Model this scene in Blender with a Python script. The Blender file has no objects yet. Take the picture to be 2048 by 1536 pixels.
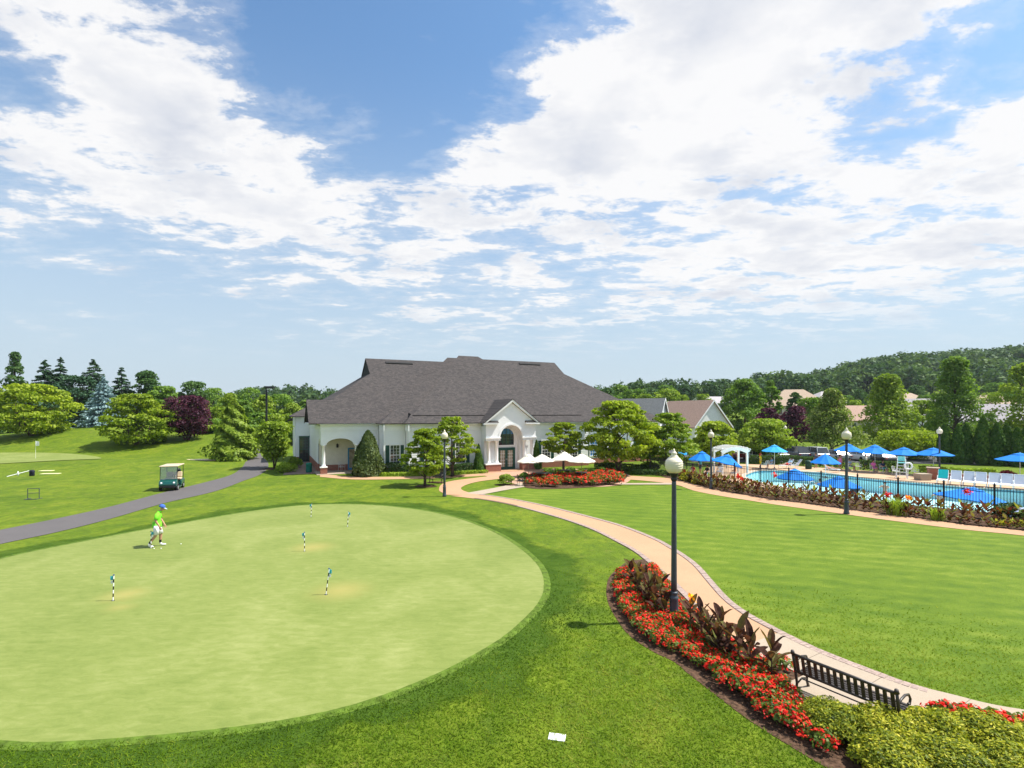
import bpy, bmesh, math, random
import numpy as np
from mathutils import Vector, Matrix

R = math.radians
SC = bpy.context.scene
COL = SC.collection

# ------------------------------------------------------------------ camera
CH = 5.8            # camera height above the lawn (an upstairs balcony)
cam_d = bpy.data.cameras.new('camera')
cam = bpy.data.objects.new('camera', cam_d)
COL.objects.link(cam)
cam.location = (0, 0, CH)
cam.rotation_euler = (R(90), 0, 0)
cam_d.sensor_width = 36
cam_d.lens = 18
cam_d.shift_y = 57 / 2048
cam_d.clip_start = 0.1
cam_d.clip_end = 20000
SC.camera = cam
SC.render.resolution_x, SC.render.resolution_y = 1024, 768

# ------------------------------------------------------------------ light
SUN_EL, SUN_AZ = 58.0, 5.0       # azimuth from +X towards +Y
sv = Vector((math.cos(R(SUN_EL)) * math.cos(R(SUN_AZ)), math.cos(R(SUN_EL)) * math.sin(R(SUN_AZ)), math.sin(R(SUN_EL))))
sun_d = bpy.data.lights.new('sun', 'SUN')
sun_d.energy = 5.0
sun_d.angle = R(0.53)
sun_d.color = (1.0, 0.95, 0.86)
sun = bpy.data.objects.new('sun', sun_d)
COL.objects.link(sun)
sun.location = sv * 60
sun.rotation_euler = sv.to_track_quat('Z', 'Y').to_euler()

vs = SC.view_settings
vs.view_transform = 'Standard'
vs.look = 'None'
vs.exposure = 0.66
vs.gamma = 1.0
vs.use_curve_mapping = False


def pix_dir(x, y):
    return ((x - 1024) / 1024, 1.0, (825 - y) / 1024)


def cloud_plane(x, y):
    dx, dy, dz = pix_dir(x, y)
    l = math.sqrt(dx * dx + dy * dy + dz * dz)
    dx, dy, dz = dx / l, dy / l, dz / l
    return dx / (dz + 0.10), dy / (dz + 0.10)


world = bpy.data.worlds.new('World')
SC.world = world
world.use_nodes = True
wn, wl = world.node_tree.nodes, world.node_tree.links
wn.clear()


def wnode(t, **kw):
    n = wn.new(t)
    for k, v in kw.items():
        setattr(n, k, v)
    return n


def wmath(op, a, b=None, c=None, clamp=False):
    n = wn.new('ShaderNodeMath')
    n.operation = op
    n.use_clamp = clamp
    for i, v in enumerate((a, b, c)):
        if v is None:
            continue
        if isinstance(v, (int, float)):
            n.inputs[i].default_value = v
        else:
            wl.new(v, n.inputs[i])
    return n.outputs[0]


def wrange(v, a, b, c, d, mode='SMOOTHSTEP'):
    n = wn.new('ShaderNodeMapRange')
    n.interpolation_type = mode
    wl.new(v, n.inputs['Value'])
    for k, q in zip(('From Min', 'From Max', 'To Min', 'To Max'), (a, b, c, d)):
        n.inputs[k].default_value = q
    return n.outputs['Result']


def build_sky():
    sky = wnode('ShaderNodeTexSky', sky_type='NISHITA', sun_disc=False)
    sky.sun_elevation = R(SUN_EL)
    sky.sun_rotation = R(90 - SUN_AZ)
    sky.altitude = 0
    sky.air_density = 1.0
    sky.dust_density = 1.6
    sky.ozone_density = 1.6
    tc = wnode('ShaderNodeTexCoord')
    nrm = wnode('ShaderNodeVectorMath', operation='NORMALIZE')
    wl.new(tc.outputs['Generated'], nrm.inputs[0])
    sep = wnode('ShaderNodeSeparateXYZ')
    wl.new(nrm.outputs[0], sep.inputs[0])
    dz = wmath('MAXIMUM', sep.outputs[2], 0.0)
    den = wmath('ADD', dz, 0.10)
    px = wmath('DIVIDE', sep.outputs[0], den)
    py = wmath('DIVIDE', sep.outputs[1], den)
    comb = wnode('ShaderNodeCombineXYZ')
    wl.new(px, comb.inputs[0])
    wl.new(py, comb.inputs[1])
    P = comb.outputs[0]

    def fbm(scale, detail, rough, off, dist=0.0, stretch=(1, 1, 1)):
        mp = wnode('ShaderNodeMapping')
        mp.inputs['Location'].default_value = off
        mp.inputs['Scale'].default_value = stretch
        wl.new(P, mp.inputs[0])
        n = wnode('ShaderNodeTexNoise')
        n.inputs['Scale'].default_value = scale
        n.inputs['Detail'].default_value = detail
        n.inputs['Roughness'].default_value = rough
        n.inputs['Distortion'].default_value = dist
        wl.new(mp.outputs[0], n.inputs['Vector'])
        return n.outputs[0]

    big = fbm(1.3, 4, 0.55, (2.3, 5.1, 0))
    fine = fbm(3.4, 10, 0.62, (7.7, 1.4, 0), 0.30, (0.85, 1.2, 1))
    micro = fbm(11.0, 8, 0.65, (3.1, 6.2, 0), 0.2, (0.8, 1.25, 1))
    base = wmath('ADD', wmath('MULTIPLY_ADD', big, 0.55, -0.275), wmath('MULTIPLY_ADD', fine, 1.55, -0.775))
    base = wmath('ADD', base, wmath('MULTIPLY_ADD', micro, 0.70, -0.35))
    # where the cloud banks of this sky lie (amount, place, reach)
    blobs = [(0.26, 300, 110, 0.34), (0.16, 130, 330, 0.40), (0.22, 430, 330, 0.42), (0.12, 640, 430, 0.40),
             (0.14, 680, 520, 0.50), (0.12, 70, 50, 0.22), (0.10, 200, 470, 0.4),
             (0.28, 1250, 190, 0.40), (0.30, 1500, 180, 0.42), (0.18, 1050, 330, 0.40), (0.16, 1450, 40, 0.26),
             (0.18, 1950, 430, 0.70), (0.14, 1500, 470, 0.60), (0.10, 1150, 470, 0.6), (0.10, 1830, 60, 0.14),
             (0.16, 1700, 560, 0.9), (0.10, 2000, 250, 0.3),
             (-0.36, 720, 160, 0.38), (-0.30, 650, 30, 0.20), (-0.26, 860, 50, 0.24), (-0.16, 770, 290, 0.20),
             (-0.20, 10, 150, 0.14), (-0.22, 1890, 150, 0.22), (-0.14, 960, 130, 0.18), (-0.30, 60, 560, 0.75),
             (-0.22, 480, 640, 0.8), (-0.12, 1000, 20, 0.14), (-0.14, 1650, 350, 0.18), (-0.08, 1230, 390, 0.2)]
    acc = base
    for amt, bx, by, rad in blobs:
        cx, cy = cloud_plane(bx, by)
        d = wnode('ShaderNodeVectorMath', operation='DISTANCE')
        wl.new(P, d.inputs[0])
        d.inputs[1].default_value = (cx, cy, 0)
        e = wmath('POWER', 2.718, wmath('MULTIPLY', wmath('POWER', wmath('DIVIDE', d.outputs['Value'], rad), 2.0), -1.0))
        acc = wmath('MULTIPLY_ADD', e, amt * 0.85, acc)
    cov = wrange(acc, -0.04, 0.20, 0.0, 1.0)
    thin = wrange(acc, -0.22, 0.10, 0.0, 0.25)
    cov = wmath('MAXIMUM', cov, thin)
    # fewer clouds towards the hazy horizon
    cov = wmath('MULTIPLY', cov, wrange(dz, 0.08, 0.22, 0.0, 0.97))
    shade = fbm(2.6, 6, 0.55, (1.2, 8.8, 0))
    shade = wmath('MULTIPLY', shade, wrange(acc, 0.0, 0.45, 1.12, 0.84))
    cr = wnode('ShaderNodeValToRGB')
    cr.color_ramp.elements[0].position = 0.26
    cr.color_ramp.elements[0].color = (4.9, 5.15, 5.75, 1)
    cr.color_ramp.elements[1].position = 0.50
    cr.color_ramp.elements[1].color = (7.1, 7.05, 7.05, 1)
    wl.new(shade, cr.inputs[0])
    # pale haze low in the sky
    hz = wnode('ShaderNodeMixRGB')
    hz.inputs[2].default_value = (4.4, 5.15, 5.75, 1)
    wl.new(wrange(dz, 0.0, 0.62, 0.90, 0.06, 'SMOOTHSTEP'), hz.inputs[0])
    sg = wnode('ShaderNodeMixRGB', blend_type='MULTIPLY')
    sg.inputs[0].default_value = 1.0
    sg.inputs[2].default_value = (0.80, 1.20, 1.42, 1)
    wl.new(sky.outputs[0], sg.inputs[1])
    wl.new(sg.outputs[0], hz.inputs[1])
    mix = wnode('ShaderNodeMixRGB')
    wl.new(cov, mix.inputs[0])
    wl.new(hz.outputs[0], mix.inputs[1])
    wl.new(cr.outputs[0], mix.inputs[2])
    bg = wnode('ShaderNodeBackground')
    bg.inputs['Strength'].default_value = 0.088
    wl.new(mix.outputs[0], bg.inputs['Color'])
    out = wnode('ShaderNodeOutputWorld')
    wl.new(bg.outputs[0], out.inputs['Surface'])


build_sky()
SC.cycles.max_bounces = 6
SC.cycles.transparent_max_bounces = 16
SC.cycles.diffuse_bounces = 3
SC.cycles.glossy_bounces = 3
SC.cycles.transmission_bounces = 4
SC.cycles.caustics_reflective = False
SC.cycles.caustics_refractive = False


# ------------------------------------------------------------------ terrain
def smooth(a, b, v):
    t = np.clip((np.asarray(v, float) - a) / (b - a), 0, 1)
    return t * t * (3 - 2 * t)


def gp(x, y, z=0.0):
    """the point of the level z that is seen at (x, y) of the survey picture"""
    Y = (CH - z) * 1024 / (y - 825)
    return ((x - 1024) / 1024 * Y, Y)


def gx(x, Y):
    return (x - 1024) / 1024 * Y


def gz(y, Y):
    return CH - (y - 825) * Y / 1024


POOL_Z = -0.6
# fence line between the walk and the pool terrace
FENCE = [(1300, 910.0), (1345, 914.5), (1390, 919.0), (1427, 921.0), (1489, 927.0), (1533, 931.0), (1588, 936.0), (1658, 942.0), (1738, 948.5), (1832, 956.0), (1941, 963.5), (1992, 966.5), (2100, 973.0)]
FENCE_H = 1.75
FENCE_W = []
for fx, fy in FENCE:
    Yf = (CH - FENCE_H) * 1024 / (fy - 825)
    FENCE_W.append((gx(fx, Yf), Yf))


def pt_in_poly(X, Y, poly):
    X = np.asarray(X, float)
    Y = np.asarray(Y, float)
    ins = np.zeros(X.shape, bool)
    n = len(poly)
    for i in range(n):
        x1, y1 = poly[i]
        x2, y2 = poly[(i + 1) % n]
        cond = ((y1 > Y) != (y2 > Y))
        with np.errstate(divide='ignore', invalid='ignore'):
            xi = (x2 - x1) * (Y - y1) / (y2 - y1 + 1e-12) + x1
        ins ^= cond & (X < xi)
    return ins


def dist_poly(X, Y, pts, closed=False):
    X = np.asarray(X, float)
    Y = np.asarray(Y, float)
    best = np.full(X.shape, 1e9)
    n = len(pts)
    for i in range(n if closed else n - 1):
        ax, ay = pts[i]
        bx, by = pts[(i + 1) % n]
        dx, dy = bx - ax, by - ay
        t = np.clip(((X - ax) * dx + (Y - ay) * dy) / (dx * dx + dy * dy + 1e-12), 0, 1)
        best = np.minimum(best, np.hypot(X - ax - t * dx, Y - ay - t * dy))
    return best


# region beyond the fence that lies lower
LOW = [FENCE_W[0], (13.5, 49), (14.5, 56), (16, 66), (18, 95), (130, 95), (130, 20), (60, 20)] + FENCE_W[::-1][:-1]
POOL = [gp(1492, 955, POOL_Z), gp(1497, 947, POOL_Z), gp(1530, 941, POOL_Z), gp(1640, 945, POOL_Z), gp(1740, 957.5, POOL_Z), gp(1832, 965.5, POOL_Z), gp(1939, 975, POOL_Z),
        gp(2080, 985, POOL_Z), (36.5, 33.5), (30.0, 31.5), (26.8, 35.0), (24.6, 40.0), (22.8, 46.0)]


def zt(X, Y):
    X = np.asarray(X, float)
    Y = np.asarray(Y, float)
    z = np.zeros(np.broadcast(X, Y).shape)
    # mound on the far side of the practice range
    A = smooth(-24, -40, X) * smooth(62, 84, Y)
    z = z + A * (2.3 + 0.8 * np.exp(-((X + 66) / 12) ** 2) + 0.5 * np.sin(X * 0.09 + 1.0)) * (1 - 0.75 * smooth(92, 140, Y))
    # low swell that carries the practice green
    z = z + 0.55 * np.exp(-((X + 44) / 7) ** 2 - ((Y - 56) / 4.5) ** 2)
    z = z + 0.25 * np.exp(-((X + 62) / 16) ** 2 - ((Y - 60) / 7) ** 2)
    # terrace of the pool
    ins = pt_in_poly(X, Y, LOW)
    d = dist_poly(X, Y, LOW, True)
    drop = np.where(ins, smooth(0.25, 1.5, d), 0)
    z = z + drop * (POOL_Z - 0.12)
    pin = pt_in_poly(X, Y, POOL) | (dist_poly(X, Y, POOL, True) < 1.3)
    z = np.where(pin, POOL_Z - 2.4, z)
    # country beyond
    z = z + smooth(95, 190, Y) * smooth(15, 75, X) * 6.0
    az = X / np.maximum(Y, 1)
    z = z + smooth(190, 420, Y) * (5 * smooth(0.3, 0.55, az) + 19 * smooth(0.52, 0.75, az) + 9 * smooth(0.7, 1.1, az))
    z = z + smooth(150, 600, Y) * 9 * smooth(0.2, -0.5, az) * smooth(-1.6, -0.6, az)
    z = z + smooth(200, 420, Y) * 3 * smooth(-0.2, 0.3, az)
    return z


def zt1(x, y):
    return float(zt(np.array([x]), np.array([y]))[0])


# ------------------------------------------------------------------ helpers
def link(o, parent=None):
    COL.objects.link(o)
    if parent is not None:
        o.parent = parent
    return o


def tag(o, label=None, cat=None, group=None, kind=None):
    if label:
        o['label'] = label
    if cat:
        o['category'] = cat
    if group:
        o['group'] = group
    if kind:
        o['kind'] = kind
    return o


def empty(name, loc=(0, 0, 0), rz=0.0):
    o = bpy.data.objects.new(name, None)
    o.empty_display_size = 0.2
    o.location = loc
    o.rotation_euler = (0, 0, rz)
    return link(o)


def obj(name, me, parent=None, loc=None, rz=None, scale=None):
    o = bpy.data.objects.new(name, me)
    if loc is not None:
        o.location = loc
    if rz is not None:
        o.rotation_euler = (0, 0, rz)
    if scale is not None:
        o.scale = (scale,) * 3 if isinstance(scale, (int, float)) else scale
    return link(o, parent)


def copy_tree(o, parent=None):
    c = o.copy()
    COL.objects.link(c)
    c.parent = parent
    for ch in [q for q in KIDS.get(o.name, [])]:
        copy_tree(ch, c)
    return c


KIDS = {}


def index_kids(o):
    KIDS[o.name] = list(o.children)
    for ch in o.children:
        index_kids(ch)


class MB:
    """collects faces; build() makes ONE mesh object"""

    def __init__(self):
        self.v, self.f, self.m = [], [], []

    def add(self, verts, faces, m=0, M=None):
        k = len(self.v)
        for p in verts:
            self.v.append(tuple(M @ Vector(p)) if M is not None else tuple(p))
        for q in faces:
            self.f.append([k + i for i in q])
            self.m.append(m)
        return self

    def box(self, c, s, m=0, rz=0.0, M=None):
        x, y, z = s[0] / 2, s[1] / 2, s[2] / 2
        vs_ = [(-x, -y, -z), (x, -y, -z), (x, y, -z), (-x, y, -z), (-x, -y, z), (x, -y, z), (x, y, z), (-x, y, z)]
        T = Matrix.Translation(c) @ Matrix.Rotation(rz, 4, 'Z')
        if M is not None:
            T = M @ T
        return self.add(vs_, [(0, 3, 2, 1), (4, 5, 6, 7), (0, 1, 5, 4), (1, 2, 6, 5), (2, 3, 7, 6), (3, 0, 4, 7)], m, T)

    def bx(self, x0, x1, y0, y1, z0, z1, m=0):
        return self.box(((x0 + x1) / 2, (y0 + y1) / 2, (z0 + z1) / 2), (abs(x1 - x0), abs(y1 - y0), abs(z1 - z0)), m)

    def tube(self, pts, rad, n=8, m=0, cap=True):
        pts = [Vector(p) for p in pts]
        if isinstance(rad, (int, float)):
            rad = [rad] * len(pts)
        k = len(self.v)
        up = None
        for i, p in enumerate(pts):
            d = (pts[min(i + 1, len(pts) - 1)] - pts[max(i - 1, 0)])
            d = d.normalized() if d.length > 1e-9 else Vector((0, 0, 1))
            if up is None:
                up = Vector((1, 0, 0)) if abs(d.z) > 0.8 else Vector((0, 0, 1))
            a = d.cross(up)
            if a.length < 1e-6:
                a = d.cross(Vector((0, 1, 0)))
            a.normalize()
            b = a.cross(d)
            up = b
            for j in range(n):
                t = 2 * math.pi * j / n
                self.v.append(tuple(p + (a * math.cos(t) + b * math.sin(t)) * rad[i]))
        for i in range(len(pts) - 1):
            for j in range(n):
                j2 = (j + 1) % n
                self.f.append([k + i * n + j, k + i * n + j2, k + (i + 1) * n + j2, k + (i + 1) * n + j])
                self.m.append(m)
        if cap:
            self.f.append([k + j for j in range(n)][::-1])
            self.m.append(m)
            e = k + (len(pts) - 1) * n
            self.f.append([e + j for j in range(n)])
            self.m.append(m)
        return self

    def lathe(self, prof, n=16, c=(0, 0, 0), m=0):
        k = len(self.v)
        for r, z in prof:
            for j in range(n):
                t = 2 * math.pi * j / n
                self.v.append((c[0] + r * math.cos(t), c[1] + r * math.sin(t), c[2] + z))
        for i in range(len(prof) - 1):
            for j in range(n):
                j2 = (j + 1) % n
                self.f.append([k + i * n + j, k + i * n + j2, k + (i + 1) * n + j2, k + (i + 1) * n + j])
                self.m.append(m)
        self.f.append([k + j for j in range(n)][::-1])
        self.m.append(m)
        e = k + (len(prof) - 1) * n
        self.f.append([e + j for j in range(n)])
        self.m.append(m)
        return self

    def prism(self, poly, h0, h1, axis='z', m=0):
        """poly in 2-D; axis z: (x,y) extruded in z; axis y: (x,z) extruded in y; axis x: (y,z) extruded in x"""
        n = len(poly)

        def P(p, h):
            return {'z': (p[0], p[1], h), 'y': (p[0], h, p[1]), 'x': (h, p[0], p[1])}[axis]
        vs_ = [P(p, h0) for p in poly] + [P(p, h1) for p in poly]
        fs = [list(range(n))[::-1], [n + i for i in range(n)]]
        for i in range(n):
            j = (i + 1) % n
            fs.append([i, j, n + j, n + i])
        return self.add(vs_, fs, m)

    def mesh(self, name, mats, smooth_=False):
        me = bpy.data.meshes.new(name)
        me.from_pydata(self.v, [], self.f)
        if not isinstance(mats, (list, tuple)):
            mats = [mats]
        for q in mats:
            me.materials.append(q)
        me.polygons.foreach_set('material_index', self.m)
        bm = bmesh.new()
        bm.from_mesh(me)
        bmesh.ops.recalc_face_normals(bm, faces=bm.faces)
        bm.to_mesh(me)
        bm.free()
        if smooth_:
            me.polygons.foreach_set('use_smooth', [True] * len(me.polygons))
            me.update()
        return me

    def build(self, name, mats, parent=None, smooth_=False, loc=None, rz=None):
        return obj(name, self.mesh(name, mats, smooth_), parent, loc, rz)


def bevel_obj(o, w=0.02, seg=2):
    md = o.modifiers.new('bevel', 'BEVEL')
    md.width = w
    md.segments = seg
    md.limit_method = 'ANGLE'
    return o


def catmull(pts, per=8, closed=False):
    P = [np.array(p, float) for p in pts]
    n = len(P)
    out = []
    rng_ = range(n) if closed else range(n - 1)
    for i in rng_:
        p0 = P[(i - 1) % n] if closed or i > 0 else 2 * P[0] - P[1]
        p1, p2 = P[i], P[(i + 1) % n]
        p3 = P[(i + 2) % n] if closed or i + 2 < n else 2 * P[-1] - P[-2]
        for k in range(per):
            t = k / per
            out.append(tuple(0.5 * ((2 * p1) + (-p0 + p2) * t + (2 * p0 - 5 * p1 + 4 * p2 - p3) * t * t + (-p0 + 3 * p1 - 3 * p2 + p3) * t ** 3)))
    if not closed:
        out.append(tuple(P[-1]))
    return out


def resample(pts, step=None, n=None):
    P = np.array(pts, float)
    seg = np.hypot(*(P[1:] - P[:-1]).T)
    s = np.concatenate([[0], np.cumsum(seg)])
    if n is None:
        n = max(2, int(round(s[-1] / step)) + 1)
    q = np.linspace(0, s[-1], n)
    return np.stack([np.interp(q, s, P[:, 0]), np.interp(q, s, P[:, 1])], 1)


def sheet(name, poly, z, mat, kind='structure', thick=0.0):
    """flat sheet bounded by poly, laid at z"""
    bm = bmesh.new()
    vs_ = [bm.verts.new((p[0], p[1], z)) for p in poly]
    ed_ = [bm.edges.new((vs_[i], vs_[(i + 1) % len(vs_)])) for i in range(len(vs_))]
    bmesh.ops.triangle_fill(bm, edges=ed_, use_beauty=False, use_dissolve=False, normal=(0, 0, 1))
    cc = [f.calc_center_median() for f in bm.faces]
    ins = pt_in_poly(np.array([q.x for q in cc]), np.array([q.y for q in cc]), poly)
    bmesh.ops.delete(bm, geom=[f for f, k in zip(bm.faces[:], ins) if not k], context='FACES_ONLY')
    for f in bm.faces:
        f.normal_update()
        if f.normal.z < 0:
            f.normal_flip()
    me = bpy.data.meshes.new(name)
    bm.to_mesh(me)
    bm.free()
    me.materials.append(mat)
    o = obj(name, me)
    if thick:
        md = o.modifiers.new('thick', 'SOLIDIFY')
        md.thickness = thick
        md.offset = -1
    if kind:
        o['kind'] = kind
    return o


def strip(name, left, right, z, mat, n=60, conform=False, kind='structure', parent=None):
    A, B = resample(left, n=n), resample(right, n=n)
    W = 5
    vs_, fs = [], []
    for i in range(n):
        for k in range(W):
            t = k / (W - 1)
            p = A[i] * (1 - t) + B[i] * t
            zz = z + (zt1(p[0], p[1]) if conform else 0)
            vs_.append((p[0], p[1], zz))
    for i in range(n - 1):
        for k in range(W - 1):
            a = i * W + k
            fs.append((a, a + 1, a + W + 1, a + W))
    me = bpy.data.meshes.new(name)
    me.from_pydata(vs_, [], fs)
    bm = bmesh.new()
    bm.from_mesh(me)
    for f in bm.faces:
        f.normal_update()
        if f.normal.z < 0:
            f.normal_flip()
    bm.to_mesh(me)
    bm.free()
    me.materials.append(mat)
    o = obj(name, me, parent)
    if kind:
        o['kind'] = kind
    return o


# ------------------------------------------------------------------ materials
MATS = {}


def nt(name):
    m = bpy.data.materials.new(name)
    m.use_nodes = True
    m.node_tree.nodes.clear()
    return m, m.node_tree.nodes, m.node_tree.links


def col4(c):
    return (c[0], c[1], c[2], 1)


def ramp(n, stops):
    r = n.new('ShaderNodeValToRGB')
    els = r.color_ramp.elements
    while len(els) < len(stops):
        els.new(0.5)
    for e, (p, c) in zip(els, stops):
        e.position = p
        e.color = col4(c)
    return r


def noise(n, l, vec, scale, detail=4, rough=0.55, dist=0.0, mapping=None, rot=0.0, loc=(0, 0, 0)):
    if mapping is not None or rot or loc != (0, 0, 0):
        mp = n.new('ShaderNodeMapping')
        mp.inputs['Scale'].default_value = mapping or (1, 1, 1)
        mp.inputs['Rotation'].default_value = (0, 0, rot)
        mp.inputs['Location'].default_value = loc
        l.new(vec, mp.inputs[0])
        vec = mp.outputs[0]
    t = n.new('ShaderNodeTexNoise')
    t.inputs['Scale'].default_value = scale
    t.inputs['Detail'].default_value = detail
    t.inputs['Roughness'].default_value = rough
    t.inputs['Distortion'].default_value = dist
    l.new(vec, t.inputs['Vector'])
    return t.outputs[0]


def mixc(n, l, fac, a, b, blend='MIX'):
    x = n.new('ShaderNodeMixRGB')
    x.blend_type = blend
    for i, v in enumerate((fac, a, b)):
        if isinstance(v, (int, float)):
            x.inputs[i].default_value = v
        elif isinstance(v, tuple):
            x.inputs[i].default_value = col4(v)
        else:
            l.new(v, x.inputs[i])
    return x.outputs[0]


def nmath(n, l, op, a, b=None, clamp=False):
    x = n.new('ShaderNodeMath')
    x.operation = op
    x.use_clamp = clamp
    for i, v in enumerate((a, b)):
        if v is None:
            continue
        if isinstance(v, (int, float)):
            x.inputs[i].default_value = v
        else:
            l.new(v, x.inputs[i])
    return x.outputs[0]


def maprange(n, l, v, a, b, c=0.0, d=1.0):
    x = n.new('ShaderNodeMapRange')
    x.interpolation_type = 'SMOOTHSTEP'
    l.new(v, x.inputs['Value'])
    for k, q in zip(('From Min', 'From Max', 'To Min', 'To Max'), (a, b, c, d)):
        x.inputs[k].default_value = q
    return x.outputs['Result']


def finish(m, n, l, color, rough=0.7, spec=0.3, bump=None, bstr=0.3, bdist=0.02, metallic=0.0, coat=0.0):
    p = n.new('ShaderNodeBsdfPrincipled')
    if isinstance(color, tuple):
        p.inputs['Base Color'].default_value = col4(color)
    else:
        l.new(color, p.inputs['Base Color'])
    if isinstance(rough, (int, float)):
        p.inputs['Roughness'].default_value = rough
    else:
        l.new(rough, p.inputs['Roughness'])
    p.inputs['Specular IOR Level'].default_value = spec
    p.inputs['Metallic'].default_value = metallic
    p.inputs['Coat Weight'].default_value = coat
    if bump is not None:
        b = n.new('ShaderNodeBump')
        b.inputs['Strength'].default_value = bstr
        b.inputs['Distance'].default_value = bdist
        l.new(bump, b.inputs['Height'])
        l.new(b.outputs[0], p.inputs['Normal'])
    o = n.new('ShaderNodeOutputMaterial')
    l.new(p.outputs[0], o.inputs['Surface'])
    return m


def wpos(n):
    return n.new('ShaderNodeNewGeometry').outputs['Position']


def plain(name, c, rough=0.6, spec=0.3, var=0.18, scale=3.0, bstr=0.15, metallic=0.0, coat=0.0, bscale=40.0):
    if name in MATS:
        return MATS[name]
    m, n, l = nt(name)
    P = wpos(n)
    f = noise(n, l, P, scale, 5, 0.6)
    lo = tuple(q * (1 - var) for q in c)
    hi = tuple(min(1, q * (1 + var)) for q in c)
    cr = ramp(n, [(0.3, lo), (0.7, hi)])
    l.new(f, cr.inputs[0])
    b = noise(n, l, P, bscale, 3, 0.6)
    finish(m, n, l, cr.outputs[0], rough, spec, b, bstr, 0.01, metallic, coat)
    MATS[name] = m
    return m


LEAF_GAIN = 1.6


def leafmat(name, stops, trans=0.35, gloss=0.012, rough=0.55, tint=(1.15, 1.25, 0.5)):
    """foliage: each leaf has its own tone (face attribute rnd)"""
    if name in MATS:
        return MATS[name]
    m, n, l = nt(name)
    at = n.new('ShaderNodeAttribute')
    at.attribute_name = 'rnd'
    oi = n.new('ShaderNodeObjectInfo')
    fac = nmath(n, l, 'ADD', at.outputs['Fac'], nmath(n, l, 'MULTIPLY', nmath(n, l, 'SUBTRACT', oi.outputs['Random'], 0.5), 0.18))
    cr = ramp(n, [(p, tuple(q * LEAF_GAIN for q in c)) for p, c in stops])
    l.new(fac, cr.inputs[0])
    d = n.new('ShaderNodeBsdfDiffuse')
    l.new(cr.outputs[0], d.inputs['Color'])
    t = n.new('ShaderNodeBsdfTranslucent')
    l.new(mixc(n, l, 1.0, cr.outputs[0], tint, 'MULTIPLY'), t.inputs['Color'])
    mx = n.new('ShaderNodeMixShader')
    mx.inputs[0].default_value = trans
    l.new(d.outputs[0], mx.inputs[1])
    l.new(t.outputs[0], mx.inputs[2])
    g = n.new('ShaderNodeBsdfGlossy')
    g.inputs['Roughness'].default_value = rough
    g.inputs['Color'].default_value = (0.9, 0.95, 1, 1)
    m2 = n.new('ShaderNodeMixShader')
    m2.inputs[0].default_value = gloss
    l.new(mx.outputs[0], m2.inputs[1])
    l.new(g.outputs[0], m2.inputs[2])
    o = n.new('ShaderNodeOutputMaterial')
    l.new(m2.outputs[0], o.inputs['Surface'])
    MATS[name] = m
    return m


def mat_rough_grass():
    m, n, l = nt('rough_grass')
    P = wpos(n)
    big = noise(n, l, P, 0.16, 5, 0.65, 0.8)
    mid = noise(n, l, P, 0.75, 6, 0.7, 0.8, (1, 0.7, 1))
    fine = noise(n, l, P, 16, 5, 0.75, 0.3)
    med = noise(n, l, P, 3.6, 5, 0.72, 0.5, (1, 0.7, 1))
    a = ramp(n, [(0.34, (0.060, 0.112, 0.008)), (0.5, (0.108, 0.166, 0.010)), (0.66, (0.172, 0.216, 0.016))])
    f = nmath(n, l, 'ADD', nmath(n, l, 'MULTIPLY', big, 0.40), nmath(n, l, 'MULTIPLY', mid, 0.60))
    l.new(f, a.inputs[0])
    straw = maprange(n, l, noise(n, l, P, 0.9, 6, 0.78, 0.3, None, 0, (3, 9, 0)), 0.55, 0.72, 0, 0.38)
    c = mixc(n, l, straw, a.outputs[0], (0.245, 0.215, 0.065))
    dark = maprange(n, l, noise(n, l, P, 1.5, 6, 0.75, 0.6, None, 0, (13, 2, 0)), 0.50, 0.68, 0, 0.5)
    c = mixc(n, l, dark, c, (0.048, 0.088, 0.012))
    c = mixc(n, l, 0.95, c, mixc(n, l, med, (0.45, 0.47, 0.45), (1.55, 1.5, 1.55)), 'MULTIPLY')
    c = mixc(n, l, 0.8, c, mixc(n, l, fine, (0.42, 0.42, 0.42), (1.5, 1.5, 1.5)), 'MULTIPLY')
    bmp = nmath(n, l, 'ADD', nmath(n, l, 'MULTIPLY', fine, 0.6), noise(n, l, P, 5, 4, 0.7))
    return finish(m, n, l, c, 0.85, 0.12, bmp, 0.9, 0.05)


def mat_lawn():
    m, n, l = nt('striped_lawn')
    P = wpos(n)
    mp = n.new('ShaderNodeMapping')
    mp.inputs['Rotation'].default_value = (0, 0, R(18))
    l.new(P, mp.inputs[0])
    w = n.new('ShaderNodeTexWave')
    w.wave_type = 'BANDS'
    w.bands_direction = 'Y'
    w.inputs['Scale'].default_value = 0.33
    w.inputs['Distortion'].default_value = 2.6
    w.inputs['Detail'].default_value = 3
    w.inputs['Detail Scale'].default_value = 1.4
    l.new(mp.outputs[0], w.inputs['Vector'])
    big = noise(n, l, P, 0.22, 4, 0.65, 0.5)
    mid = noise(n, l, P, 1.6, 5, 0.7, 0.4, (0.7, 1.2, 1))
    fine = noise(n, l, P, 18, 5, 0.75)
    f = nmath(n, l, 'ADD', nmath(n, l, 'MULTIPLY', w.outputs['Fac'], 0.085), nmath(n, l, 'MULTIPLY', big, 0.42))
    f = nmath(n, l, 'ADD', f, nmath(n, l, 'MULTIPLY', mid, 0.54))
    a = ramp(n, [(0.36, (0.070, 0.130, 0.008)), (0.54, (0.114, 0.178, 0.012)), (0.72, (0.185, 0.240, 0.028))])
    l.new(f, a.inputs[0])
    c = mixc(n, l, 0.7, a.outputs[0], mixc(n, l, fine, (0.5, 0.5, 0.5), (1.45, 1.45, 1.45)), 'MULTIPLY')
    return finish(m, n, l, c, 0.85, 0.15, fine, 0.8, 0.04)


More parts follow.
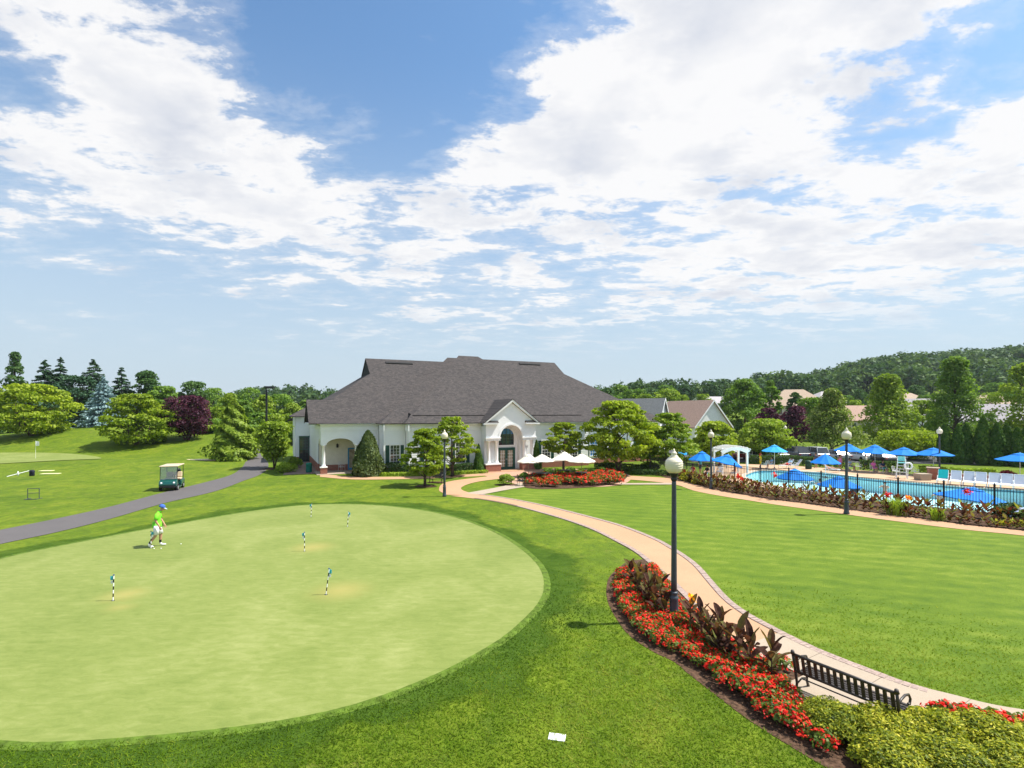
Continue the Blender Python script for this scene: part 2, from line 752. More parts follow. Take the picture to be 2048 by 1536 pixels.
def mat_green():
    m, n, l = nt('putting_green_turf')
    P = wpos(n)
    big = noise(n, l, P, 0.25, 4, 0.6, 0.8)
    streak = noise(n, l, P, 3.6, 7, 0.75, 0.6, (0.55, 1.5, 1), R(-8))
    fine = noise(n, l, P, 30, 4, 0.7)
    f = nmath(n, l, 'ADD', nmath(n, l, 'MULTIPLY', big, 0.45), nmath(n, l, 'MULTIPLY', streak, 0.55))
    a = ramp(n, [(0.32, (0.122, 0.168, 0.032)), (0.5, (0.182, 0.220, 0.054)), (0.68, (0.260, 0.284, 0.096))])
    l.new(f, a.inputs[0])
    c = a.outputs[0]
    # worn, yellowed turf round the cups
    for (x, y, rr) in [(682, 1182, 1.15), (250, 1190, 0.95), (625, 1095, 1.1), (240, 1215, 0.7)]:
        q = gp(x, y)
        d = n.new('ShaderNodeVectorMath')
        d.operation = 'DISTANCE'
        l.new(P, d.inputs[0])
        d.inputs[1].default_value = (q[0], q[1], 0)
        e = maprange(n, l, nmath(n, l, 'ADD', d.outputs['Value'], nmath(n, l, 'MULTIPLY', streak, 1.1)), rr * 1.7, rr * 0.3, 0, 0.6)
        c = mixc(n, l, e, c, (0.36, 0.29, 0.095))
    c = mixc(n, l, 0.45, c, mixc(n, l, fine, (0.7, 0.7, 0.7), (1.3, 1.3, 1.3)), 'MULTIPLY')
    return finish(m, n, l, c, 0.8, 0.2, fine, 0.35, 0.01)


def mat_collar():
    m, n, l = nt('fringe_grass')
    P = wpos(n)
    mid = noise(n, l, P, 1.1, 5, 0.7, 0.6)
    fine = noise(n, l, P, 14, 5, 0.75, 0.3)
    a = ramp(n, [(0.3, (0.035, 0.075, 0.012)), (0.55, (0.065, 0.12, 0.018)), (0.75, (0.115, 0.165, 0.03))])
    l.new(mid, a.inputs[0])
    c = mixc(n, l, 0.8, a.outputs[0], mixc(n, l, fine, (0.4, 0.4, 0.4), (1.5, 1.5, 1.5)), 'MULTIPLY')
    tr = n.new('ShaderNodeBsdfTransparent')
    p = n.new('ShaderNodeBsdfDiffuse')
    l.new(c, p.inputs[0])
    at = n.new('ShaderNodeAttribute')
    at.attribute_name = 'edge'
    k = maprange(n, l, nmath(n, l, 'ADD', at.outputs['Fac'], nmath(n, l, 'MULTIPLY', nmath(n, l, 'SUBTRACT', noise(n, l, P, 2.2, 6, 0.75), 0.5), 1.3)), 0.25, 0.80, 0, 0.75)
    mx = n.new('ShaderNodeMixShader')
    l.new(k, mx.inputs[0])
    l.new(tr.outputs[0], mx.inputs[1])
    l.new(p.outputs[0], mx.inputs[2])
    o = n.new('ShaderNodeOutputMaterial')
    l.new(mx.outputs[0], o.inputs[0])
    return m


def mat_aggregate(name, c1, c2, stain=0.25):
    m, n, l = nt(name)
    P = wpos(n)
    fine = noise(n, l, P, 45, 4, 0.8)
    big = noise(n, l, P, 0.6, 5, 0.65)
    a = ramp(n, [(0.3, c1), (0.7, c2)])
    l.new(fine, a.inputs[0])
    c = mixc(n, l, 0.6, a.outputs[0], mixc(n, l, big, (1 - stain,) * 3, (1 + stain,) * 3), 'MULTIPLY')
    return finish(m, n, l, c, 0.85, 0.2, fine, 0.3, 0.008)


def mat_shingle():
    m, n, l = nt('roof_shingle')
    tc = n.new('ShaderNodeTexCoord')
    P = tc.outputs['Object']
    mp = n.new('ShaderNodeMapping')
    mp.inputs['Rotation'].default_value = (R(90), 0, 0)
    l.new(P, mp.inputs[0])
    b = n.new('ShaderNodeTexBrick')
    b.inputs['Color1'].default_value = (0.050, 0.048, 0.049, 1)
    b.inputs['Color2'].default_value = (0.082, 0.075, 0.073, 1)
    b.inputs['Mortar'].default_value = (0.05, 0.045, 0.045, 1)
    b.inputs['Scale'].default_value = 1.0
    b.inputs['Brick Width'].default_value = 0.30
    b.inputs['Row Height'].default_value = 0.11
    b.inputs['Mortar Size'].default_value = 0.012
    b.offset = 0.37
    l.new(mp.outputs[0], b.inputs['Vector'])
    f = noise(n, l, P, 7, 3, 0.9)
    big = noise(n, l, P, 0.35, 4, 0.6)
    c = mixc(n, l, 0.9, b.outputs['Color'], mixc(n, l, f, (0.25, 0.24, 0.23), (1.85, 1.78, 1.74)), 'MULTIPLY')
    c = mixc(n, l, 0.35, c, mixc(n, l, big, (0.75, 0.75, 0.78), (1.25, 1.2, 1.2)), 'MULTIPLY')
    return finish(m, n, l, c, 0.9, 0.15, b.outputs['Fac'], 0.5, -0.012)


def mat_brick(name='red_brick', w=0.215, h=0.075):
    m, n, l = nt(name)
    tc = n.new('ShaderNodeTexCoord')
    g = n.new('ShaderNodeNewGeometry')
    sx = n.new('ShaderNodeSeparateXYZ')
    l.new(g.outputs['Position'], sx.inputs[0])
    cb = n.new('ShaderNodeCombineXYZ')
    l.new(nmath(n, l, 'ADD', sx.outputs[0], sx.outputs[1]), cb.inputs[0])
    l.new(sx.outputs[2], cb.inputs[1])
    b = n.new('ShaderNodeTexBrick')
    b.inputs['Color1'].default_value = (0.33, 0.085, 0.045, 1)
    b.inputs['Color2'].default_value = (0.24, 0.065, 0.04, 1)
    b.inputs['Mortar'].default_value = (0.36, 0.27, 0.22, 1)
    b.inputs['Scale'].default_value = 1
    b.inputs['Brick Width'].default_value = w
    b.inputs['Row Height'].default_value = h
    b.inputs['Mortar Size'].default_value = 0.010
    l.new(cb.outputs[0], b.inputs['Vector'])
    f = noise(n, l, g.outputs['Position'], 9, 4, 0.7)
    c = mixc(n, l, 0.5, b.outputs['Color'], mixc(n, l, f, (0.6, 0.6, 0.6), (1.35, 1.3, 1.3)), 'MULTIPLY')
    return finish(m, n, l, c, 0.85, 0.2, b.outputs['Fac'], 0.5, -0.008)


def mat_glass(name, tint=(0.03, 0.035, 0.04), rough=0.05):
    m, n, l = nt(name)
    P = wpos(n)
    f = noise(n, l, P, 1.3, 3, 0.6)
    c = mixc(n, l, f, tuple(q * 0.5 for q in tint), tuple(q * 2.0 for q in tint))
    return finish(m, n, l, c, rough, 0.9)


def mat_clear_glass(name):
    m, n, l = nt(name)
    t = n.new('ShaderNodeBsdfTransparent')
    t.inputs[0].default_value = (0.72, 0.76, 0.76, 1)
    g = n.new('ShaderNodeBsdfGlossy')
    g.inputs['Roughness'].default_value = 0.06
    fr = n.new('ShaderNodeFresnel')
    fr.inputs[0].default_value = 1.45
    mx = n.new('ShaderNodeMixShader')
    l.new(nmath(n, l, 'ADD', fr.outputs[0], 0.12, True), mx.inputs[0])
    l.new(t.outputs[0], mx.inputs[1])
    l.new(g.outputs[0], mx.inputs[2])
    o = n.new('ShaderNodeOutputMaterial')
    l.new(mx.outputs[0], o.inputs[0])
    return m


def mat_water():
    m, n, l = nt('pool_water')
    P = wpos(n)
    w1 = noise(n, l, P, 2.2, 4, 0.6, 0.6)
    w2 = noise(n, l, P, 7.0, 3, 0.6, 0.4)
    h = nmath(n, l, 'ADD', w1, nmath(n, l, 'MULTIPLY', w2, 0.35))
    b = n.new('ShaderNodeBump')
    b.inputs['Strength'].default_value = 0.8
    b.inputs['Distance'].default_value = 0.12
    l.new(h, b.inputs['Height'])
    t = n.new('ShaderNodeBsdfTransparent')
    l.new(mixc(n, l, maprange(n, l, h, 0.5, 0.85), (0.88, 0.99, 1.0), (1.0, 1.0, 1.0)), t.inputs[0])
    g = n.new('ShaderNodeBsdfGlossy')
    g.inputs['Roughness'].default_value = 0.18
    l.new(b.outputs[0], g.inputs['Normal'])
    fr = n.new('ShaderNodeFresnel')
    fr.inputs[0].default_value = 1.33
    l.new(b.outputs[0], fr.inputs['Normal'])
    mx = n.new('ShaderNodeMixShader')
    l.new(nmath(n, l, 'MULTIPLY', fr.outputs[0], 0.38), mx.inputs[0])
    l.new(t.outputs[0], mx.inputs[1])
    l.new(g.outputs[0], mx.inputs[2])
    o = n.new('ShaderNodeOutputMaterial')
    l.new(mx.outputs[0], o.inputs[0])
    return m


def mat_siding():
    m, n, l = nt('white_siding')
    P = wpos(n)
    f = noise(n, l, P, 0.9, 5, 0.6)
    c = mixc(n, l, f, (0.82, 0.83, 0.84), (0.90, 0.90, 0.89))
    return finish(m, n, l, c, 0.5, 0.35)


M_GRASS, M_LAWN, M_GREEN, M_FRINGE = mat_rough_grass(), mat_lawn(), mat_green(), mat_collar()
M_TAN = mat_aggregate('tan_aggregate', (0.36, 0.205, 0.115), (0.52, 0.322, 0.200))
M_CONC = mat_aggregate('pale_concrete', (0.32, 0.255, 0.19), (0.42, 0.345, 0.27), 0.15)
M_ASPH = mat_aggregate('asphalt', (0.080, 0.073, 0.074), (0.140, 0.128, 0.128), 0.25)
M_LOT = mat_aggregate('lot_asphalt', (0.05, 0.05, 0.055), (0.09, 0.09, 0.095), 0.2)
M_DECK = mat_aggregate('pool_deck_concrete', (0.42, 0.27, 0.165), (0.55, 0.38, 0.25), 0.15)
M_PAVER = plain('paver_stone', (0.34, 0.255, 0.22), 0.85, 0.2, 0.3, 14, 0.4)
M_JOINT = plain('joint_sand', (0.16, 0.12, 0.09), 0.95, 0.1, 0.3, 20)
M_MULCH = plain('bark_mulch', (0.085, 0.05, 0.032), 0.95, 0.1, 0.75, 13, 1.0, bscale=22)
M_SHINGLE, M_BRICK, M_SIDING = mat_shingle(), mat_brick(), mat_siding()
M_WHITE = plain('white_paint', (0.87, 0.87, 0.86), 0.45, 0.35, 0.04, 1.0, 0.05)
M_WPLAST = plain('white_plastic', (0.82, 0.83, 0.84), 0.4, 0.4, 0.05, 2.0, 0.05)
M_GREENP = plain('dark_green_paint', (0.015, 0.075, 0.055), 0.45, 0.4, 0.2)
M_BLACKM = plain('black_metal', (0.012, 0.012, 0.014), 0.45, 0.4, 0.3)
M_LAMPM = plain('lamp_post_metal', (0.045, 0.055, 0.075), 0.42, 0.5, 0.25)
M_BENCH = plain('bench_bronze_metal', (0.035, 0.026, 0.022), 0.4, 0.5, 0.35, 8)
M_GLASS = mat_glass('window_glass')
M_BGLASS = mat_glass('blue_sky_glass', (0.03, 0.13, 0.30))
M_CLEAR = mat_clear_glass('clear_screen')
M_WATER = mat_water()
M_POOLT = plain('pool_plaster', (0.50, 0.84, 0.88), 0.6, 0.3, 0.08, 0.8)
M_TILE = plain('waterline_tile', (0.16, 0.42, 0.55), 0.3, 0.5, 0.2, 6)
M_BLUE = plain('blue_canvas', (0.004, 0.175, 0.60), 0.75, 0.2, 0.10, 1.2)
M_BLUE2 = plain('light_blue_canvas', (0.03, 0.33, 0.68), 0.75, 0.2, 0.10, 1.2)
M_CREAM = plain('cream_canvas', (0.80, 0.74, 0.62), 0.75, 0.2, 0.05, 1.2)
M_ALU = plain('aluminium', (0.55, 0.56, 0.57), 0.35, 0.5, 0.08, 2, 0.05, 0.6)
M_TRUNK = plain('tree_bark', (0.095, 0.07, 0.052), 0.95, 0.1, 0.45, 6, 0.9, bscale=18)
M_DARKBARK = plain('dark_bark', (0.05, 0.038, 0.03), 0.95, 0.1, 0.4, 6, 0.9)
M_SLING = plain('grey_sling_fabric', (0.50, 0.54, 0.62), 0.8, 0.2, 0.06)
M_SKIN = plain('skin', (0.48, 0.26, 0.17), 0.6, 0.35, 0.06, 6, 0.05)
M_HAIR = plain('dark_hair', (0.035, 0.022, 0.015), 0.7, 0.3, 0.3, 20)
M_SAND = plain('bunker_sand', (0.72, 0.60, 0.40), 0.95, 0.1, 0.08, 4)
M_RUBBER = plain('tyre_rubber', (0.018, 0.018, 0.018), 0.8, 0.2, 0.3)


# ------------------------------------------------------------------ ground
def G(pts, z=0.0):
    return [gp(x, y, z) for x, y in pts]


def build_terrain():
    def axis(lo, hi, step, far_lo, far_hi, g):
        a = list(np.arange(lo, hi + 1e-6, step))
        s, v = step, a[-1]
        while v < far_hi:
            s = min(s * g, 60)
            v += s
            a.append(v)
        s, v = step, a[0]
        while v > far_lo:
            s = min(s * g, 60)
            v -= s
            a.insert(0, v)
        return np.array(a)
    xs = axis(-72, 62, 0.8, -2600, 2600, 1.18)
    ys = axis(8, 96, 0.8, -60, 3200, 1.12)
    XX, YY = np.meshgrid(xs, ys)
    ZZ = zt(XX, YY)
    nx, ny = len(xs), len(ys)
    v = np.stack([XX.ravel(), YY.ravel(), ZZ.ravel()], 1)
    i = np.arange(nx * ny).reshape(ny, nx)
    f = np.stack([i[:-1, :-1], i[:-1, 1:], i[1:, 1:], i[1:, :-1]], -1).reshape(-1, 4)
    me = bpy.data.meshes.new('ground')
    me.from_pydata(v.tolist(), [], f.tolist())
    me.polygons.foreach_set('use_smooth', [True] * len(f))
    me.materials.append(M_GRASS)
    tag(obj('ground', me), kind='structure')


build_terrain()

GREEN_PX = [(1092, 1180), (1068, 1118), (985, 1062), (880, 1027), (760, 1011), (640, 1009), (520, 1020), (330, 1052), (150, 1086), (0, 1118), (-250, 1190),
            (-420, 1300), (-300, 1430), (-20, 1487), (250, 1482), (560, 1447), (760, 1398), (930, 1325), (1040, 1252)]
GREEN_W = catmull(G(GREEN_PX), 10, True)
sheet('putting_green', GREEN_W, 0.016, M_GREEN)


def build_fringe():
    """band of longer, darker grass round the putting green"""
    P = np.array(GREEN_W)
    n = len(P)
    T = np.roll(P, -1, 0) - np.roll(P, 1, 0)
    T /= np.linalg.norm(T, axis=1)[:, None]
    N = np.stack([T[:, 1], -T[:, 0]], 1)
    c = P.mean(0)
    if ((P - c) * N).sum() < 0:
        N = -N
    rows = [(-0.05, 1.0), (0.55, 0.95), (1.0, 0.55), (1.7, 0.0)]
    vs_, e = [], []
    for d, w in rows:
        for k in range(n):
            j = 1 + 0.35 * math.sin(k * 0.23) + 0.25 * math.sin(k * 0.71 + 1)
            q = P[k] + N[k] * (d if d < 0 else d * j)
            vs_.append((q[0], q[1], 0.007))
            e.append(w)
    fs = []
    for r in range(len(rows) - 1):
        for k in range(n):
            k2 = (k + 1) % n
            fs.append((r * n + k, r * n + k2, (r + 1) * n + k2, (r + 1) * n + k))
    me = bpy.data.meshes.new('green_fringe')
    me.from_pydata(vs_, [], fs)
    at = me.attributes.new('edge', 'FLOAT', 'POINT')
    at.data.foreach_set('value', e)
    me.materials.append(M_FRINGE)
    tag(obj('green_fringe', me), kind='structure')


build_fringe()


def first_cut():
    """narrow ring of intermediate turf between the green and the fringe"""
    P = np.array(GREEN_W)
    Q = np.concatenate([P, P[:1]])
    P = resample(Q, step=0.12)[:-1]
    n = len(P)
    T = np.roll(P, -1, 0) - np.roll(P, 1, 0)
    T /= np.linalg.norm(T, axis=1)[:, None]
    N = np.stack([T[:, 1], -T[:, 0]], 1)
    if ((P - P.mean(0)) * N).sum() < 0:
        N = -N
    rg = np.random.default_rng(2)
    vs_ = []
    for d, j, z in ((-0.08, 0.005, 0.0195), (0.02, 0.004, 0.0195), (0.15, 0.008, 0.011)):
        q = P + N * (d + rg.normal(size=(n, 1)) * j)
        vs_ += [(a_[0], a_[1], z) for a_ in q]
    fs = []
    for r in range(2):
        for k in range(n):
            k2 = (k + 1) % n
            fs.append((r * n + k, r * n + k2, (r + 1) * n + k2, (r + 1) * n + k))
    me = bpy.data.meshes.new('first_cut')
    me.from_pydata(vs_, [], fs)
    bm = bmesh.new()
    bm.from_mesh(me)
    for f in bm.faces:
        f.normal_update()
        if f.normal.z < 0:
            f.normal_flip()
    bm.to_mesh(me)
    bm.free()
    me.materials.append(plain('first_cut_turf', (0.085, 0.138, 0.016), 0.85, 0.15, 0.45, 5, 0.5, bscale=30))
    tag(obj('first_cut', me), kind='structure')


first_cut()

# cart path
CP_UP = [(-260, 1113), (0, 1060.5), (109, 1038.6), (219, 1014), (328, 985), (410, 965), (462, 950), (484, 935), (493, 922), (506, 911), (520, 903)]
CP_LO = [(-260, 1150), (0, 1089), (109, 1066), (219, 1038.6), (328, 1007), (415, 987), (451, 976), (487, 962), (519, 950), (536, 936), (534, 922), (521, 911), (529, 903)]
strip('cart_path', catmull(G(CP_UP), 10), catmull(G(CP_LO), 10), 0.02, M_ASPH, 120, True)

# main walk
WR_PX = [(962, 989), (1006, 995), (1061, 1005), (1115, 1017), (1197, 1038), (1252, 1054), (1313, 1078), (1348, 1097), (1379, 1117), (1401, 1135), (1423, 1160), (1446, 1186),
         (1468, 1207), (1501, 1230), (1538, 1250), (1588, 1276), (1648, 1304), (1737, 1339), (1826, 1371), (1915, 1394), (1974, 1409), (2048, 1422), (2250, 1450)]
WL_PX = [(900, 992), (935, 996), (973, 1001), (1020, 1010), (1074, 1024), (1129, 1040), (1184, 1060), (1238, 1087), (1268, 1104), (1291, 1122), (1312, 1140), (1340, 1166), (1375, 1202),
         (1415, 1240), (1465, 1280), (1525, 1316), (1590, 1345), (1680, 1382), (1800, 1420), (1930, 1453), (2048, 1482), (2250, 1525)]
WR = resample(catmull(G(WR_PX), 10), n=320)
WL = resample(catmull(G(WL_PX), 10), n=320)
cut = int(np.argmin(np.abs(WR[:, 1] - 13.55) + (np.arange(320) < 100) * 99))
strip('walkway', WL[:cut + 1], WR[:cut + 1], 0.020, M_TAN, 160)
walk_c = strip('concrete_walkway', WL[cut:], WR[cut:], 0.014, M_JOINT, 60)


def px_of(p):
    return 1024 + p[0] / p[1] * 1024


cuts = [cut]
for xx in (1650, 1768, 1935, 2110):
    cuts.append(int(np.argmin([abs(px_of(p) - xx) if p[1] < 14 else 1e9 for p in WR])))
cuts.append(319)
for a, b in zip(cuts[:-1], cuts[1:]):
    A, B = resample(WL[a:b + 1], n=14), resample(WR[a:b + 1], n=14)
    # leave a narrow joint at the ends
    A[0] += (A[1] - A[0]) / np.linalg.norm(A[1] - A[0]) * 0.012
    B[0] += (B[1] - B[0]) / np.linalg.norm(B[1] - B[0]) * 0.012
    ring = [tuple(p) for p in A] + [tuple(p) for p in B[::-1]]
    mb = MB()
    n = 14
    vv = [(p[0], p[1], 0.03) for p in A] + [(p[0], p[1], 0.03) for p in B]
    mb.add(vv, [(i, i + 1, n + i + 1, n + i) for i in range(n - 1)])
    lo = [(p[0], p[1], 0.015) for p in ring]
    hi = [(p[0], p[1], 0.03) for p in ring]
    k = len(ring)
    mb.add(lo + hi, [(i, (i + 1) % k, k + (i + 1) % k, k + i) for i in range(k)])
    mb.build('concrete_slab', M_CONC, walk_c)


def lay_pavers(edge, inner, start, count, root, width=0.21, step=0.135):
    E = resample(edge, step=step)
    In = np.array(inner)
    me = MB().box((0, 0, 0), (step - 0.012, width, 0.05)).mesh('paver', M_PAVER)
    k = 0
    rng = random.Random(4)
    for i in range(start, len(E) - 1):
        if k >= count:
            break
        t = E[i + 1] - E[i]
        ang = math.atan2(t[1], t[0])
        c = (E[i] + E[i + 1]) / 2
        near = In[np.argmin(((In - c) ** 2).sum(1))]
        nrm = np.array([-t[1], t[0]])
        nrm /= np.linalg.norm(nrm)
        if np.dot(nrm, near - c) < 0:
            nrm = -nrm
        q = c + nrm * (width / 2)
        o = obj('paver', me, root, (q[0], q[1], 0.012 + rng.uniform(-0.003, 0.003)), ang + rng.uniform(-0.02, 0.02))
        o.rotation_euler.x = rng.uniform(-0.012, 0.012)
        k += 1


def edging(name, edge, inner, z=0.0, width=0.23):
    E = np.array(edge)
    In = np.array(inner)
    T = np.gradient(E, axis=0)
    T /= np.linalg.norm(T, axis=1)[:, None] + 1e-9
    N = np.stack([-T[:, 1], T[:, 0]], 1)
    k = len(E) // 2
    near = In[np.argmin(((In - E[k]) ** 2).sum(1))]
    if np.dot(N[k], near - E[k]) < 0:
        N = -N
    return strip(name, E, E + N * width, z, M_JOINT, len(E))


ed = edging('paver_border', WR[::2], WL, 0.0235)
lay_pavers(WR[::-1], WL, 22, 290, ed)
ed2 = edging('paver_border', WL[20:250:2], WR, 0.0235)
lay_pavers(WL[60:250][::-1], WR, 8, 190, ed2)
farE = edging('paver_border', WR[::2][:90], WL, 0.0275, 0.21)
farE.data.materials.clear()
farE.data.materials.append(M_PAVER)

# branches of the walk by the clubhouse
strip('walkway', catmull(G([(893, 990), (878, 980), (892, 965), (951, 956), (1010, 950)]), 8), catmull(G([(965, 992), (925, 981), (928, 972), (960, 963), (1010, 957)]), 8), 0.024, M_TAN, 40)
strip('walkway', catmull(G([(930, 987), (985, 977), (1040, 966)]), 6), catmull(G([(962, 990), (1015, 980), (1062, 972)]), 6), 0.027, M_CONC, 20)
strip('walkway', catmull(G([(640, 948), (700, 953), (780, 954), (890, 951.5), (985, 946)]), 8), catmull(G([(640, 954), (700, 959), (780, 959), (890, 956), (1000, 950)]), 8), 0.022, M_TAN, 40)
sheet('patio', catmull(G([(965, 947), (1050, 939), (1130, 938), (1215, 941), (1262, 952), (1240, 970), (1150, 975), (1060, 973), (1022, 966), (990, 957)]), 6, True), 0.018, mat_aggregate('patio_paving', (0.36, 0.20, 0.13), (0.52, 0.33, 0.24)))
sheet('side_terrace', G([(588, 917), (617, 914), (650, 947), (566, 950)]), 0.021, plain('terrace_brick', (0.26, 0.18, 0.15), 0.9, 0.15, 0.25, 5))

# walk along the pool fence
PW_UP = [(1225, 950), (1280, 953), (1348, 958), (1389, 968), (1436, 980), (1485, 989), (1553, 1000), (1640, 1011), (1740, 1025), (1839, 1037), (1939, 1051), (2048, 1062), (2200, 1080)]
PW_LO = [(1225, 958), (1280, 961), (1348, 969), (1389, 982), (1440, 992), (1490, 1000), (1553, 1010), (1640, 1022), (1740, 1036), (1839, 1049), (1939, 1061), (2048, 1072), (2200, 1092)]
PWU, PWL = catmull(G(PW_UP), 10), catmull(G(PW_LO), 10)
strip('pool_walkway', PWU, PWL, 0.022, M_TAN, 90)
strip('pool_walkway', G([(1238, 967), (1350, 966)]), G([(1238, 969.5), (1350, 969.5)]), 0.026, M_CONC, 8)

# the mown lawn between the walks
lawn_px_top = [(1000, 985), (1062, 976), (1150, 978), (1240, 973), (1345, 971)]
lawn = [tuple(p) for p in WR[::3]] + [(60, 12.0), (60, 24.0)] + [tuple(p) for p in PWL[::-3] if px_of(p) > 1362] + catmull(G(lawn_px_top[::-1]), 4)[1:]
sheet('lawn', lawn, 0.006, M_LAWN)

# planting beds
BED_PX = [(1255, 1122), (1222, 1150), (1213, 1176), (1216, 1205), (1231, 1235), (1257, 1270), (1304, 1303), (1346, 1323), (1379, 1350), (1434, 1393), (1499, 1442), (1559, 1480), (1620, 1517),
          (1700, 1560), (1850, 1610), (2100, 1620)]
bed_lo = catmull(G(BED_PX), 6)
bed = bed_lo + [tuple(p) for p in WL[::-1] if p[1] < gp(0, 1118)[1]]
BED_W = bed
sheet('planting_bed', bed, 0.010, M_MULCH)
POOLBED = [tuple(p) for p in PWU[18:]] + [(FENCE_W[-1][0] + 3, FENCE_W[-1][1])] + [(x + 0.3, y + 0.2) for x, y in FENCE_W[::-1]]
sheet('planting_bed', POOLBED, 0.012, M_MULCH)
sheet('planting_bed', catmull(G([(1048, 973), (1055, 960), (1120, 953), (1243, 948), (1246, 962), (1200, 973), (1120, 978), (1070, 978)]), 5, True), 0.030, M_MULCH)
for (x, y, rx, ry) in [(851, 973, 0.9, 0.7), (914, 952, 0.8, 0.7), (1013, 970, 0.9, 0.6), (552, 938, 1.6, 0.9), (872, 965, 0.8, 0.5)]:
    c = gp(x, y)
    rng = random.Random(x)
    sheet('mulch_ring', [(c[0] + rx * math.cos(t) * rng.uniform(0.85, 1.1), c[1] + ry * math.sin(t) * rng.uniform(0.85, 1.1)) for t in np.linspace(0, 2 * math.pi, 20, endpoint=False)], 0.028, M_MULCH)

# practice green on the far left, bunker lip
def drape(name, poly, mat, dz=0.03, step=0.8):
    P = np.array(poly)
    xs = np.arange(P[:, 0].min(), P[:, 0].max(), step)
    ys = np.arange(P[:, 1].min(), P[:, 1].max(), step)
    bm = bmesh.new()
    bm.faces.new([bm.verts.new((p[0], p[1], 0)) for p in poly])
    for x in xs[1:]:
        bmesh.ops.bisect_plane(bm, geom=bm.verts[:] + bm.edges[:] + bm.faces[:], plane_co=(x, 0, 0), plane_no=(1, 0, 0))
    for y in ys[1:]:
        bmesh.ops.bisect_plane(bm, geom=bm.verts[:] + bm.edges[:] + bm.faces[:], plane_co=(0, y, 0), plane_no=(0, 1, 0))
    bmesh.ops.triangulate(bm, faces=bm.faces[:])
    for v in bm.verts:
        v.co.z = zt1(v.co.x, v.co.y) + dz
    for f in bm.faces:
        f.normal_update()
        if f.normal.z < 0:
            f.normal_flip()
    me = bpy.data.meshes.new(name)
    bm.to_mesh(me)
    bm.free()
    me.materials.append(mat)
    return tag(obj(name, me), kind='structure')


drape('practice_green', catmull([(-100, 63), (-70, 66.5), (-56, 66), (-49.5, 61.5), (-53, 57.5), (-61, 54), (-75, 52), (-100, 51)], 6, True), M_GREEN, 0.06)
drape('sand_bunker', catmull([gp(375, 921), gp(420, 919.0), gp(458, 920.5), gp(455, 922.5), gp(420, 923), gp(385, 922.5)], 4, True), M_SAND, 0.05)


# ------------------------------------------------------------------ pool
def build_pool():
    outer = [(FENCE_W[1][0] + 1.9, FENCE_W[1][1] + 1.2)]
    for (x, y) in FENCE_W[2:]:
        outer.append((x + 1.3, y + 1.3))
    outer += [(62, 22), (62, 50)] + G([(2048, 960), (1850, 950), (1700, 939), (1560, 930), (1430, 927)], POOL_Z)
    bm = bmesh.new()

    def loop(poly):
        vs_ = [bm.verts.new((p[0], p[1], POOL_Z)) for p in poly]
        return [bm.edges.new((vs_[i], vs_[(i + 1) % len(vs_)])) for i in range(len(vs_))]
    pool = catmull(POOL, 5, True)
    e = loop(outer) + loop(pool)
    bmesh.ops.triangle_fill(bm, edges=e, use_beauty=True, normal=(0, 0, 1))
    # drop any triangle filled inside the pool
    kill = [f for f in bm.faces if bool(pt_in_poly(np.array([f.calc_center_median().x]), np.array([f.calc_center_median().y]), pool)[0])]
    bmesh.ops.delete(bm, geom=kill, context='FACES')
    for f in bm.faces:
        f.normal_update()
        if f.normal.z < 0:
            f.normal_flip()
    me = bpy.data.meshes.new('pool_deck')
    bm.to_mesh(me)
    bm.free()
    me.materials.append(M_DECK)
    tag(obj('pool_deck', me), kind='structure')
    # basin: tile band, wall, floor
    mb = MB()
    n = len(pool)
    z0, z1, z2 = POOL_Z - 0.005, POOL_Z - 0.25, POOL_Z - 1.25
    A = [(p[0], p[1], z0) for p in pool] + [(p[0], p[1], z1) for p in pool] + [(p[0], p[1], z2) for p in pool]
    mb.add(A, [(i, (i + 1) % n, n + (i + 1) % n, n + i) for i in range(n)], 1)
    mb.add(A, [(n + i, n + (i + 1) % n, 2 * n + (i + 1) % n, 2 * n + i) for i in range(n)], 0)
    mb.add([(p[0], p[1], z2) for p in pool], [list(range(n))], 0)
    mb.build('pool_basin', [M_POOLT, M_TILE])['kind'] = 'structure'
    # coping
    c = np.mean(np.array(pool), 0)
    P = np.array(pool)
    T = np.roll(P, -1, 0) - np.roll(P, 1, 0)
    T /= np.linalg.norm(T, axis=1)[:, None]
    N = np.stack([T[:, 1], -T[:, 0]], 1)
    if ((P - c) * N).sum() < 0:
        N = -N
    mb = MB()
    I, O = P - N * 0.05, P + N * 0.33
    vv = [(p[0], p[1], POOL_Z + 0.05) for p in I] + [(p[0], p[1], POOL_Z + 0.05) for p in O] + [(p[0], p[1], POOL_Z - 0.03) for p in I] + [(p[0], p[1], POOL_Z + 0.004) for p in O]
    q = []
    for i in range(n):
        j = (i + 1) % n
        q += [(i, j, n + j, n + i), (2 * n + i, 2 * n + j, j, i), (n + i, n + j, 3 * n + j, 3 * n + i)]
    mb.add(vv, q)
    mb.build('pool_coping', plain('coping_stone', (0.62, 0.50, 0.40), 0.8, 0.2, 0.12, 3))['kind'] = 'structure'
    w = sheet('water', pool, POOL_Z - 0.12, M_WATER)
    return pool


POOL_C = build_pool()
# car park beyond the pool
sheet('parking_lot', [(24, 67), (46, 66.5), (70, 60), (110, 56), (110, 84), (30, 90), (20, 84)], POOL_Z - 0.07, M_LOT)


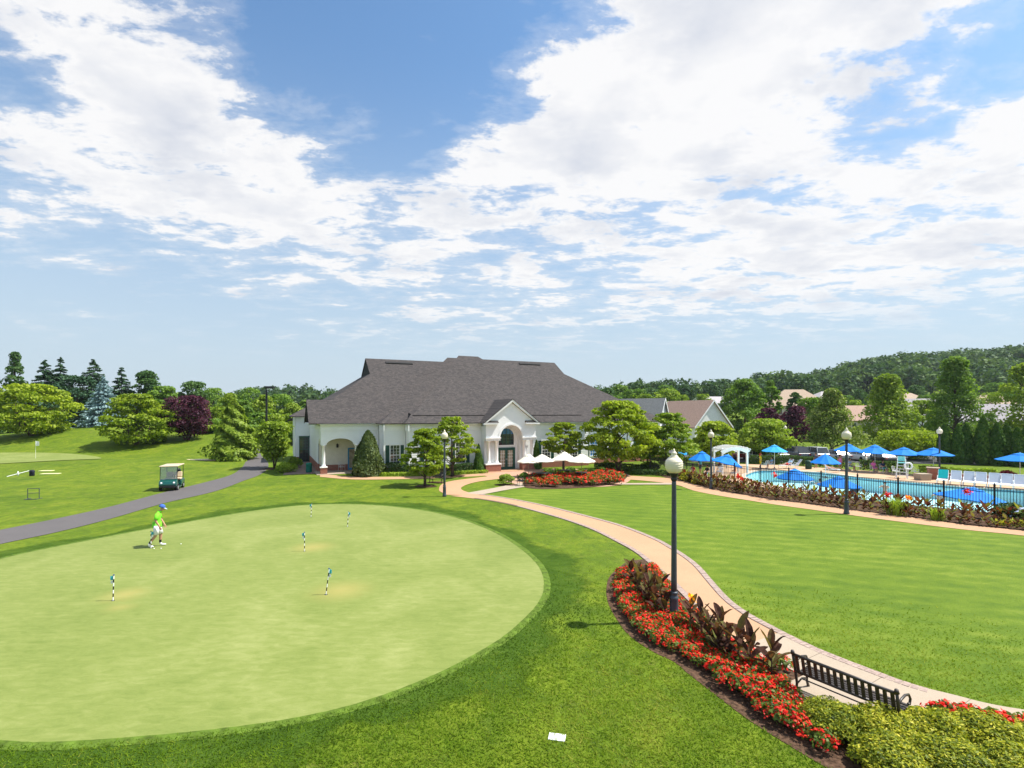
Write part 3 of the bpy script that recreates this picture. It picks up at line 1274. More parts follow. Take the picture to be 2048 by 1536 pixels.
# ------------------------------------------------------------------ clubhouse
CLUB_O, CLUB_A = (-17.87, 47.9), R(25.5)
M_SOFFIT = plain('soffit_paint', (0.74, 0.75, 0.76), 0.6, 0.2, 0.05)
M_LOGGIA = plain('cream_siding', (0.70, 0.66, 0.55), 0.6, 0.25, 0.06)
M_VENT = plain('ridge_vent', (0.03, 0.03, 0.03), 0.8, 0.2, 0.2)
M_BLUEDOOR = plain('blue_door_paint', (0.05, 0.22, 0.42), 0.45, 0.4, 0.1)
M_ROOM = plain('curtain_cream', (0.34, 0.29, 0.20), 0.8, 0.2, 0.35, 3)


def siding_front(mb, s0, s1, d, z0, z1, step=0.19):
    n = max(1, int(round((z1 - z0) / step)))
    h = (z1 - z0) / n
    for i in range(n):
        a, b = z0 + i * h, z0 + (i + 1) * h
        mb.add([(s0, d - 0.022, a), (s1, d - 0.022, a), (s1, d, b), (s0, d, b), (s0, d, a), (s1, d, a)], [(0, 1, 2, 3), (4, 5, 1, 0)])


def siding_side(mb, d0, d1, s, z0, z1, step=0.19, sg=-1):
    n = max(1, int(round((z1 - z0) / step)))
    h = (z1 - z0) / n
    for i in range(n):
        a, b = z0 + i * h, z0 + (i + 1) * h
        mb.add([(s + sg * 0.022, d0, a), (s + sg * 0.022, d1, a), (s, d1, b), (s, d0, b), (s, d0, a), (s, d1, a)], [(0, 1, 2, 3), (4, 5, 1, 0)])


def window(root, c, d, z0, w, h, cols=2, rows=4, shutters=True, glass=None, frame=None, name='window'):
    """front-facing sash window centred at s=c on the wall plane d"""
    f = MB()
    fw = 0.08
    f.bx(c - w / 2 - fw, c - w / 2, d - 0.07, d - 0.0, z0 - 0.04, z0 + h + 0.04)
    f.bx(c + w / 2, c + w / 2 + fw, d - 0.07, d - 0.0, z0 - 0.04, z0 + h + 0.04)
    f.bx(c - w / 2 - fw - 0.03, c + w / 2 + fw + 0.03, d - 0.1, d - 0.0, z0 + h + 0.041, z0 + h + 0.18)
    f.bx(c - w / 2 - fw - 0.03, c + w / 2 + fw + 0.03, d - 0.12, d - 0.0, z0 - 0.12, z0 - 0.041)
    o = f.build(name, frame or M_WHITE, root)
    MB().bx(c - w / 2 + 0.001, c + w / 2 - 0.001, d - 0.03, d - 0.024, z0 - 0.039, z0 + h + 0.039).build('pane', glass or M_GLASS, o)
    g = MB()
    for i in range(1, cols):
        x = c - w / 2 + w * i / cols
        g.bx(x - 0.011, x + 0.011, d - 0.052, d - 0.031, z0 - 0.03, z0 + h + 0.03)
    for i in range(1, rows):
        z = z0 + h * i / rows
        t = 0.03 if i * 2 == rows else 0.010
        g.bx(c - w / 2 + 0.002, c + w / 2 - 0.002, d - 0.056, d - 0.0315, z - t, z + t)
    g.build('muntin', frame or M_WHITE, o)
    if shutters:
        for sg in (-1, 1):
            x0 = c + sg * (w / 2 + fw + 0.03)
            x1 = x0 + sg * 0.36
            sb = MB()
            sb.bx(x0, x0 + sg * 0.05, d - 0.06, d - 0.023, z0 - 0.05, z0 + h + 0.05)
            sb.bx(x1 - sg * 0.05, x1, d - 0.06, d - 0.023, z0 - 0.05, z0 + h + 0.05)
            sb.bx(x0 + sg * 0.051, x1 - sg * 0.051, d - 0.0255, d - 0.0232, z0 - 0.05, z0 + h + 0.05)
            for q in range(16):
                zz = z0 + (h - 0.02) * q / 15
                sb.bx(x0 + sg * 0.051, x1 - sg * 0.051, d - 0.05, d - 0.026, zz - 0.035, zz + 0.03)
            sb.build('shutter', M_GREENP, root)
    return o


def cornice(root, s0, s1, d, z=4.78, ret=None):
    """frieze board, crown moulding and gutter along a front wall whose face is d"""
    mb = MB()
    mb.bx(s0, s1, d - 0.06, d + 0.02, z - 0.72, z - 0.26)
    mb.bx(s0 - 0.04, s1 + 0.04, d - 0.16, d + 0.02, z - 0.255, z - 0.16)
    mb.bx(s0 - 0.08, s1 + 0.08, d - 0.30, d + 0.02, z - 0.155, z - 0.075)
    mb.bx(s0 - 0.12, s1 + 0.12, d - 0.47, d + 0.02, z - 0.07, z + 0.02)
    return mb.build('cornice', M_WHITE, root)


def roof_obj(root, polys, name='roof', thick=0.10):
    mb = MB()
    for p in polys:
        mb.add(p, [list(range(len(p)))])
    me = mb.mesh(name, M_SHINGLE)
    for f in me.polygons:
        pass
    bm = bmesh.new()
    bm.from_mesh(me)
    bmesh.ops.remove_doubles(bm, verts=bm.verts, dist=0.001)
    for f in bm.faces:
        f.normal_update()
        if f.normal.z < 0:
            f.normal_flip()
    bm.to_mesh(me)
    bm.free()
    o = obj(name, me, root)
    md = o.modifiers.new('thickness', 'SOLIDIFY')
    md.thickness = thick
    md.offset = -1
    return o


def column(root, s, d, z0, z1, r=0.16):
    prof = [(r * 1.55, 0), (r * 1.55, 0.06), (r * 1.3, 0.09), (r * 1.35, 0.13), (r * 1.05, 0.17)]
    h = z1 - z0
    prof += [(r * 1.0, 0.3), (r, h * 0.4), (r * 0.86, h - 0.2), (r * 0.95, h - 0.19), (r * 0.95, h - 0.15), (r * 1.25, h - 0.09), (r * 1.4, h - 0.085), (r * 1.4, h)]
    return MB().lathe(prof, 18, (s, d, z0)).build('column', M_WHITE, root, True)


def arch_pts(c, r, zs, n=16, rise=None):
    rise = r if rise is None else rise
    return [(c - r * math.cos(math.pi * i / n), zs + rise * math.sin(math.pi * i / n)) for i in range(n + 1)]


def build_club():
    root = empty('clubhouse', (CLUB_O[0], CLUB_O[1], 0), CLUB_A)
    tag(root, 'white clapboard clubhouse with big grey hipped roof and gabled porch', 'building')
    E, T = 4.78, 0.669
    # ---- walls: loggia block (d 0), second block (d -2.4), main block (d -3.7), right block (d -2.4)
    for (fn, args) in [(siding_front, (5.35, 7.39, -2.4, 0.62, E - 0.1)), (siding_side, (-2.4, 0.0, 5.35, 0.62, E - 0.1)), (siding_front, (7.39, 27.3, -3.7, 0.62, E - 0.1)), (siding_side, (-3.7, -2.4, 7.39, 0.62, E - 0.1)),
                       (siding_front, (27.3, 38.6, -2.4, 0.62, E - 0.1)), (siding_side, (-2.4, 19, 38.6, 0.62, E - 0.1, 0.19, 1)), (siding_side, (2.6, 15.0, 0.0, 0.62, E - 0.1))]:
        w = MB()
        fn(w, *args)
        w.build('wall', M_SIDING, root)
    inner = MB()
    inner.bx(5.40, 7.43, -2.36, 3, 0, E - 0.1)
    inner.bx(7.43, 27.27, -3.66, 10, 0, E - 0.1)
    inner.bx(27.31, 38.55, -2.36, 18, 0, E - 0.1)
    inner.bx(0.04, 20, 3.0, 15, 0, E - 0.1)
    inner.build('wall_core', M_SIDING, root)
    for q in [(5.30, 7.36, -2.46, -2.3, 0, 0.62), (7.34, 15.6, -3.76, -3.6, 0, 0.62), (19.2, 27.35, -3.76, -3.6, 0, 0.62), (27.36, 38.65, -2.46, -2.3, 0, 0.62), (-0.06, 0.1, 2.5, 15.0, 0, 0.75)]:
        MB().bx(*q).build('brick_base', M_BRICK, root)
    # corner boards
    for (s, d) in [(5.35, -2.4), (7.39, -3.7), (38.6, -2.4)]:
        MB().bx(s - 0.045, s + 0.13, d - 0.045, d + 0.12, 0.63, E - 0.73).build('corner_board', M_WHITE, root)
    # ---- loggia
    fr = MB()
    pts = [(0.0, E - 0.7), (0.0, 2.76), (0.5, 2.76)] + [(x, z) for x, z in arch_pts(1.72, 1.22, 2.76, 18, 0.58)][1:-1] + [(2.94, 2.76), (3.45, 2.76), (3.45, 0.0), (5.33, 0.0), (5.33, E - 0.7)]
    fr.prism(pts, 0.0, 0.32, 'y')
    fr.prism([(0.33, E - 0.7), (0.33, 2.76), (0.55, 2.76), (0.9, 3.15), (1.35, 3.3), (1.85, 3.15), (2.2, 2.76), (2.55, 2.76), (2.55, E - 0.7)], 0.001, 0.30, 'x')
    fr.build('arch', M_WHITE, root)
    lw = MB()
    siding_front(lw, 3.46, 5.33, -0.002, 0.65, E - 0.72)
    lw.build('wall', M_SIDING, root)
    MB().bx(3.44, 5.34, -0.06, 0.0, 0, 0.65).build('brick_base', M_BRICK, root)
    bk = MB()
    siding_front(bk, 0.05, 5.35, 2.6, 0.62, 3.9)
    bk.build('loggia_wall', M_LOGGIA, root)
    MB().bx(0.05, 5.35, 2.52, 2.62, 0, 0.62).build('brick_base', M_BRICK, root)
    MB().bx(0.02, 5.3, 0.3, 2.6, 3.62, 3.68).build('loggia_ceiling', M_SOFFIT, root)
    MB().bx(-0.4, 5.4, -0.5, 2.6, 0.0, 0.05).build('loggia_floor', M_CONC, root)
    for s in (0.24, 3.2):
        MB().bx(s - 0.30, s + 0.30, -0.14, 0.46, 0, 0.62).build('pedestal', M_BRICK, root)
        MB().bx(s - 0.34, s + 0.34, -0.18, 0.50, 0.62, 0.70).build('pedestal_cap', M_WHITE, root)
        column(root, s, 0.16, 0.70, 2.76, 0.15)
    lan = MB().lathe([(0.02, 0), (0.10, 0.02), (0.12, 0.3), (0.03, 0.42)], 8, (1.75, 2.46, 2.3))
    lan.build('lantern', M_BLACKM, root)
    df = MB()
    for (x0, x1, z0, z1) in [(2.75, 2.87, 0.05, 2.25), (3.45, 3.55, 0.05, 2.25), (2.871, 3.449, 2.13, 2.25), (2.871, 3.449, 0.05, 0.25)]:
        df.bx(x0, x1, 2.44, 2.515, z0, z1)
    dr = df.build('door', M_BLUEDOOR, root)
    MB().bx(2.872, 3.448, 2.47, 2.49, 0.251, 2.129).build('pane', M_ROOM, dr)
    cornice(root, -0.05, 5.25, 0.0)
    cornice(root, 5.35, 7.3, -2.4)
    cornice(root, 7.39, 14.45, -3.7)
    cornice(root, 20.3, 27.3, -3.7)
    cornice(root, 27.42, 38.6, -2.4)
    # cornice along the receding left side
    sc_ = MB()
    sc_.bx(-0.06, 0.02, 0.03, 14.9, E - 0.72, E - 0.26)
    sc_.bx(-0.30, 0.02, 0.03, 14.9, E - 0.155, E - 0.06)
    sc_.bx(-1.05, 0.02, -0.1, 6.2, E - 0.055, E + 0.0)
    sc_.build('cornice', M_WHITE, root)
    # returns of the stepped cornice
    for q in [(5.23, 5.30, -2.86, -0.48, E - 0.72, E - 0.06), (7.22, 7.31, -4.15, -2.9, E - 0.72, E - 0.06)]:
        MB().bx(*q).build('cornice_return', M_WHITE, root)
    # ---- back-left block with tall glazed door
    bb = MB()
    siding_front(bb, -1.6, 0.0, 14.0, 0.6, 5.2)
    siding_side(bb, 14.0, 20, -1.6, 0.6, 5.2)
    bb.bx(-1.56, 0.02, 14.04, 20, 0, 5.2)
    bb.build('wall', M_SIDING, root)
    MB().bx(-1.66, -1.2, 13.9, 14.02, 0, 0.6).build('brick_base', M_BRICK, root)
    cornice(root, -1.6, 0.3, 14.0, 5.35)
    roof_obj(root, [[(-2.1, 13.4, 5.36), (0.6, 13.4, 5.36), (0.6, 16.5, 6.6), (0.0, 16.5, 6.6)], [(-2.1, 13.4, 5.36), (0.0, 16.5, 6.6), (-2.1, 20, 5.36)]])
    window(root, -0.62, 14.0, 0.1, 0.95, 2.75, 3, 8, False, M_GLASS, M_GREENP, 'door')
    # ---- windows
    window(root, 6.37, -2.4, 0.9, 0.85, 1.75, 3, 6)
    for c in (9.4, 12.45, 22.0, 25.4):
        window(root, c, -3.7, 0.95, 0.95, 1.85, 3, 6)
    for c in (28.9, 32.4, 35.6):
        window(root, c, -2.4, 0.95, 0.95, 1.85, 3, 6, True, M_BGLASS if c == 28.9 else M_GLASS)
    # ---- roofs
    def pl(s, d, e):
        return (s, d, E + T * (d - e))
    r = []
    # left roof with low side gable and Dutch gablet
    A = [pl(-1.1, -0.5, -0.5), pl(17, -0.5, -0.5), pl(17, 10.5, -0.5), pl(5.8, 10.5, -0.5), pl(5.8, 7.5, -0.5), pl(1.2, 2.9, -0.5), pl(-1.1, 2.9, -0.5)]
    r.append(A)
    zr = E + T * 3.4
    r.append([(-1.1, 2.9, zr), (1.2, 2.9, zr), (1.2, 6.3, E), (-1.1, 6.3, E)])
    zg = E + T * 8.0
    r.append([(1.2, 2.9, zr), (5.8, 7.5, zg), (5.8, 13.5, zg), (1.2, 18.1, zr)])
    r.append([(1.2, 18.1, zr), (5.8, 13.5, zg), (5.8, 10.5, E + T * 11), (17, 10.5, E + T * 11), (17, 21.5, E), (-2.2, 21.5, E)])
    roof_obj(root, r)
    gb = MB()
    gb.add([(5.9, 7.5, zg), (5.9, 13.5, zg), (5.9, 10.5, E + T * 11 - 0.05)], [(0, 1, 2)])
    gb.build('gablet', M_VENT, root)
    gw = MB()
    gw.add([(-0.1, -0.1, E), (-0.1, 6.0, E), (-0.1, 2.9, zr - 0.1)], [(0, 1, 2)])
    gw.build('gable', M_SIDING, root)
    # right roof (runs under the middle one)
    e = -2.9
    r = [[pl(4.9, e, e), pl(39.2, e, e), pl(30.2, 6.1, e), pl(30.2, 8.6, e), pl(15.2, 8.6, e)],
         [(39.2, e, E), (39.2, 20.1, E), (30.2, 11.1, E + T * 9), (30.2, 6.1, E + T * 9)],
         [(39.2, 20.1, E), (15.2, 20.1, E), (15.2, 8.6, E + T * 11.5), (30.2, 8.6, E + T * 11.5), (30.2, 11.1, E + T * 9)],
         [pl(4.9, e, e), pl(15.2, 8.6, e), (15.2, 12, E + T * 11.5 - 2), (4.9, 2.0, E)]]
    roof_obj(root, r)
    gb = MB()
    gb.add([(30.15, 6.1, E + T * 9), (30.15, 11.1, E + T * 9), (30.15, 8.6, E + T * 11.5 - 0.05)], [(0, 1, 2)])
    gb.build('gablet', M_VENT, root)
    # middle roof
    e = -4.2
    q = 0.10
    r = [[(7.9, -3.2, E + T * 1.0 + q), (26.8, -3.2, E + T * 1.0 + q), (18.7, 7.4, E + T * 11.6 + q), (16.2, 7.4, E + T * 11.6 + q)],
         [(7.9, -3.2, E + T * 1.0 + q), (16.2, 7.4, E + T * 11.6 + q), (16.2, 10, E + T * 9), (7.9, 0, E + 1.2)],
         [(26.8, -3.2, E + T * 1.0 + q), (18.7, 7.4, E + T * 11.6 + q), (18.7, 10, E + T * 9), (26.8, 0, E + 1.2)],
         [(16.2, 7.4, E + T * 11.6 + q), (18.7, 7.4, E + T * 11.6 + q), (18.7, 10, E + T * 9), (16.2, 10, E + T * 9)]]
    roof_obj(root, r, thick=0.16)
    roof_obj(root, [[(6.9, e, E + 0.02), (27.8, e, E + 0.02), (26.9, -2.9, E + T * 1.3), (7.8, -2.9, E + T * 1.3)], [(6.9, e, E + 0.02), (7.8, -2.9, E + T * 1.3), (7.8, -1.9, E + 0.6), (6.9, -2.4, E)]])
    # ridge vents
    for (s0, s1, d, ee) in [(8.0, 11.2, 9.7, -0.5), (24.6, 27.6, 7.9, -2.9)]:
        z = E + T * (d - ee)
        M = Matrix.Translation(((s0 + s1) / 2, d, z + 0.07)) @ Matrix.Rotation(math.atan(T), 4, 'X')
        MB().box((0, 0, 0), (s1 - s0, 0.35, 0.12), 0, 0, M).build('roof_vent', M_VENT, root)
    # ---- porch
    c, hw = 17.35, 2.95
    P0 = -5.0
    zp = 4.78
    apex = 7.09
    pt = [(c - 2.72, 3.25), (c - 1.22, 3.25)] + arch_pts(c, 1.22, 3.25, 20, 1.28)[1:-1] + [(c + 1.22, 3.25), (c + 2.72, 3.25), (c + 2.72, zp), (c, apex - 0.28), (c - 2.72, zp)]
    MB().prism(pt, P0, P0 + 0.5, 'y').build('porch_front', M_SIDING, root)
    # archivolt moulding
    am = MB()
    ao, ai = arch_pts(c, 1.45, 3.25, 20, 1.5), arch_pts(c, 1.24, 3.25, 20, 1.3)
    for i in range(20):
        am.prism([ai[i], ai[i + 1], ao[i + 1], ao[i]], P0 - 0.05, P0 - 0.002, 'y')
    am.build('arch_moulding', M_WHITE, root)
    # barrel vault and side walls of the porch
    va = MB()
    av = arch_pts(c, 1.24, 3.25, 20, 1.3)
    for i in range(20):
        va.add([(av[i][0], P0 + 0.45, av[i][1]), (av[i + 1][0], P0 + 0.45, av[i + 1][1]), (av[i + 1][0], -3.7, av[i + 1][1]), (av[i][0], -3.7, av[i][1])], [(0, 1, 2, 3)])
    va.bx(c - 1.45, c - 1.25, -4.28, -3.7, 0.0, 3.25)
    va.bx(c + 1.25, c + 1.45, -4.28, -3.7, 0.0, 3.25)
    va.build('porch_vault', M_WHITE, root)
    sw = MB()
    siding_side(sw, P0 + 0.5, -3.7, c - 2.7, 0.7, zp - 0.3)
    sw.bx(c - 2.69, c - 1.46, -4.2, -3.7, 0.0, zp - 0.3)
    sw.build('porch_wall', M_SIDING, root)
    MB().bx(c + 1.46, c + 2.69, -4.2, -3.7, 0.0, zp - 0.3).build('porch_wall', M_SIDING, root)
    # entablatures, columns, pedestals
    for sg in (-1, 1):
        x0, x1 = c + sg * 1.22, c + sg * 2.76
        a, b_ = min(x0, x1), max(x0, x1)
        MB().bx(a, b_, P0 - 0.06, P0 + 0.56, 3.05, 3.249).build('entablature', M_WHITE, root)
        MB().bx(a - 0.05, b_ + 0.05, P0 - 0.12, P0 + 0.6, 3.25, 3.34).build('entablature_cap', M_WHITE, root)
        for q_ in (1.52, 2.38):
            column(root, c + sg * q_, P0 + 0.22, 0.80, 3.05, 0.17)
        MB().bx(a - 0.02, b_ + 0.04, P0 - 0.12, P0 + 0.66, 0, 0.70).build('pedestal', M_BRICK, root)
        MB().bx(a - 0.06, b_ + 0.08, P0 - 0.16, P0 + 0.7, 0.70, 0.80).build('pedestal_cap', M_WHITE, root)
        # cornice return with its little roof
        MB().bx(*(sorted((c + sg * 1.5, c + sg * (hw + 0.1)))), P0 - 0.32, P0 + 0.1, zp - 0.14, zp + 0.03).build('cornice_return', M_WHITE, root)
        xs = sorted((c + sg * 1.5, c + sg * (hw + 0.02)))
        cr = MB()
        cr.add([(xs[0], P0 - 0.34, zp + 0.031), (xs[1], P0 - 0.34, zp + 0.031), (xs[1], P0 - 0.001, zp + 0.22), (xs[0], P0 - 0.001, zp + 0.22), (xs[0], P0 - 0.001, zp + 0.031), (xs[1], P0 - 0.001, zp + 0.031)], [(0, 1, 2, 3), (0, 3, 4), (1, 5, 2)])
        cr.build('return_roof', M_SHINGLE, root)
        # rake boards
        rk = MB()
        p0, p1 = Vector((c, 0, apex + 0.02)), Vector((c + sg * (hw + 0.12), 0, zp + 0.02))
        rk.add([(c, P0 - 0.3, apex + 0.03), (p1.x, P0 - 0.3, p1.z), (p1.x, P0 - 0.3, p1.z - 0.22), (c, P0 - 0.3, apex - 0.22),
                (c, P0 - 0.01, apex + 0.03), (p1.x, P0 - 0.01, p1.z), (p1.x, P0 - 0.01, p1.z - 0.22), (c, P0 - 0.01, apex - 0.22)],
               [(0, 1, 2, 3), (0, 4, 5, 1), (3, 2, 6, 7), (1, 5, 6, 2), (4, 7, 6, 5)])
        rk.build('rake_board', M_WHITE, root)
    ap = apex + 0.06
    roof_obj(root, [[(c, P0 - 0.33, ap), (c, -0.2, ap), (c - hw - 0.15, -0.2, zp), (c - hw - 0.15, P0 - 0.33, zp)], [(c, P0 - 0.33, ap), (c, -0.2, ap), (c + hw + 0.15, -0.2, zp), (c + hw + 0.15, P0 - 0.33, zp)]], thick=0.05)
    # arched window above the doors
    aw = MB()
    wz, wr = 3.35, 0.85
    ao, ai = arch_pts(c, wr + 0.1, wz, 18), arch_pts(c, wr, wz, 18)
    for i in range(18):
        aw.prism([ai[i], ai[i + 1], ao[i + 1], ao[i]], -3.82, -3.73, 'y')
    aw.bx(c - wr - 0.1, c - wr, -3.82, -3.73, 2.50, wz)
    aw.bx(c + wr, c + wr + 0.1, -3.82, -3.73, 2.50, wz)
    aw.bx(c - wr - 0.1, c + wr + 0.1, -3.84, -3.73, 2.38, 2.499)
    awo = aw.build('arched_window', M_WHITE, root)
    gl = [(c - wr, 2.5)] + arch_pts(c, wr, wz, 18) + [(c + wr, 2.5)]
    up = [p for p in arch_pts(c, wr, wz, 18) if p[1] > wz + 0.25]
    MB().prism([(c - wr, 2.5), (c - wr, wz + 0.25)] + [(c + wr, wz + 0.25), (c + wr, 2.5)], -3.755, -3.75, 'y').build('pane', M_GLASS, awo)
    MB().prism([(c - wr + 0.03, wz + 0.255)] + up + [(c + wr - 0.03, wz + 0.255)], -3.755, -3.75, 'y').build('pane', M_BGLASS, awo)
    mu = MB()
    for q_ in (-0.42, 0, 0.42):
        mu.bx(c + q_ - 0.022, c + q_ + 0.022, -3.80, -3.757, 2.5, wz + math.sqrt(max(0, wr * wr - q_ * q_)) - 0.005)
    for z in (2.82, 3.14, 3.46):
        mu.bx(c - wr, c + wr, -3.795, -3.758, z - 0.018, z + 0.018)
    mu.build('muntin', M_GREENP, awo)
    # french doors
    for sg in (-1, 1):
        dr = MB()
        x0, x1 = (c - 0.86, c - 0.012) if sg < 0 else (c + 0.012, c + 0.86)
        for (a, b_, z0, z1) in [(x0, x0 + 0.13, 0.05, 2.15), (x1 - 0.13, x1, 0.05, 2.15), (x0 + 0.131, x1 - 0.131, 1.97, 2.15), (x0 + 0.131, x1 - 0.131, 0.05, 0.30)]:
            dr.bx(a, b_, -3.83, -3.75, z0, z1)
        do = dr.build('door', M_GREENP, root)
        MB().bx(x0 + 0.132, x1 - 0.132, -3.785, -3.78, 0.301, 1.969).build('pane', M_ROOM, do)
        g = MB()
        for i in (1, 2):
            x = x0 + 0.13 + (x1 - x0 - 0.26) * i / 3
            g.bx(x - 0.013, x + 0.013, -3.81, -3.787, 0.302, 1.968)
        for i in range(1, 5):
            z = 0.3 + 1.67 * i / 5
            g.bx(x0 + 0.133, x1 - 0.133, -3.812, -3.788, z - 0.013, z + 0.013)
        g.build('muntin', M_WHITE, do)
        MB().lathe([(0.02, 0), (0.02, 0.14)], 8, (c + sg * 0.06, -3.86, 1.0)).build('handle', M_ALU, do)
    fr = MB()
    fr.bx(c - 0.97, c - 0.861, -3.84, -3.72, 0.0, 2.24)
    fr.bx(c + 0.861, c + 0.97, -3.84, -3.72, 0.0, 2.24)
    fr.bx(c - 0.859, c + 0.859, -3.84, -3.72, 2.155, 2.24)
    fr.build('door_frame', M_GREENP, root)
    MB().bx(c - 2.9, c + 2.9, -5.5, -3.7, 0.0, 0.045).build('porch_floor', M_TAN, root)
    # downspouts
    for (s, d) in [(5.2, -0.08), (7.25, -2.48), (27.5, -2.5)]:
        MB().bx(s - 0.05, s + 0.05, d - 0.07, d, 0.1, E - 0.75).build('downspout', M_WHITE, root)


build_club()


# ------------------------------------------------------------------ houses beyond
def house(x, Y, ang, L, W, hw, hr, wall, roofm, label, gable_windows=True, hip=False):
    """L along the local x axis, W deep, walls hw high, ridge hr; gable ends at x = +-L/2"""
    loc = at0(x, Y)
    root = empty('house', loc, ang)
    tag(root, label, 'house')
    mb = MB()
    l2, w2 = L / 2, W / 2
    if hip:
        mb.bx(-l2, l2, -w2, w2, -3.0, hw)
    else:
        mb.prism([(-w2, -3.0), (w2, -3.0), (w2, hw), (0, hr - 0.12), (-w2, hw)], -l2, l2, 'x')
    mb.build('wall', wall, root)
    ov = 0.45
    k = (hr - hw) / w2
    rm = MB()
    if hip:
        q = w2
        a = [(-l2 - ov, -w2 - ov, hw), (l2 + ov, -w2 - ov, hw), (l2 + ov, w2 + ov, hw), (-l2 - ov, w2 + ov, hw), (-l2 + q, 0, hr), (l2 - q, 0, hr)]
        rm.add(a, [(0, 1, 5, 4), (2, 3, 4, 5), (1, 2, 5), (3, 0, 4)])
    else:
        ze = hw - ov * k
        a = [(-l2 - ov, -w2 - ov, ze), (l2 + ov, -w2 - ov, ze), (l2 + ov, 0, hr), (-l2 - ov, 0, hr), (-l2 - ov, w2 + ov, ze), (l2 + ov, w2 + ov, ze)]
        rm.add(a, [(0, 1, 2, 3), (3, 2, 5, 4)])
    ro = rm.build('roof', roofm, root)
    md = ro.modifiers.new('thickness', 'SOLIDIFY')
    md.thickness = 0.18
    if not hip:
        for sx in (-1, 1):
            rk = MB()
            for sy in (-1, 1):
                ze = hw - ov * k
                rk.add([(sx * (l2 + ov + 0.02), sy * (w2 + ov), ze + 0.05), (sx * (l2 + ov + 0.02), 0, hr + 0.05), (sx * (l2 + ov + 0.02), 0, hr - 0.3), (sx * (l2 + ov + 0.02), sy * (w2 + ov), ze - 0.28),
                        (sx * (l2 + ov - 0.02), sy * (w2 + ov), ze + 0.05), (sx * (l2 + ov - 0.02), 0, hr + 0.05), (sx * (l2 + ov - 0.02), 0, hr - 0.3), (sx * (l2 + ov - 0.02), sy * (w2 + ov), ze - 0.28)],
                       [(0, 1, 2, 3), (4, 7, 6, 5), (0, 4, 5, 1), (3, 2, 6, 7)])
            rk.build('rake_board', M_WHITE, root)
    if gable_windows:
        sx = l2 + 0.02
        for (y, z, wy, wz_) in ([(0, hw * 0.9, 1.3, 1.6), (-W * 0.28, hw * 0.5, 0.9, 1.4), (W * 0.28, hw * 0.5, 0.9, 1.4)]):
            for sg in (-1, 1):
                f = MB()
                f.bx(sg * sx, sg * (sx + 0.05), y - wy / 2 - 0.1, y + wy / 2 + 0.1, z - wz_ / 2 - 0.1, z + wz_ / 2 + 0.1)
                wo = f.build('window', M_WHITE, root)
                MB().bx(sg * (sx + 0.052), sg * (sx + 0.07), y - wy / 2, y + wy / 2, z - wz_ / 2, z + wz_ / 2).build('pane', M_GLASS, wo)
    for i in range(3):
        x0 = -L * 0.3 + L * 0.3 * i
        f = MB()
        f.bx(x0 - 0.55, x0 + 0.55, -w2 - 0.05, -w2 - 0.01, hw * 0.35, hw * 0.35 + 1.5)
        wo = f.build('window', M_WHITE, root)
        MB().bx(x0 - 0.45, x0 + 0.45, -w2 - 0.07, -w2 - 0.052, hw * 0.35 + 0.1, hw * 0.35 + 1.4).build('pane', M_GLASS, wo)
    return root


def at0(x, Y):
    X = gx(x, Y)
    return (X, Y, zt1(X, Y))


M_RBROWN = plain('brown_shingle', (0.37, 0.25, 0.20), 0.9, 0.15, 0.25, 5, 0.3)
M_RGREY = plain('grey_shingle', (0.22, 0.22, 0.22), 0.9, 0.15, 0.22, 5, 0.3)
M_RTAN = plain('tan_shingle', (0.42, 0.32, 0.24), 0.9, 0.15, 0.2, 5, 0.3)
M_RLILAC = plain('pale_grey_shingle', (0.38, 0.35, 0.36), 0.9, 0.15, 0.2, 5, 0.3)
M_WSID = plain('house_white_siding', (0.86, 0.85, 0.83), 0.6, 0.25, 0.06)
M_TSID = plain('house_tan_siding', (0.55, 0.47, 0.38), 0.7, 0.2, 0.08)
zz = at0(1270, 92)[2]
house(1277, 92, R(-36), 9.0, 5.6, gz(845, 92) - zz, gz(797, 92) - zz, M_WSID, M_RGREY, 'white-gabled house with grey roof peeping out behind the clubhouse')
zz = at0(1385, 104)[2]
house(1380, 104, R(-68), 12.5, 8.6, gz(848, 104) - zz, gz(801, 104) - zz, M_WSID, M_RBROWN, 'white-gabled house with brown shingle roof and arched window')
for (x, Y, a, L, W, ye, yr, wl_, rf, lb, hp) in [
        (1588, 150, R(-15), 16, 11, 812, 779, M_TSID, M_RTAN, 'tan-roofed house behind the slim dark tree', True),
        (1648, 165, R(10), 13, 11, 806, 783, M_TSID, M_RLILAC, 'pale grey-roofed house between the tan roof and the linden', True),
        (1708, 118, R(0), 10, 9, 838, 811, M_TSID, M_RBROWN, 'low brown-roofed house glimpsed right of the linden', False),
        (1815, 160, R(-10), 13, 11, 812, 786, M_WSID, M_RTAN, 'tan-roofed house half hidden by the pyramid tree', True),
        (1858, 130, R(-25), 13, 10, 830, 797, M_WSID, M_RLILAC, 'grey-roofed house left of the tallest pointed tree', False),
        (1978, 150, R(-12), 15, 11, 818, 790, M_WSID, M_RTAN, 'long pale-roofed house right of the tallest pointed tree', True),
        (1985, 122, R(-30), 12, 10, 840, 808, M_TSID, M_RLILAC, 'grey-roofed house low behind the clipped evergreens', False),
        (1425, 190, R(15), 12, 10, 806, 793, M_WSID, M_RLILAC, 'small far house over the ridge of the brown-roofed house', False)]:
    zz = at0(x, Y)[2]
    house(x, Y, a, L, W, max(2.2, gz(ye, Y) - zz), max(4.0, gz(yr, Y) - zz), wl_, rf, lb, True, hp)
zz = at0(567, 420)[2]
house(567, 420, R(20), 11, 8, gz(796, 420) - zz, gz(790, 420) - zz, M_WSID, M_RLILAC, 'tiny white house on the far wooded ridge')


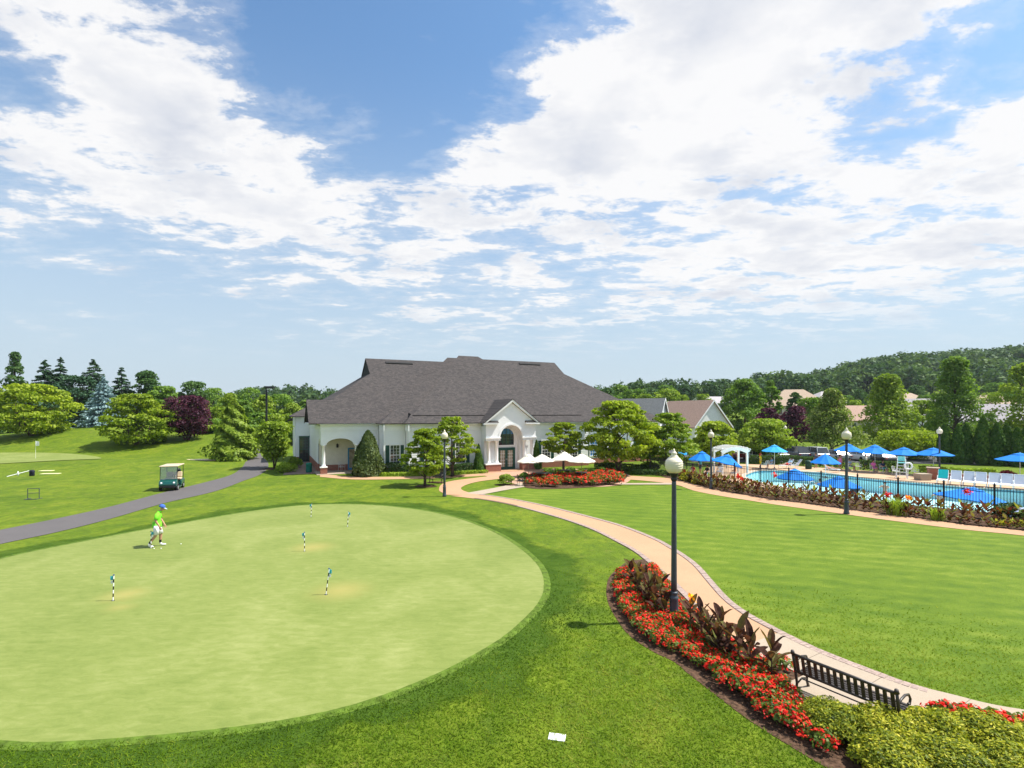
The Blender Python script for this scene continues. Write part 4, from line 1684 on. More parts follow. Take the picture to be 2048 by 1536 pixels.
# ------------------------------------------------------------------ vegetation tools
def quads_mesh(name, V, mats, rnd, mi=None, smooth_=False):
    """V: (N,4,3) corner points of N leaves"""
    N = len(V)
    me = bpy.data.meshes.new(name)
    me.vertices.add(N * 4)
    me.vertices.foreach_set('co', V.reshape(-1).astype(np.float32))
    me.loops.add(N * 4)
    me.loops.foreach_set('vertex_index', np.arange(N * 4, dtype=np.int32))
    me.polygons.add(N)
    me.polygons.foreach_set('loop_start', np.arange(0, N * 4, 4, dtype=np.int32))
    if mi is not None:
        me.polygons.foreach_set('material_index', mi.astype(np.int32))
    me.update(calc_edges=True)
    at = me.attributes.new('rnd', 'FLOAT', 'FACE')
    at.data.foreach_set('value', rnd.astype(np.float32))
    for m in (mats if isinstance(mats, (list, tuple)) else [mats]):
        me.materials.append(m)
    return me


def unit(v):
    return v / (np.linalg.norm(v, axis=-1, keepdims=True) + 1e-9)


def leaf_quads(rng, C, Nn, size, aspect=1.5, tang=None):
    N = len(C)
    if tang is None:
        tang = rng.normal(size=(N, 3))
    t = unit(tang - (tang * Nn).sum(1, keepdims=True) * Nn)
    b = np.cross(Nn, t)
    s = np.asarray(size).reshape(-1, 1) * np.ones((N, 1))
    a = s * aspect * 0.5
    fold = Nn * s * 0.12
    return np.stack([C + t * a, C + b * s * 0.5 + fold, C - t * a, C - b * s * 0.5 + fold], 1)


def clump_leaves(rng, clumps, n, size, aspect=1.5, up=0.35, jit=0.65, shell=0.55, under=0.35):
    """n leaves on the outer shells of ellipsoid clumps (x,y,z,rx,ry,rz)"""
    K = np.array(clumps, float)
    w = (K[:, 3] * K[:, 4]) ** 0.8 * (K[:, 5] ** 0.35)
    idx = rng.choice(len(K), n, p=w / w.sum())
    d = unit(rng.normal(size=(n, 3)))
    flip = (d[:, 2] < -0.2) & (rng.random(n) > under)
    d[flip, 2] *= -1
    r = shell + (1.06 - shell) * rng.random(n) ** 0.6
    k = K[idx]
    C = k[:, :3] + d * k[:, 3:6] * r[:, None]
    Nn = unit(d * 0.75 + np.array([0, 0, up]) + rng.normal(size=(n, 3)) * jit)
    rnd = np.clip(0.5 + 0.17 * rng.normal(size=n) + (rng.random(len(K))[idx] - 0.5) * 0.28, 0.02, 0.98)
    V = leaf_quads(rng, C, Nn, size * (0.7 + 0.6 * rng.random(n)), aspect)
    return V, rnd


PROF = {
    'round': lambda t: math.sqrt(max(0, 1 - (2 * t - 1) ** 2)) ** 0.8,
    'oval': lambda t: max(0.0, math.sin(math.pi * min(1, t ** 0.75))) ** 0.7,
    'cone': lambda t: (1 - t) ** 0.8 * min(1, 0.85 + 1.5 * t),
    'layer': lambda t: (0.55 + 1.6 * t if t < 0.28 else 1.0 - 0.72 * ((t - 0.28) / 0.72) ** 1.6),
    'vase': lambda t: (0.35 + 0.75 * t if t < 0.75 else 0.91 - 2.2 * (t - 0.75)),
}


def make_tree(name, H, Rr, z0, kind, seed, mat, n=5000, leaf=0.22, nclump=60, cs=0.26, flat=0.75, bark=None, stems=1, tr=None, up=0.35, aspect=1.5):
    """meshes (trunk with limbs, crown) of a broad-leaved tree: H height, Rr crown radius, z0 crown base"""
    rng = np.random.default_rng(seed)
    prof = PROF[kind]
    clumps = []
    for i in range(nclump):
        t = (i + 0.5) / nclump
        t = min(0.97, max(0.03, t + rng.normal() * 0.05))
        rad = prof(t) * Rr
        c = Rr * cs * (0.65 + 0.7 * rng.random())
        a = i * 2.399963 + rng.normal() * 0.5
        rr = max(0, rad - c * 0.55) * math.sqrt(0.15 + 0.95 * rng.random())
        z = z0 + (H - z0) * t
        z = min(z, H - c * flat)
        clumps.append((rr * math.cos(a), rr * math.sin(a), z, c, c, c * flat))
    V, rnd = clump_leaves(rng, clumps, n, leaf, aspect, up)
    crown = quads_mesh(name + '_crown', V, mat, rnd)
    mb = MB()
    tr = tr or max(0.06, H * 0.022)
    top = z0 + (H - z0) * 0.55
    for s in range(stems):
        a = s * 2 * math.pi / stems + 0.6
        lean = 0.0 if stems == 1 else 0.28 * Rr
        p = [(0.05 * s * math.cos(a), 0.05 * s * math.sin(a), -0.15)]
        p.append((lean * 0.25 * math.cos(a), lean * 0.25 * math.sin(a), z0 * 0.6 + 0.1))
        p.append((lean * math.cos(a) + rng.normal() * 0.05, lean * math.sin(a), z0 + 0.15 * (H - z0)))
        p.append((lean * 1.2 * math.cos(a) + rng.normal() * 0.08, lean * 1.2 * math.sin(a) + rng.normal() * 0.08, top))
        f = 1 if stems == 1 else 0.65
        mb.tube(p, [tr * 1.35 * f, tr * f, tr * 0.75 * f, tr * 0.25 * f], 8)
    pick = rng.choice(nclump, min(nclump, 16), replace=False)
    for i in pick:
        c = clumps[i]
        h0 = max(z0 * 0.7, min(top, c[2] - math.hypot(c[0], c[1]) * 0.7))
        mid = (c[0] * 0.5 + rng.normal() * 0.05, c[1] * 0.5, (h0 + c[2]) / 2 + 0.05 * H * 0.3)
        mb.tube([(0, 0, h0), mid, (c[0], c[1], c[2])], [tr * 0.45, tr * 0.28, tr * 0.1], 5, cap=False)
    trunk = mb.mesh(name + '_trunk', bark or M_TRUNK, True)
    return trunk, crown


def make_conifer(name, H, Rr, seed, mat, tiers=15, per=11, spr=12, droop=0.25, z0=0.3, w=0.16, power=0.9, up=0.5):
    rng = np.random.default_rng(seed)
    Cs, Ns, Ss, Ts, Rd = [], [], [], [], []
    for k in range(tiers):
        t = (k + rng.random() * 0.6) / tiers
        z = z0 + (H - z0) * t
        rad = Rr * (1 - t) ** power + 0.08
        m = max(4, int(per * (1 - t * 0.55)))
        tone = rng.normal() * 0.05
        for j in range(m):
            a = 2 * math.pi * (j + rng.random() * 0.7) / m
            L = rad * (0.72 + 0.36 * rng.random())
            d = np.array([math.cos(a), math.sin(a), 0])
            side = np.array([-math.sin(a), math.cos(a), 0])
            bt = tone + rng.normal() * 0.12
            zj = rng.normal() * 0.45 * (H - z0) / tiers
            for i in range(spr):
                u = (i + 0.6) / spr
                if u < 0.15:
                    continue
                zz = z + zj - droop * L * u + 0.18 * L * max(0, u - 0.6)
                for sg in (-1, -0.35, 0.35, 1):
                    off = side * sg * L * 0.20 * (1.05 - u) * (0.4 + rng.random())
                    Cs.append(d * L * u + off + np.array([0, 0, zz + rng.normal() * 0.05]))
                    Ns.append(np.array([0, 0, up]) + d * 0.25 + rng.normal(size=3) * 0.45)
                    Ts.append(d + side * sg * 0.7 + np.array([0, 0, -droop]))
                    Ss.append(w * (0.8 + 0.5 * rng.random()) * (H / 9) ** 0.5 * (1.0 - 0.55 * t))
                    Rd.append(np.clip(0.42 + bt + 0.18 * u + rng.normal() * 0.1, 0.02, 0.98))
    V = leaf_quads(rng, np.array(Cs), unit(np.array(Ns)), np.array(Ss), 2.6, np.array(Ts))
    crown = quads_mesh(name + '_crown', V, mat, np.array(Rd))
    trunk = MB().tube([(0, 0, -0.2), (0, 0, H * 0.5), (0, 0, H * 0.97)], [H * 0.017, H * 0.010, 0.02], 7).mesh(name + '_trunk', M_DARKBARK, True)
    return trunk, crown


def make_column(name, H, Rr, seed, mat, n=2600, leaf=0.16, prof=None, up=0.9, lump=0.0):
    """dense upright evergreen (arborvitae, clipped cone)"""
    rng = np.random.default_rng(seed)
    prof = prof or (lambda t: min(1, 0.72 + 1.5 * t) * (1 - t ** 2.6) ** 0.75)
    t = rng.random(n) ** 0.9
    a = rng.random(n) * 2 * math.pi
    pr = np.array([prof(q) for q in t])
    bulge = 1 + 0.10 * np.sin(a * 3 + t * 9 + seed) + 0.07 * np.sin(a * 7 - t * 15)
    if lump:
        for k in range(9):
            bulge = bulge + lump * 0.33 * np.sin(a * rng.integers(2, 9) + t * rng.uniform(8, 40) + rng.random() * 6.28)
        bulge = np.clip(bulge, 0.35, 1.6)
    r = Rr * pr * bulge * ((0.72 - lump * 0.5) + (0.3 + lump * 0.5) * rng.random(n) ** 0.5)
    C = np.stack([r * np.cos(a), r * np.sin(a), H * t], 1)
    out = np.stack([np.cos(a), np.sin(a), np.full(n, 0.25)], 1)
    Nn = unit(out + np.array([0, 0, lump * 1.5]) + rng.normal(size=(n, 3)) * 0.5)
    tg = np.stack([0.3 * np.cos(a), 0.3 * np.sin(a), np.full(n, up)], 1) + rng.normal(size=(n, 3)) * 0.35
    V = leaf_quads(rng, C, Nn, leaf * (0.7 + 0.6 * rng.random(n)), 2.0, tg)
    rnd = np.clip(0.5 + rng.normal(size=n) * 0.17, 0.02, 0.98)
    crown = quads_mesh(name + '_crown', V, mat, rnd)
    trunk = MB().tube([(0, 0, -0.1), (0, 0, H * 0.85)], [Rr * 0.14, 0.02], 6).mesh(name + '_trunk', M_DARKBARK)
    return trunk, crown


def make_shrub(name, Rr, H, seed, mat, n=1500, leaf=0.07, nclump=18, up=0.5, aspect=1.6, under=0.3):
    rng = np.random.default_rng(seed)
    clumps = [(0, 0, H * 0.40, Rr * 0.72, Rr * 0.72, H * 0.42)]
    for i in range(nclump):
        a = i * 2.4 + rng.normal() * 0.3
        q = math.sqrt((i + 0.5) / nclump)
        c = Rr * (0.26 + 0.16 * rng.random())
        zz = H * 0.82 * math.sqrt(max(0.02, 1 - (q * 0.93) ** 2)) * (0.55 + 0.4 * rng.random())
        clumps.append((Rr * 0.72 * q * math.cos(a), Rr * 0.72 * q * math.sin(a), max(c * 0.5, zz), c, c, c * 0.85))
    V, rnd = clump_leaves(rng, clumps, n, leaf, aspect, up, 0.7, 0.6, under)
    V[:, :, 2] = np.maximum(V[:, :, 2], 0.01)
    return quads_mesh(name, V, mat, rnd)


def make_hedge(name, poly_line, width, H, seed, mat, dens=300, leaf=0.08):
    """clipped hedge along a line (world coordinates relative to its first point)"""
    rng = np.random.default_rng(seed)
    E = resample(poly_line, step=0.1)
    base = E[0].copy()
    E = E - base
    L = len(E) * 0.1
    n = int(dens * L * (width + 2 * H))
    i = rng.integers(0, len(E) - 1, n)
    T = unit(np.diff(E, axis=0))[i]
    N2 = np.stack([-T[:, 1], T[:, 0]], 1)
    u = rng.random(n) * (width + 2 * H)
    side = np.where(u < H, -1, np.where(u > H + width, 1, 0))
    h = np.where(side == -1, u, np.where(side == 1, u - H - width, H))
    off = np.where(side == 0, u - H - width / 2, side * width / 2)
    h = h * (1 + 0.05 * np.sin(i * 0.13 + seed)) + rng.normal(size=n) * 0.035
    off = off + rng.normal(size=n) * 0.035
    C = np.stack([E[i, 0] + N2[:, 0] * off, E[i, 1] + N2[:, 1] * off, np.maximum(0.02, h)], 1)
    out = np.stack([N2[:, 0] * side, N2[:, 1] * side, np.where(side == 0, 1.0, 0.25)], 1)
    Nn = unit(out + rng.normal(size=(n, 3)) * 0.6)
    V = leaf_quads(rng, C, Nn, leaf * (0.7 + 0.6 * rng.random(n)), 1.5)
    rnd = np.clip(0.5 + rng.normal(size=n) * 0.18, 0.02, 0.98)
    return quads_mesh(name, V, mat, rnd), (base[0], base[1])


def plant(name, label, meshes, loc, cat='tree', group=None, rz=0.0, scale=1.0, parts=('trunk', 'crown')):
    e = empty(name, loc, rz)
    e.scale = (scale,) * 3 if isinstance(scale, (int, float)) else scale
    for nm, me in zip(parts, meshes):
        obj(nm, me, e)
    return tag(e, label, cat, group)


# leaf colours
L_YG = leafmat('leaf_yellow_green', [(0.1, (0.075, 0.118, 0.007)), (0.5, (0.155, 0.205, 0.011)), (0.9, (0.265, 0.305, 0.026))], 0.40)
L_MID = leafmat('leaf_mid_green', [(0.1, (0.045, 0.095, 0.012)), (0.5, (0.090, 0.155, 0.020)), (0.9, (0.165, 0.235, 0.035))], 0.38)
L_LIGHT = leafmat('leaf_light_green', [(0.1, (0.075, 0.125, 0.012)), (0.5, (0.142, 0.198, 0.018)), (0.9, (0.24, 0.29, 0.042))], 0.40)
L_DARK = leafmat('leaf_dark_green', [(0.1, (0.022, 0.055, 0.016)), (0.5, (0.045, 0.090, 0.024)), (0.9, (0.085, 0.14, 0.035))], 0.3)
L_SPRUCE = leafmat('needle_dark', [(0.1, (0.014, 0.038, 0.020)), (0.5, (0.030, 0.066, 0.032)), (0.9, (0.065, 0.115, 0.055))], 0.2)
L_BLUE = leafmat('needle_blue', [(0.1, (0.075, 0.13, 0.135)), (0.5, (0.17, 0.25, 0.26)), (0.9, (0.32, 0.42, 0.44))], 0.2, tint=(1, 1, 1))
L_PURPLE = leafmat('leaf_purple', [(0.1, (0.022, 0.007, 0.014)), (0.5, (0.045, 0.013, 0.025)), (0.9, (0.095, 0.028, 0.042))], 0.25, tint=(1.3, 0.8, 0.9))
L_HOLLY = leafmat('leaf_holly', [(0.1, (0.030, 0.050, 0.012)), (0.5, (0.065, 0.090, 0.020)), (0.85, (0.115, 0.135, 0.035)), (0.97, (0.20, 0.15, 0.05))], 0.2, 0.02)
L_ARBOR = leafmat('leaf_arborvitae', [(0.1, (0.020, 0.055, 0.010)), (0.5, (0.045, 0.095, 0.014)), (0.9, (0.095, 0.155, 0.022))], 0.25)
L_HEDGE = leafmat('leaf_hedge', [(0.1, (0.018, 0.042, 0.012)), (0.5, (0.040, 0.075, 0.018)), (0.9, (0.085, 0.13, 0.03))], 0.25)
L_BRIGHT = leafmat('leaf_bright_shrub', [(0.1, (0.09, 0.15, 0.012)), (0.5, (0.17, 0.24, 0.02)), (0.9, (0.27, 0.33, 0.04))], 0.35)
L_GOLD = leafmat('leaf_gold_shrub', [(0.10, (0.040, 0.062, 0.008)), (0.38, (0.125, 0.155, 0.010)), (0.62, (0.260, 0.255, 0.014)), (0.97, (0.46, 0.40, 0.06))], 0.35)
L_FAR = leafmat('leaf_far_wood', [(0.1, (0.014, 0.036, 0.014)), (0.5, (0.033, 0.066, 0.022)), (0.9, (0.075, 0.115, 0.032))], 0.25)
L_LINDEN = leafmat('leaf_linden', [(0.1, (0.055, 0.095, 0.014)), (0.5, (0.11, 0.155, 0.022)), (0.9, (0.27, 0.29, 0.09))], 0.32)
L_BEGO = leafmat('leaf_bedding', [(0.1, (0.035, 0.055, 0.012)), (0.5, (0.075, 0.12, 0.02)), (0.9, (0.16, 0.15, 0.03))], 0.35)
L_RED = leafmat('petal_red', [(0.1, (0.34, 0.008, 0.005)), (0.5, (0.54, 0.012, 0.007)), (0.9, (0.62, 0.042, 0.012))], 0.30, 0.02, tint=(1.1, 0.6, 0.6))
L_ORANGE = leafmat('petal_orange', [(0.1, (0.75, 0.20, 0.01)), (0.9, (0.90, 0.42, 0.02))], 0.3, tint=(1, 1, 1))
L_CANNA = leafmat('leaf_canna', [(0.05, (0.028, 0.016, 0.014)), (0.45, (0.075, 0.040, 0.030)), (0.7, (0.085, 0.070, 0.030)), (0.95, (0.12, 0.145, 0.04))], 0.30, 0.0, 0.45, tint=(1.4, 0.9, 0.5))
L_CANNAG = leafmat('leaf_canna_mixed', [(0.05, (0.06, 0.018, 0.012)), (0.40, (0.125, 0.050, 0.022)), (0.6, (0.09, 0.105, 0.022)), (0.95, (0.20, 0.26, 0.05))], 0.33, 0.0, 0.5, tint=(1.3, 1.0, 0.5))
L_BLADE = leafmat('grass_blade', [(0.08, (0.022, 0.048, 0.006)), (0.45, (0.062, 0.112, 0.008)), (0.7, (0.105, 0.155, 0.012)), (0.95, (0.185, 0.195, 0.035))], 0.4, 0.0)


# ------------------------------------------------------------------ trees
def at(x, Y, dz=0.0):
    X = gx(x, Y)
    return (X, Y, zt1(X, Y) + dz)


def broad(x, ytop, wpx, Y, kind, mat, seed, label, name='leafy_tree', cat='tree', group=None, crown_base=None, n=5000, leaf=0.24, flat=0.7, nclump=60, cs=0.26, stems=1, bark=None, up=0.35, asp=1.5):
    loc = at(x, Y)
    H = gz(ytop, Y) - loc[2]
    Rr = wpx / 2 * Y / 1024
    z0 = crown_base if crown_base is not None else H * 0.18
    ms = make_tree(name, H, Rr, z0, kind, seed, mat, n, leaf, nclump, cs, flat, bark, stems, up=up, aspect=asp)
    return plant(name, label, ms, loc, cat, group)


def conif(x, ytop, wpx, Y, mat, seed, label, name='spruce_tree', group=None, **kw):
    loc = at(x, Y)
    H = gz(ytop, Y) - loc[2]
    ms = make_conifer(name, H, wpx / 2 * Y / 1024, seed, mat, **kw)
    return plant(name, label, ms, loc, 'tree', group)


# left mound
broad(62, 768, 178, 76, 'layer', L_YG, 11, 'wide yellow-green tree with tiered branches on the grassy mound', 'tiered_tree', crown_base=0.5, n=10000, leaf=0.27, flat=0.38, nclump=140, cs=0.18, stems=3)
broad(272, 788, 152, 72, 'layer', L_YG, 12, 'yellow-green tiered tree in front of the blue spruce', 'tiered_tree', crown_base=0.4, n=9000, leaf=0.26, flat=0.38, nclump=130, cs=0.18, stems=3)
broad(377, 791, 92, 76, 'round', L_PURPLE, 13, 'dark purple-leaved plum tree with rounded crown', 'plum_tree', crown_base=0.9, n=8000, leaf=0.2, nclump=80, cs=0.26, flat=0.9, stems=2, bark=M_DARKBARK)
conif(207, 752, 100, 84, L_BLUE, 14, 'silvery blue spruce standing between two yellow-green trees', tiers=26, per=15, spr=13, w=0.22, droop=0.3)
conif(90, 718, 112, 92, L_SPRUCE, 15, 'dark spruce, the one on the left of the close pair', tiers=26, per=13, spr=12, w=0.27)
conif(121, 716, 112, 94, L_SPRUCE, 16, 'dark spruce, the one on the right of the close pair', tiers=26, per=13, spr=12, w=0.27)
conif(188, 720, 124, 95, L_SPRUCE, 17, 'tall dark spruce directly behind the blue spruce', tiers=26, per=13, spr=12, w=0.27, power=0.75)
conif(243, 733, 96, 97, L_SPRUCE, 18, 'narrow dark spruce just right of the blue spruce tip', tiers=24, per=13, spr=11, w=0.26)
broad(30, 704, 74, 100, 'cone', L_DARK, 19, 'tall thin-crowned dark tree at the edge behind the wide yellow-green tree', 'leafy_tree', n=3600, leaf=0.3, nclump=90, cs=0.2, crown_base=1.5)
broad(156, 752, 84, 90, 'round', L_SPRUCE, 20, 'bushy dark pine between the spruce pair and the blue spruce', 'pine_tree', n=5000, leaf=0.28, crown_base=1.0)
broad(295, 741, 70, 98, 'oval', L_DARK, 21, 'dark round-topped tree behind the right yellow-green tree', n=5000, leaf=0.3)
broad(325, 772, 62, 92, 'round', L_MID, 22, 'lower green tree at the shoulder of the dark round-topped tree', n=3500, leaf=0.28)
broad(388, 763, 60, 104, 'round', L_DARK, 23, 'dark green tree rising above the purple plum', n=3600, leaf=0.3)
conif(-12, 745, 80, 88, L_SPRUCE, 24, 'dark spruce cut off by the picture edge', tiers=14, per=11, spr=11)
broad(245, 800, 80, 93, 'round', L_SPRUCE, 25, 'low dark pine filling the gap under the narrow spruce', 'pine_tree', n=3000, leaf=0.28, crown_base=0.4)
broad(110, 800, 90, 88, 'round', L_SPRUCE, 26, 'low dark pine under the spruce pair', 'pine_tree', n=3000, leaf=0.28, crown_base=0.3)
k = 0
for (x, yt, w, Y, m) in [(425, 776, 66, 110, L_MID), (460, 786, 60, 104, L_LIGHT), (500, 775, 62, 118, L_MID), (528, 790, 58, 100, L_LIGHT), (560, 788, 66, 104, L_MID), (585, 806, 62, 92, L_LIGHT),
                         (440, 815, 66, 88, L_LIGHT), (520, 825, 70, 84, L_MID), (560, 828, 72, 80, L_LIGHT), (600, 815, 50, 98, L_DARK), (405, 820, 60, 96, L_MID), (345, 800, 60, 100, L_LIGHT),
                         (480, 800, 50, 96, L_MID), (425, 838, 60, 84, L_MID), (412, 850, 50, 82, L_LIGHT), (505, 850, 60, 80, L_MID), (585, 850, 60, 78, L_MID), (540, 855, 60, 78, L_LIGHT), (395, 800, 56, 100, L_LIGHT), (610, 800, 40, 110, L_MID)]:
    k += 1
    broad(x, yt, w, Y, ('oval', 'round')[k % 2], m, 40 + k, 'ordinary green tree in the tangled row between the plum and the clubhouse', 'leafy_tree', group='trees between the plum and the clubhouse', n=3200, leaf=0.27, crown_base=0.6)
ms = make_column('conical_tree', gz(800, 62.5), 42 * 62.5 / 1024, 60, L_LIGHT, 9000, 0.24, lambda t: (1 - t) ** 0.75 * min(1, 0.85 + 1.0 * t) * 1.05, 0.2, 0.32)
plant('conical_tree', 'green cone-shaped tree growing down to the cart path', ms, at(468, 62.5))
broad(549, 843, 92, 53, 'vase', L_LIGHT, 61, 'small round multi-stemmed tree beside the bend of the cart path', 'leafy_tree', crown_base=1.2, n=6000, leaf=0.2, stems=3, nclump=70, cs=0.27)

# clubhouse trees
ms = make_column('holly', gz(862, 47.0), 32 * 47 / 1024, 62, L_HOLLY, 9000, 0.13, lambda t: (1 - t) ** 0.62 * min(1, 0.80 + 1.2 * t) * 1.08, 0.5)
plant('holly', 'big clipped holly cone before the loggia', ms, at(736, 47.0), 'shrub')
broad(850, 858, 100, 40.5, 'layer', L_YG, 63, 'young tree with bright green crown shading the grass by the walk', 'leafy_tree', crown_base=0.9, n=4300, leaf=0.17, flat=0.34, nclump=110, cs=0.16)
broad(905, 834, 112, 46.5, 'layer', L_YG, 64, 'airy young tree behind the small lamp post', 'leafy_tree', crown_base=1.4, n=2900, leaf=0.19, flat=0.32, nclump=90, cs=0.16)
broad(1127, 846, 92, 51, 'layer', L_YG, 65, 'spreading yellow-green tree behind the cream parasols', 'tiered_tree', crown_base=1.8, n=3800, leaf=0.2, flat=0.28, nclump=90, cs=0.17)
broad(1237, 802, 172, 49.5, 'layer', L_YG, 66, 'large layered yellow-green tree at the corner of the clubhouse', 'tiered_tree', crown_base=1.3, n=10500, leaf=0.21, flat=0.38, nclump=160, cs=0.165, stems=2)
broad(1338, 826, 120, 51, 'layer', L_LIGHT, 67, 'broad soft green tree between the clubhouse and the arbour', 'tiered_tree', crown_base=1.4, n=8000, leaf=0.2, flat=0.32, nclump=140, cs=0.17, stems=2)
broad(1295, 845, 70, 54, 'round', L_LIGHT, 68, 'small green tree tucked between the two broad layered trees', n=3500, leaf=0.2, crown_base=1.0)
broad(1430, 843, 96, 64, 'layer', L_YG, 69, 'bright yellow-green tree behind the arbour', 'tiered_tree', n=6500, leaf=0.24, flat=0.45, crown_base=1.2, nclump=70)
broad(1530, 838, 120, 68, 'layer', L_LIGHT, 70, 'wide light green tree on the car park edge behind the arbour', 'tiered_tree', n=7500, leaf=0.25, flat=0.45, crown_base=1.2, nclump=80)
broad(1490, 758, 96, 108, 'oval', L_MID, 71, 'tall broad green tree beside the brown-roofed house', n=8000, leaf=0.34, nclump=80, crown_base=1.0)
broad(1540, 761, 46, 112, 'oval', L_MID, 72, 'slim green tree directly behind the purple-leaved pair', n=3500, leaf=0.34)
broad(1538, 816, 58, 92, 'round', L_PURPLE, 73, 'left tree of the purple-leaved pair by the car park', 'plum_tree', n=3200, leaf=0.26, bark=M_DARKBARK)
broad(1592, 812, 66, 90, 'oval', L_PURPLE, 74, 'right tree of the purple-leaved pair by the car park', 'plum_tree', n=3600, leaf=0.26, bark=M_DARKBARK)
broad(1625, 795, 74, 104, 'round', L_MID, 75, 'round green tree above the right purple-leaved tree', n=4000, leaf=0.32)
broad(1590, 785, 40, 116, 'oval', L_DARK, 78, 'dark green tree in front of the tan roof', n=2600, leaf=0.34)
ms = make_tree('linden_tree', gz(783, 80) + 1.2, 64 * 80 / 1024, 1.4, 'cone', 76, L_LINDEN, 12000, 0.23, 170, 0.20, 0.9)
plant('linden_tree', 'dense cone-shaped linden with pale blossom behind the pool lamp', ms, at(1664, 80))
broad(1775, 748, 140, 86, 'cone', L_LIGHT, 77, 'big pyramid-shaped green tree right of the linden', n=11000, leaf=0.27, nclump=110, crown_base=1.5, cs=0.25, flat=0.7)
broad(1910, 713, 134, 88, 'cone', L_MID, 79, 'tallest pointed green tree, behind the clipped evergreens', n=11000, leaf=0.28, nclump=110, crown_base=1.5, cs=0.25, flat=0.7)
broad(2052, 726, 120, 84, 'oval', L_LIGHT, 80, 'large green tree cut off by the frame beyond the evergreen row', n=8000, leaf=0.28, nclump=90, crown_base=2.0)
broad(1818, 860, 118, 71, 'round', L_YG, 81, 'low bright green spreading tree behind the row of blue parasols', n=6500, leaf=0.22, crown_base=0.3, flat=0.6, nclump=70)
broad(1845, 800, 60, 100, 'round', L_LIGHT, 82, 'pale green tree between the pyramid tree and the tallest pointed tree', n=3000, leaf=0.3)
broad(1640, 860, 50, 100, 'round', L_MID, 83, 'small green tree low behind the linden', n=2200, leaf=0.3)
ARB = [make_column('arborvitae', 5.0, 0.72, 90 + i, L_ARBOR, 2800, 0.17) for i in range(3)]
avs = [(1889, 66, 848), (1916, 65, 852), (1932, 65, 848), (1966, 64, 833), (1994, 63, 846), (2013, 63, 848), (2034, 62, 856), (2050, 62, 856), (2072, 61, 850)]
words = ['farthest from the frame edge', 'second from the lamp', 'third from the lamp', 'the tallest one', 'fifth from the lamp', 'sixth from the lamp', 'seventh from the lamp', 'eighth from the lamp', 'last at the frame edge']
for i, (x, Y, yt) in enumerate(avs):
    loc = at(x, Y)
    s = (gz(yt, Y) - loc[2]) / 5.0
    plant('arborvitae', 'clipped columnar evergreen in the row beyond the pool, ' + words[i], ARB[i % 3], loc, 'tree', 'columnar evergreens beyond the pool', i * 1.3, (min(1.15, s) * 1.12, min(1.15, s) * 1.12, s))

# trees round the far houses
k = 0
rng0 = random.Random(5)
FAR_T = [make_tree('far_tree', 10, 4.2, 1.0, kd, 130 + i, mt, 2600, 0.42, 55, 0.28, 0.75) for i, (kd, mt) in enumerate([('round', L_MID), ('oval', L_MID), ('round', L_LIGHT), ('oval', L_DARK)])]
far = [(1215, 776, 170, 3, 1), (1240, 770, 180, 1, 1), (1270, 778, 165, 0, 1), (1300, 776, 175, 3, 1.2), (1335, 778, 150, 2, 0.9), (1365, 790, 140, 2, 0.7), (1405, 788, 150, 2, 0.8), (1330, 770, 200, 0, 1),
       (1290, 788, 150, 2, 0.9), (1455, 790, 170, 3, 1.0), (1225, 792, 140, 0, 0.9), (1425, 800, 160, 2, 0.5), (1690, 790, 150, 0, 1.0), (1710, 800, 130, 2, 0.8), (1720, 778, 180, 3, 1), (1850, 790, 150, 0, 0.9),
       (1985, 785, 140, 2, 0.9), (1830, 770, 180, 3, 1), (1990, 765, 190, 0, 1.1), (1650, 800, 170, 3, 0.6), (1560, 800, 150, 0, 0.8), (1875, 815, 120, 2, 0.8), (1980, 825, 110, 0, 0.8), (1505, 800, 150, 0, 1.0)]
for (x, yt, Y, v, s) in far:
    loc = at(x, Y)
    H = max(5.0, gz(yt, Y) - loc[2])
    plant('leafy_tree', 'small distant tree growing among the houses beyond the pool', FAR_T[v], loc, 'tree', 'distant trees among the houses', k * 0.9, (H / 10 * s * rng0.uniform(0.85, 1.15), H / 10 * s * rng0.uniform(0.85, 1.15), H / 10))
    k += 1


def woodland(name, spots, seed, label, q=150, leaf=1.1):
    """a far wood: many crowns in one mass"""
    rng = np.random.default_rng(seed)
    Vs, Rs = [], []
    for (X, Y, h, r) in spots:
        z = zt1(X, Y)
        cl = [(X, Y, z + h * 0.55, r * 0.8, r * 0.8, h * 0.42)]
        for i in range(7):
            a = rng.random() * 6.28
            c = r * (0.35 + 0.2 * rng.random())
            cl.append((X + r * 0.6 * math.cos(a), Y + r * 0.6 * math.sin(a), z + h * (0.22 + 0.62 * rng.random()), c, c, c * 0.9))
        V, rd = clump_leaves(rng, cl, q, leaf * (0.8 + 0.4 * rng.random()), 1.3, 0.4, 0.6, 0.75, 0.15)
        Vs.append(V)
        Rs.append(np.clip(rd + rng.normal() * 0.13, 0.02, 0.98))
        t = np.array([[X - 0.35, Y, z - 1], [X + 0.35, Y, z - 1], [X + 0.2, Y, z + h * 0.6], [X - 0.2, Y, z + h * 0.6]])
        Vs.append(t[None])
        Rs.append(np.array([0.1]))
    me = quads_mesh(name, np.concatenate(Vs), L_FAR, np.concatenate(Rs))
    tag(obj(name, me), label, 'woodland', kind='stuff')


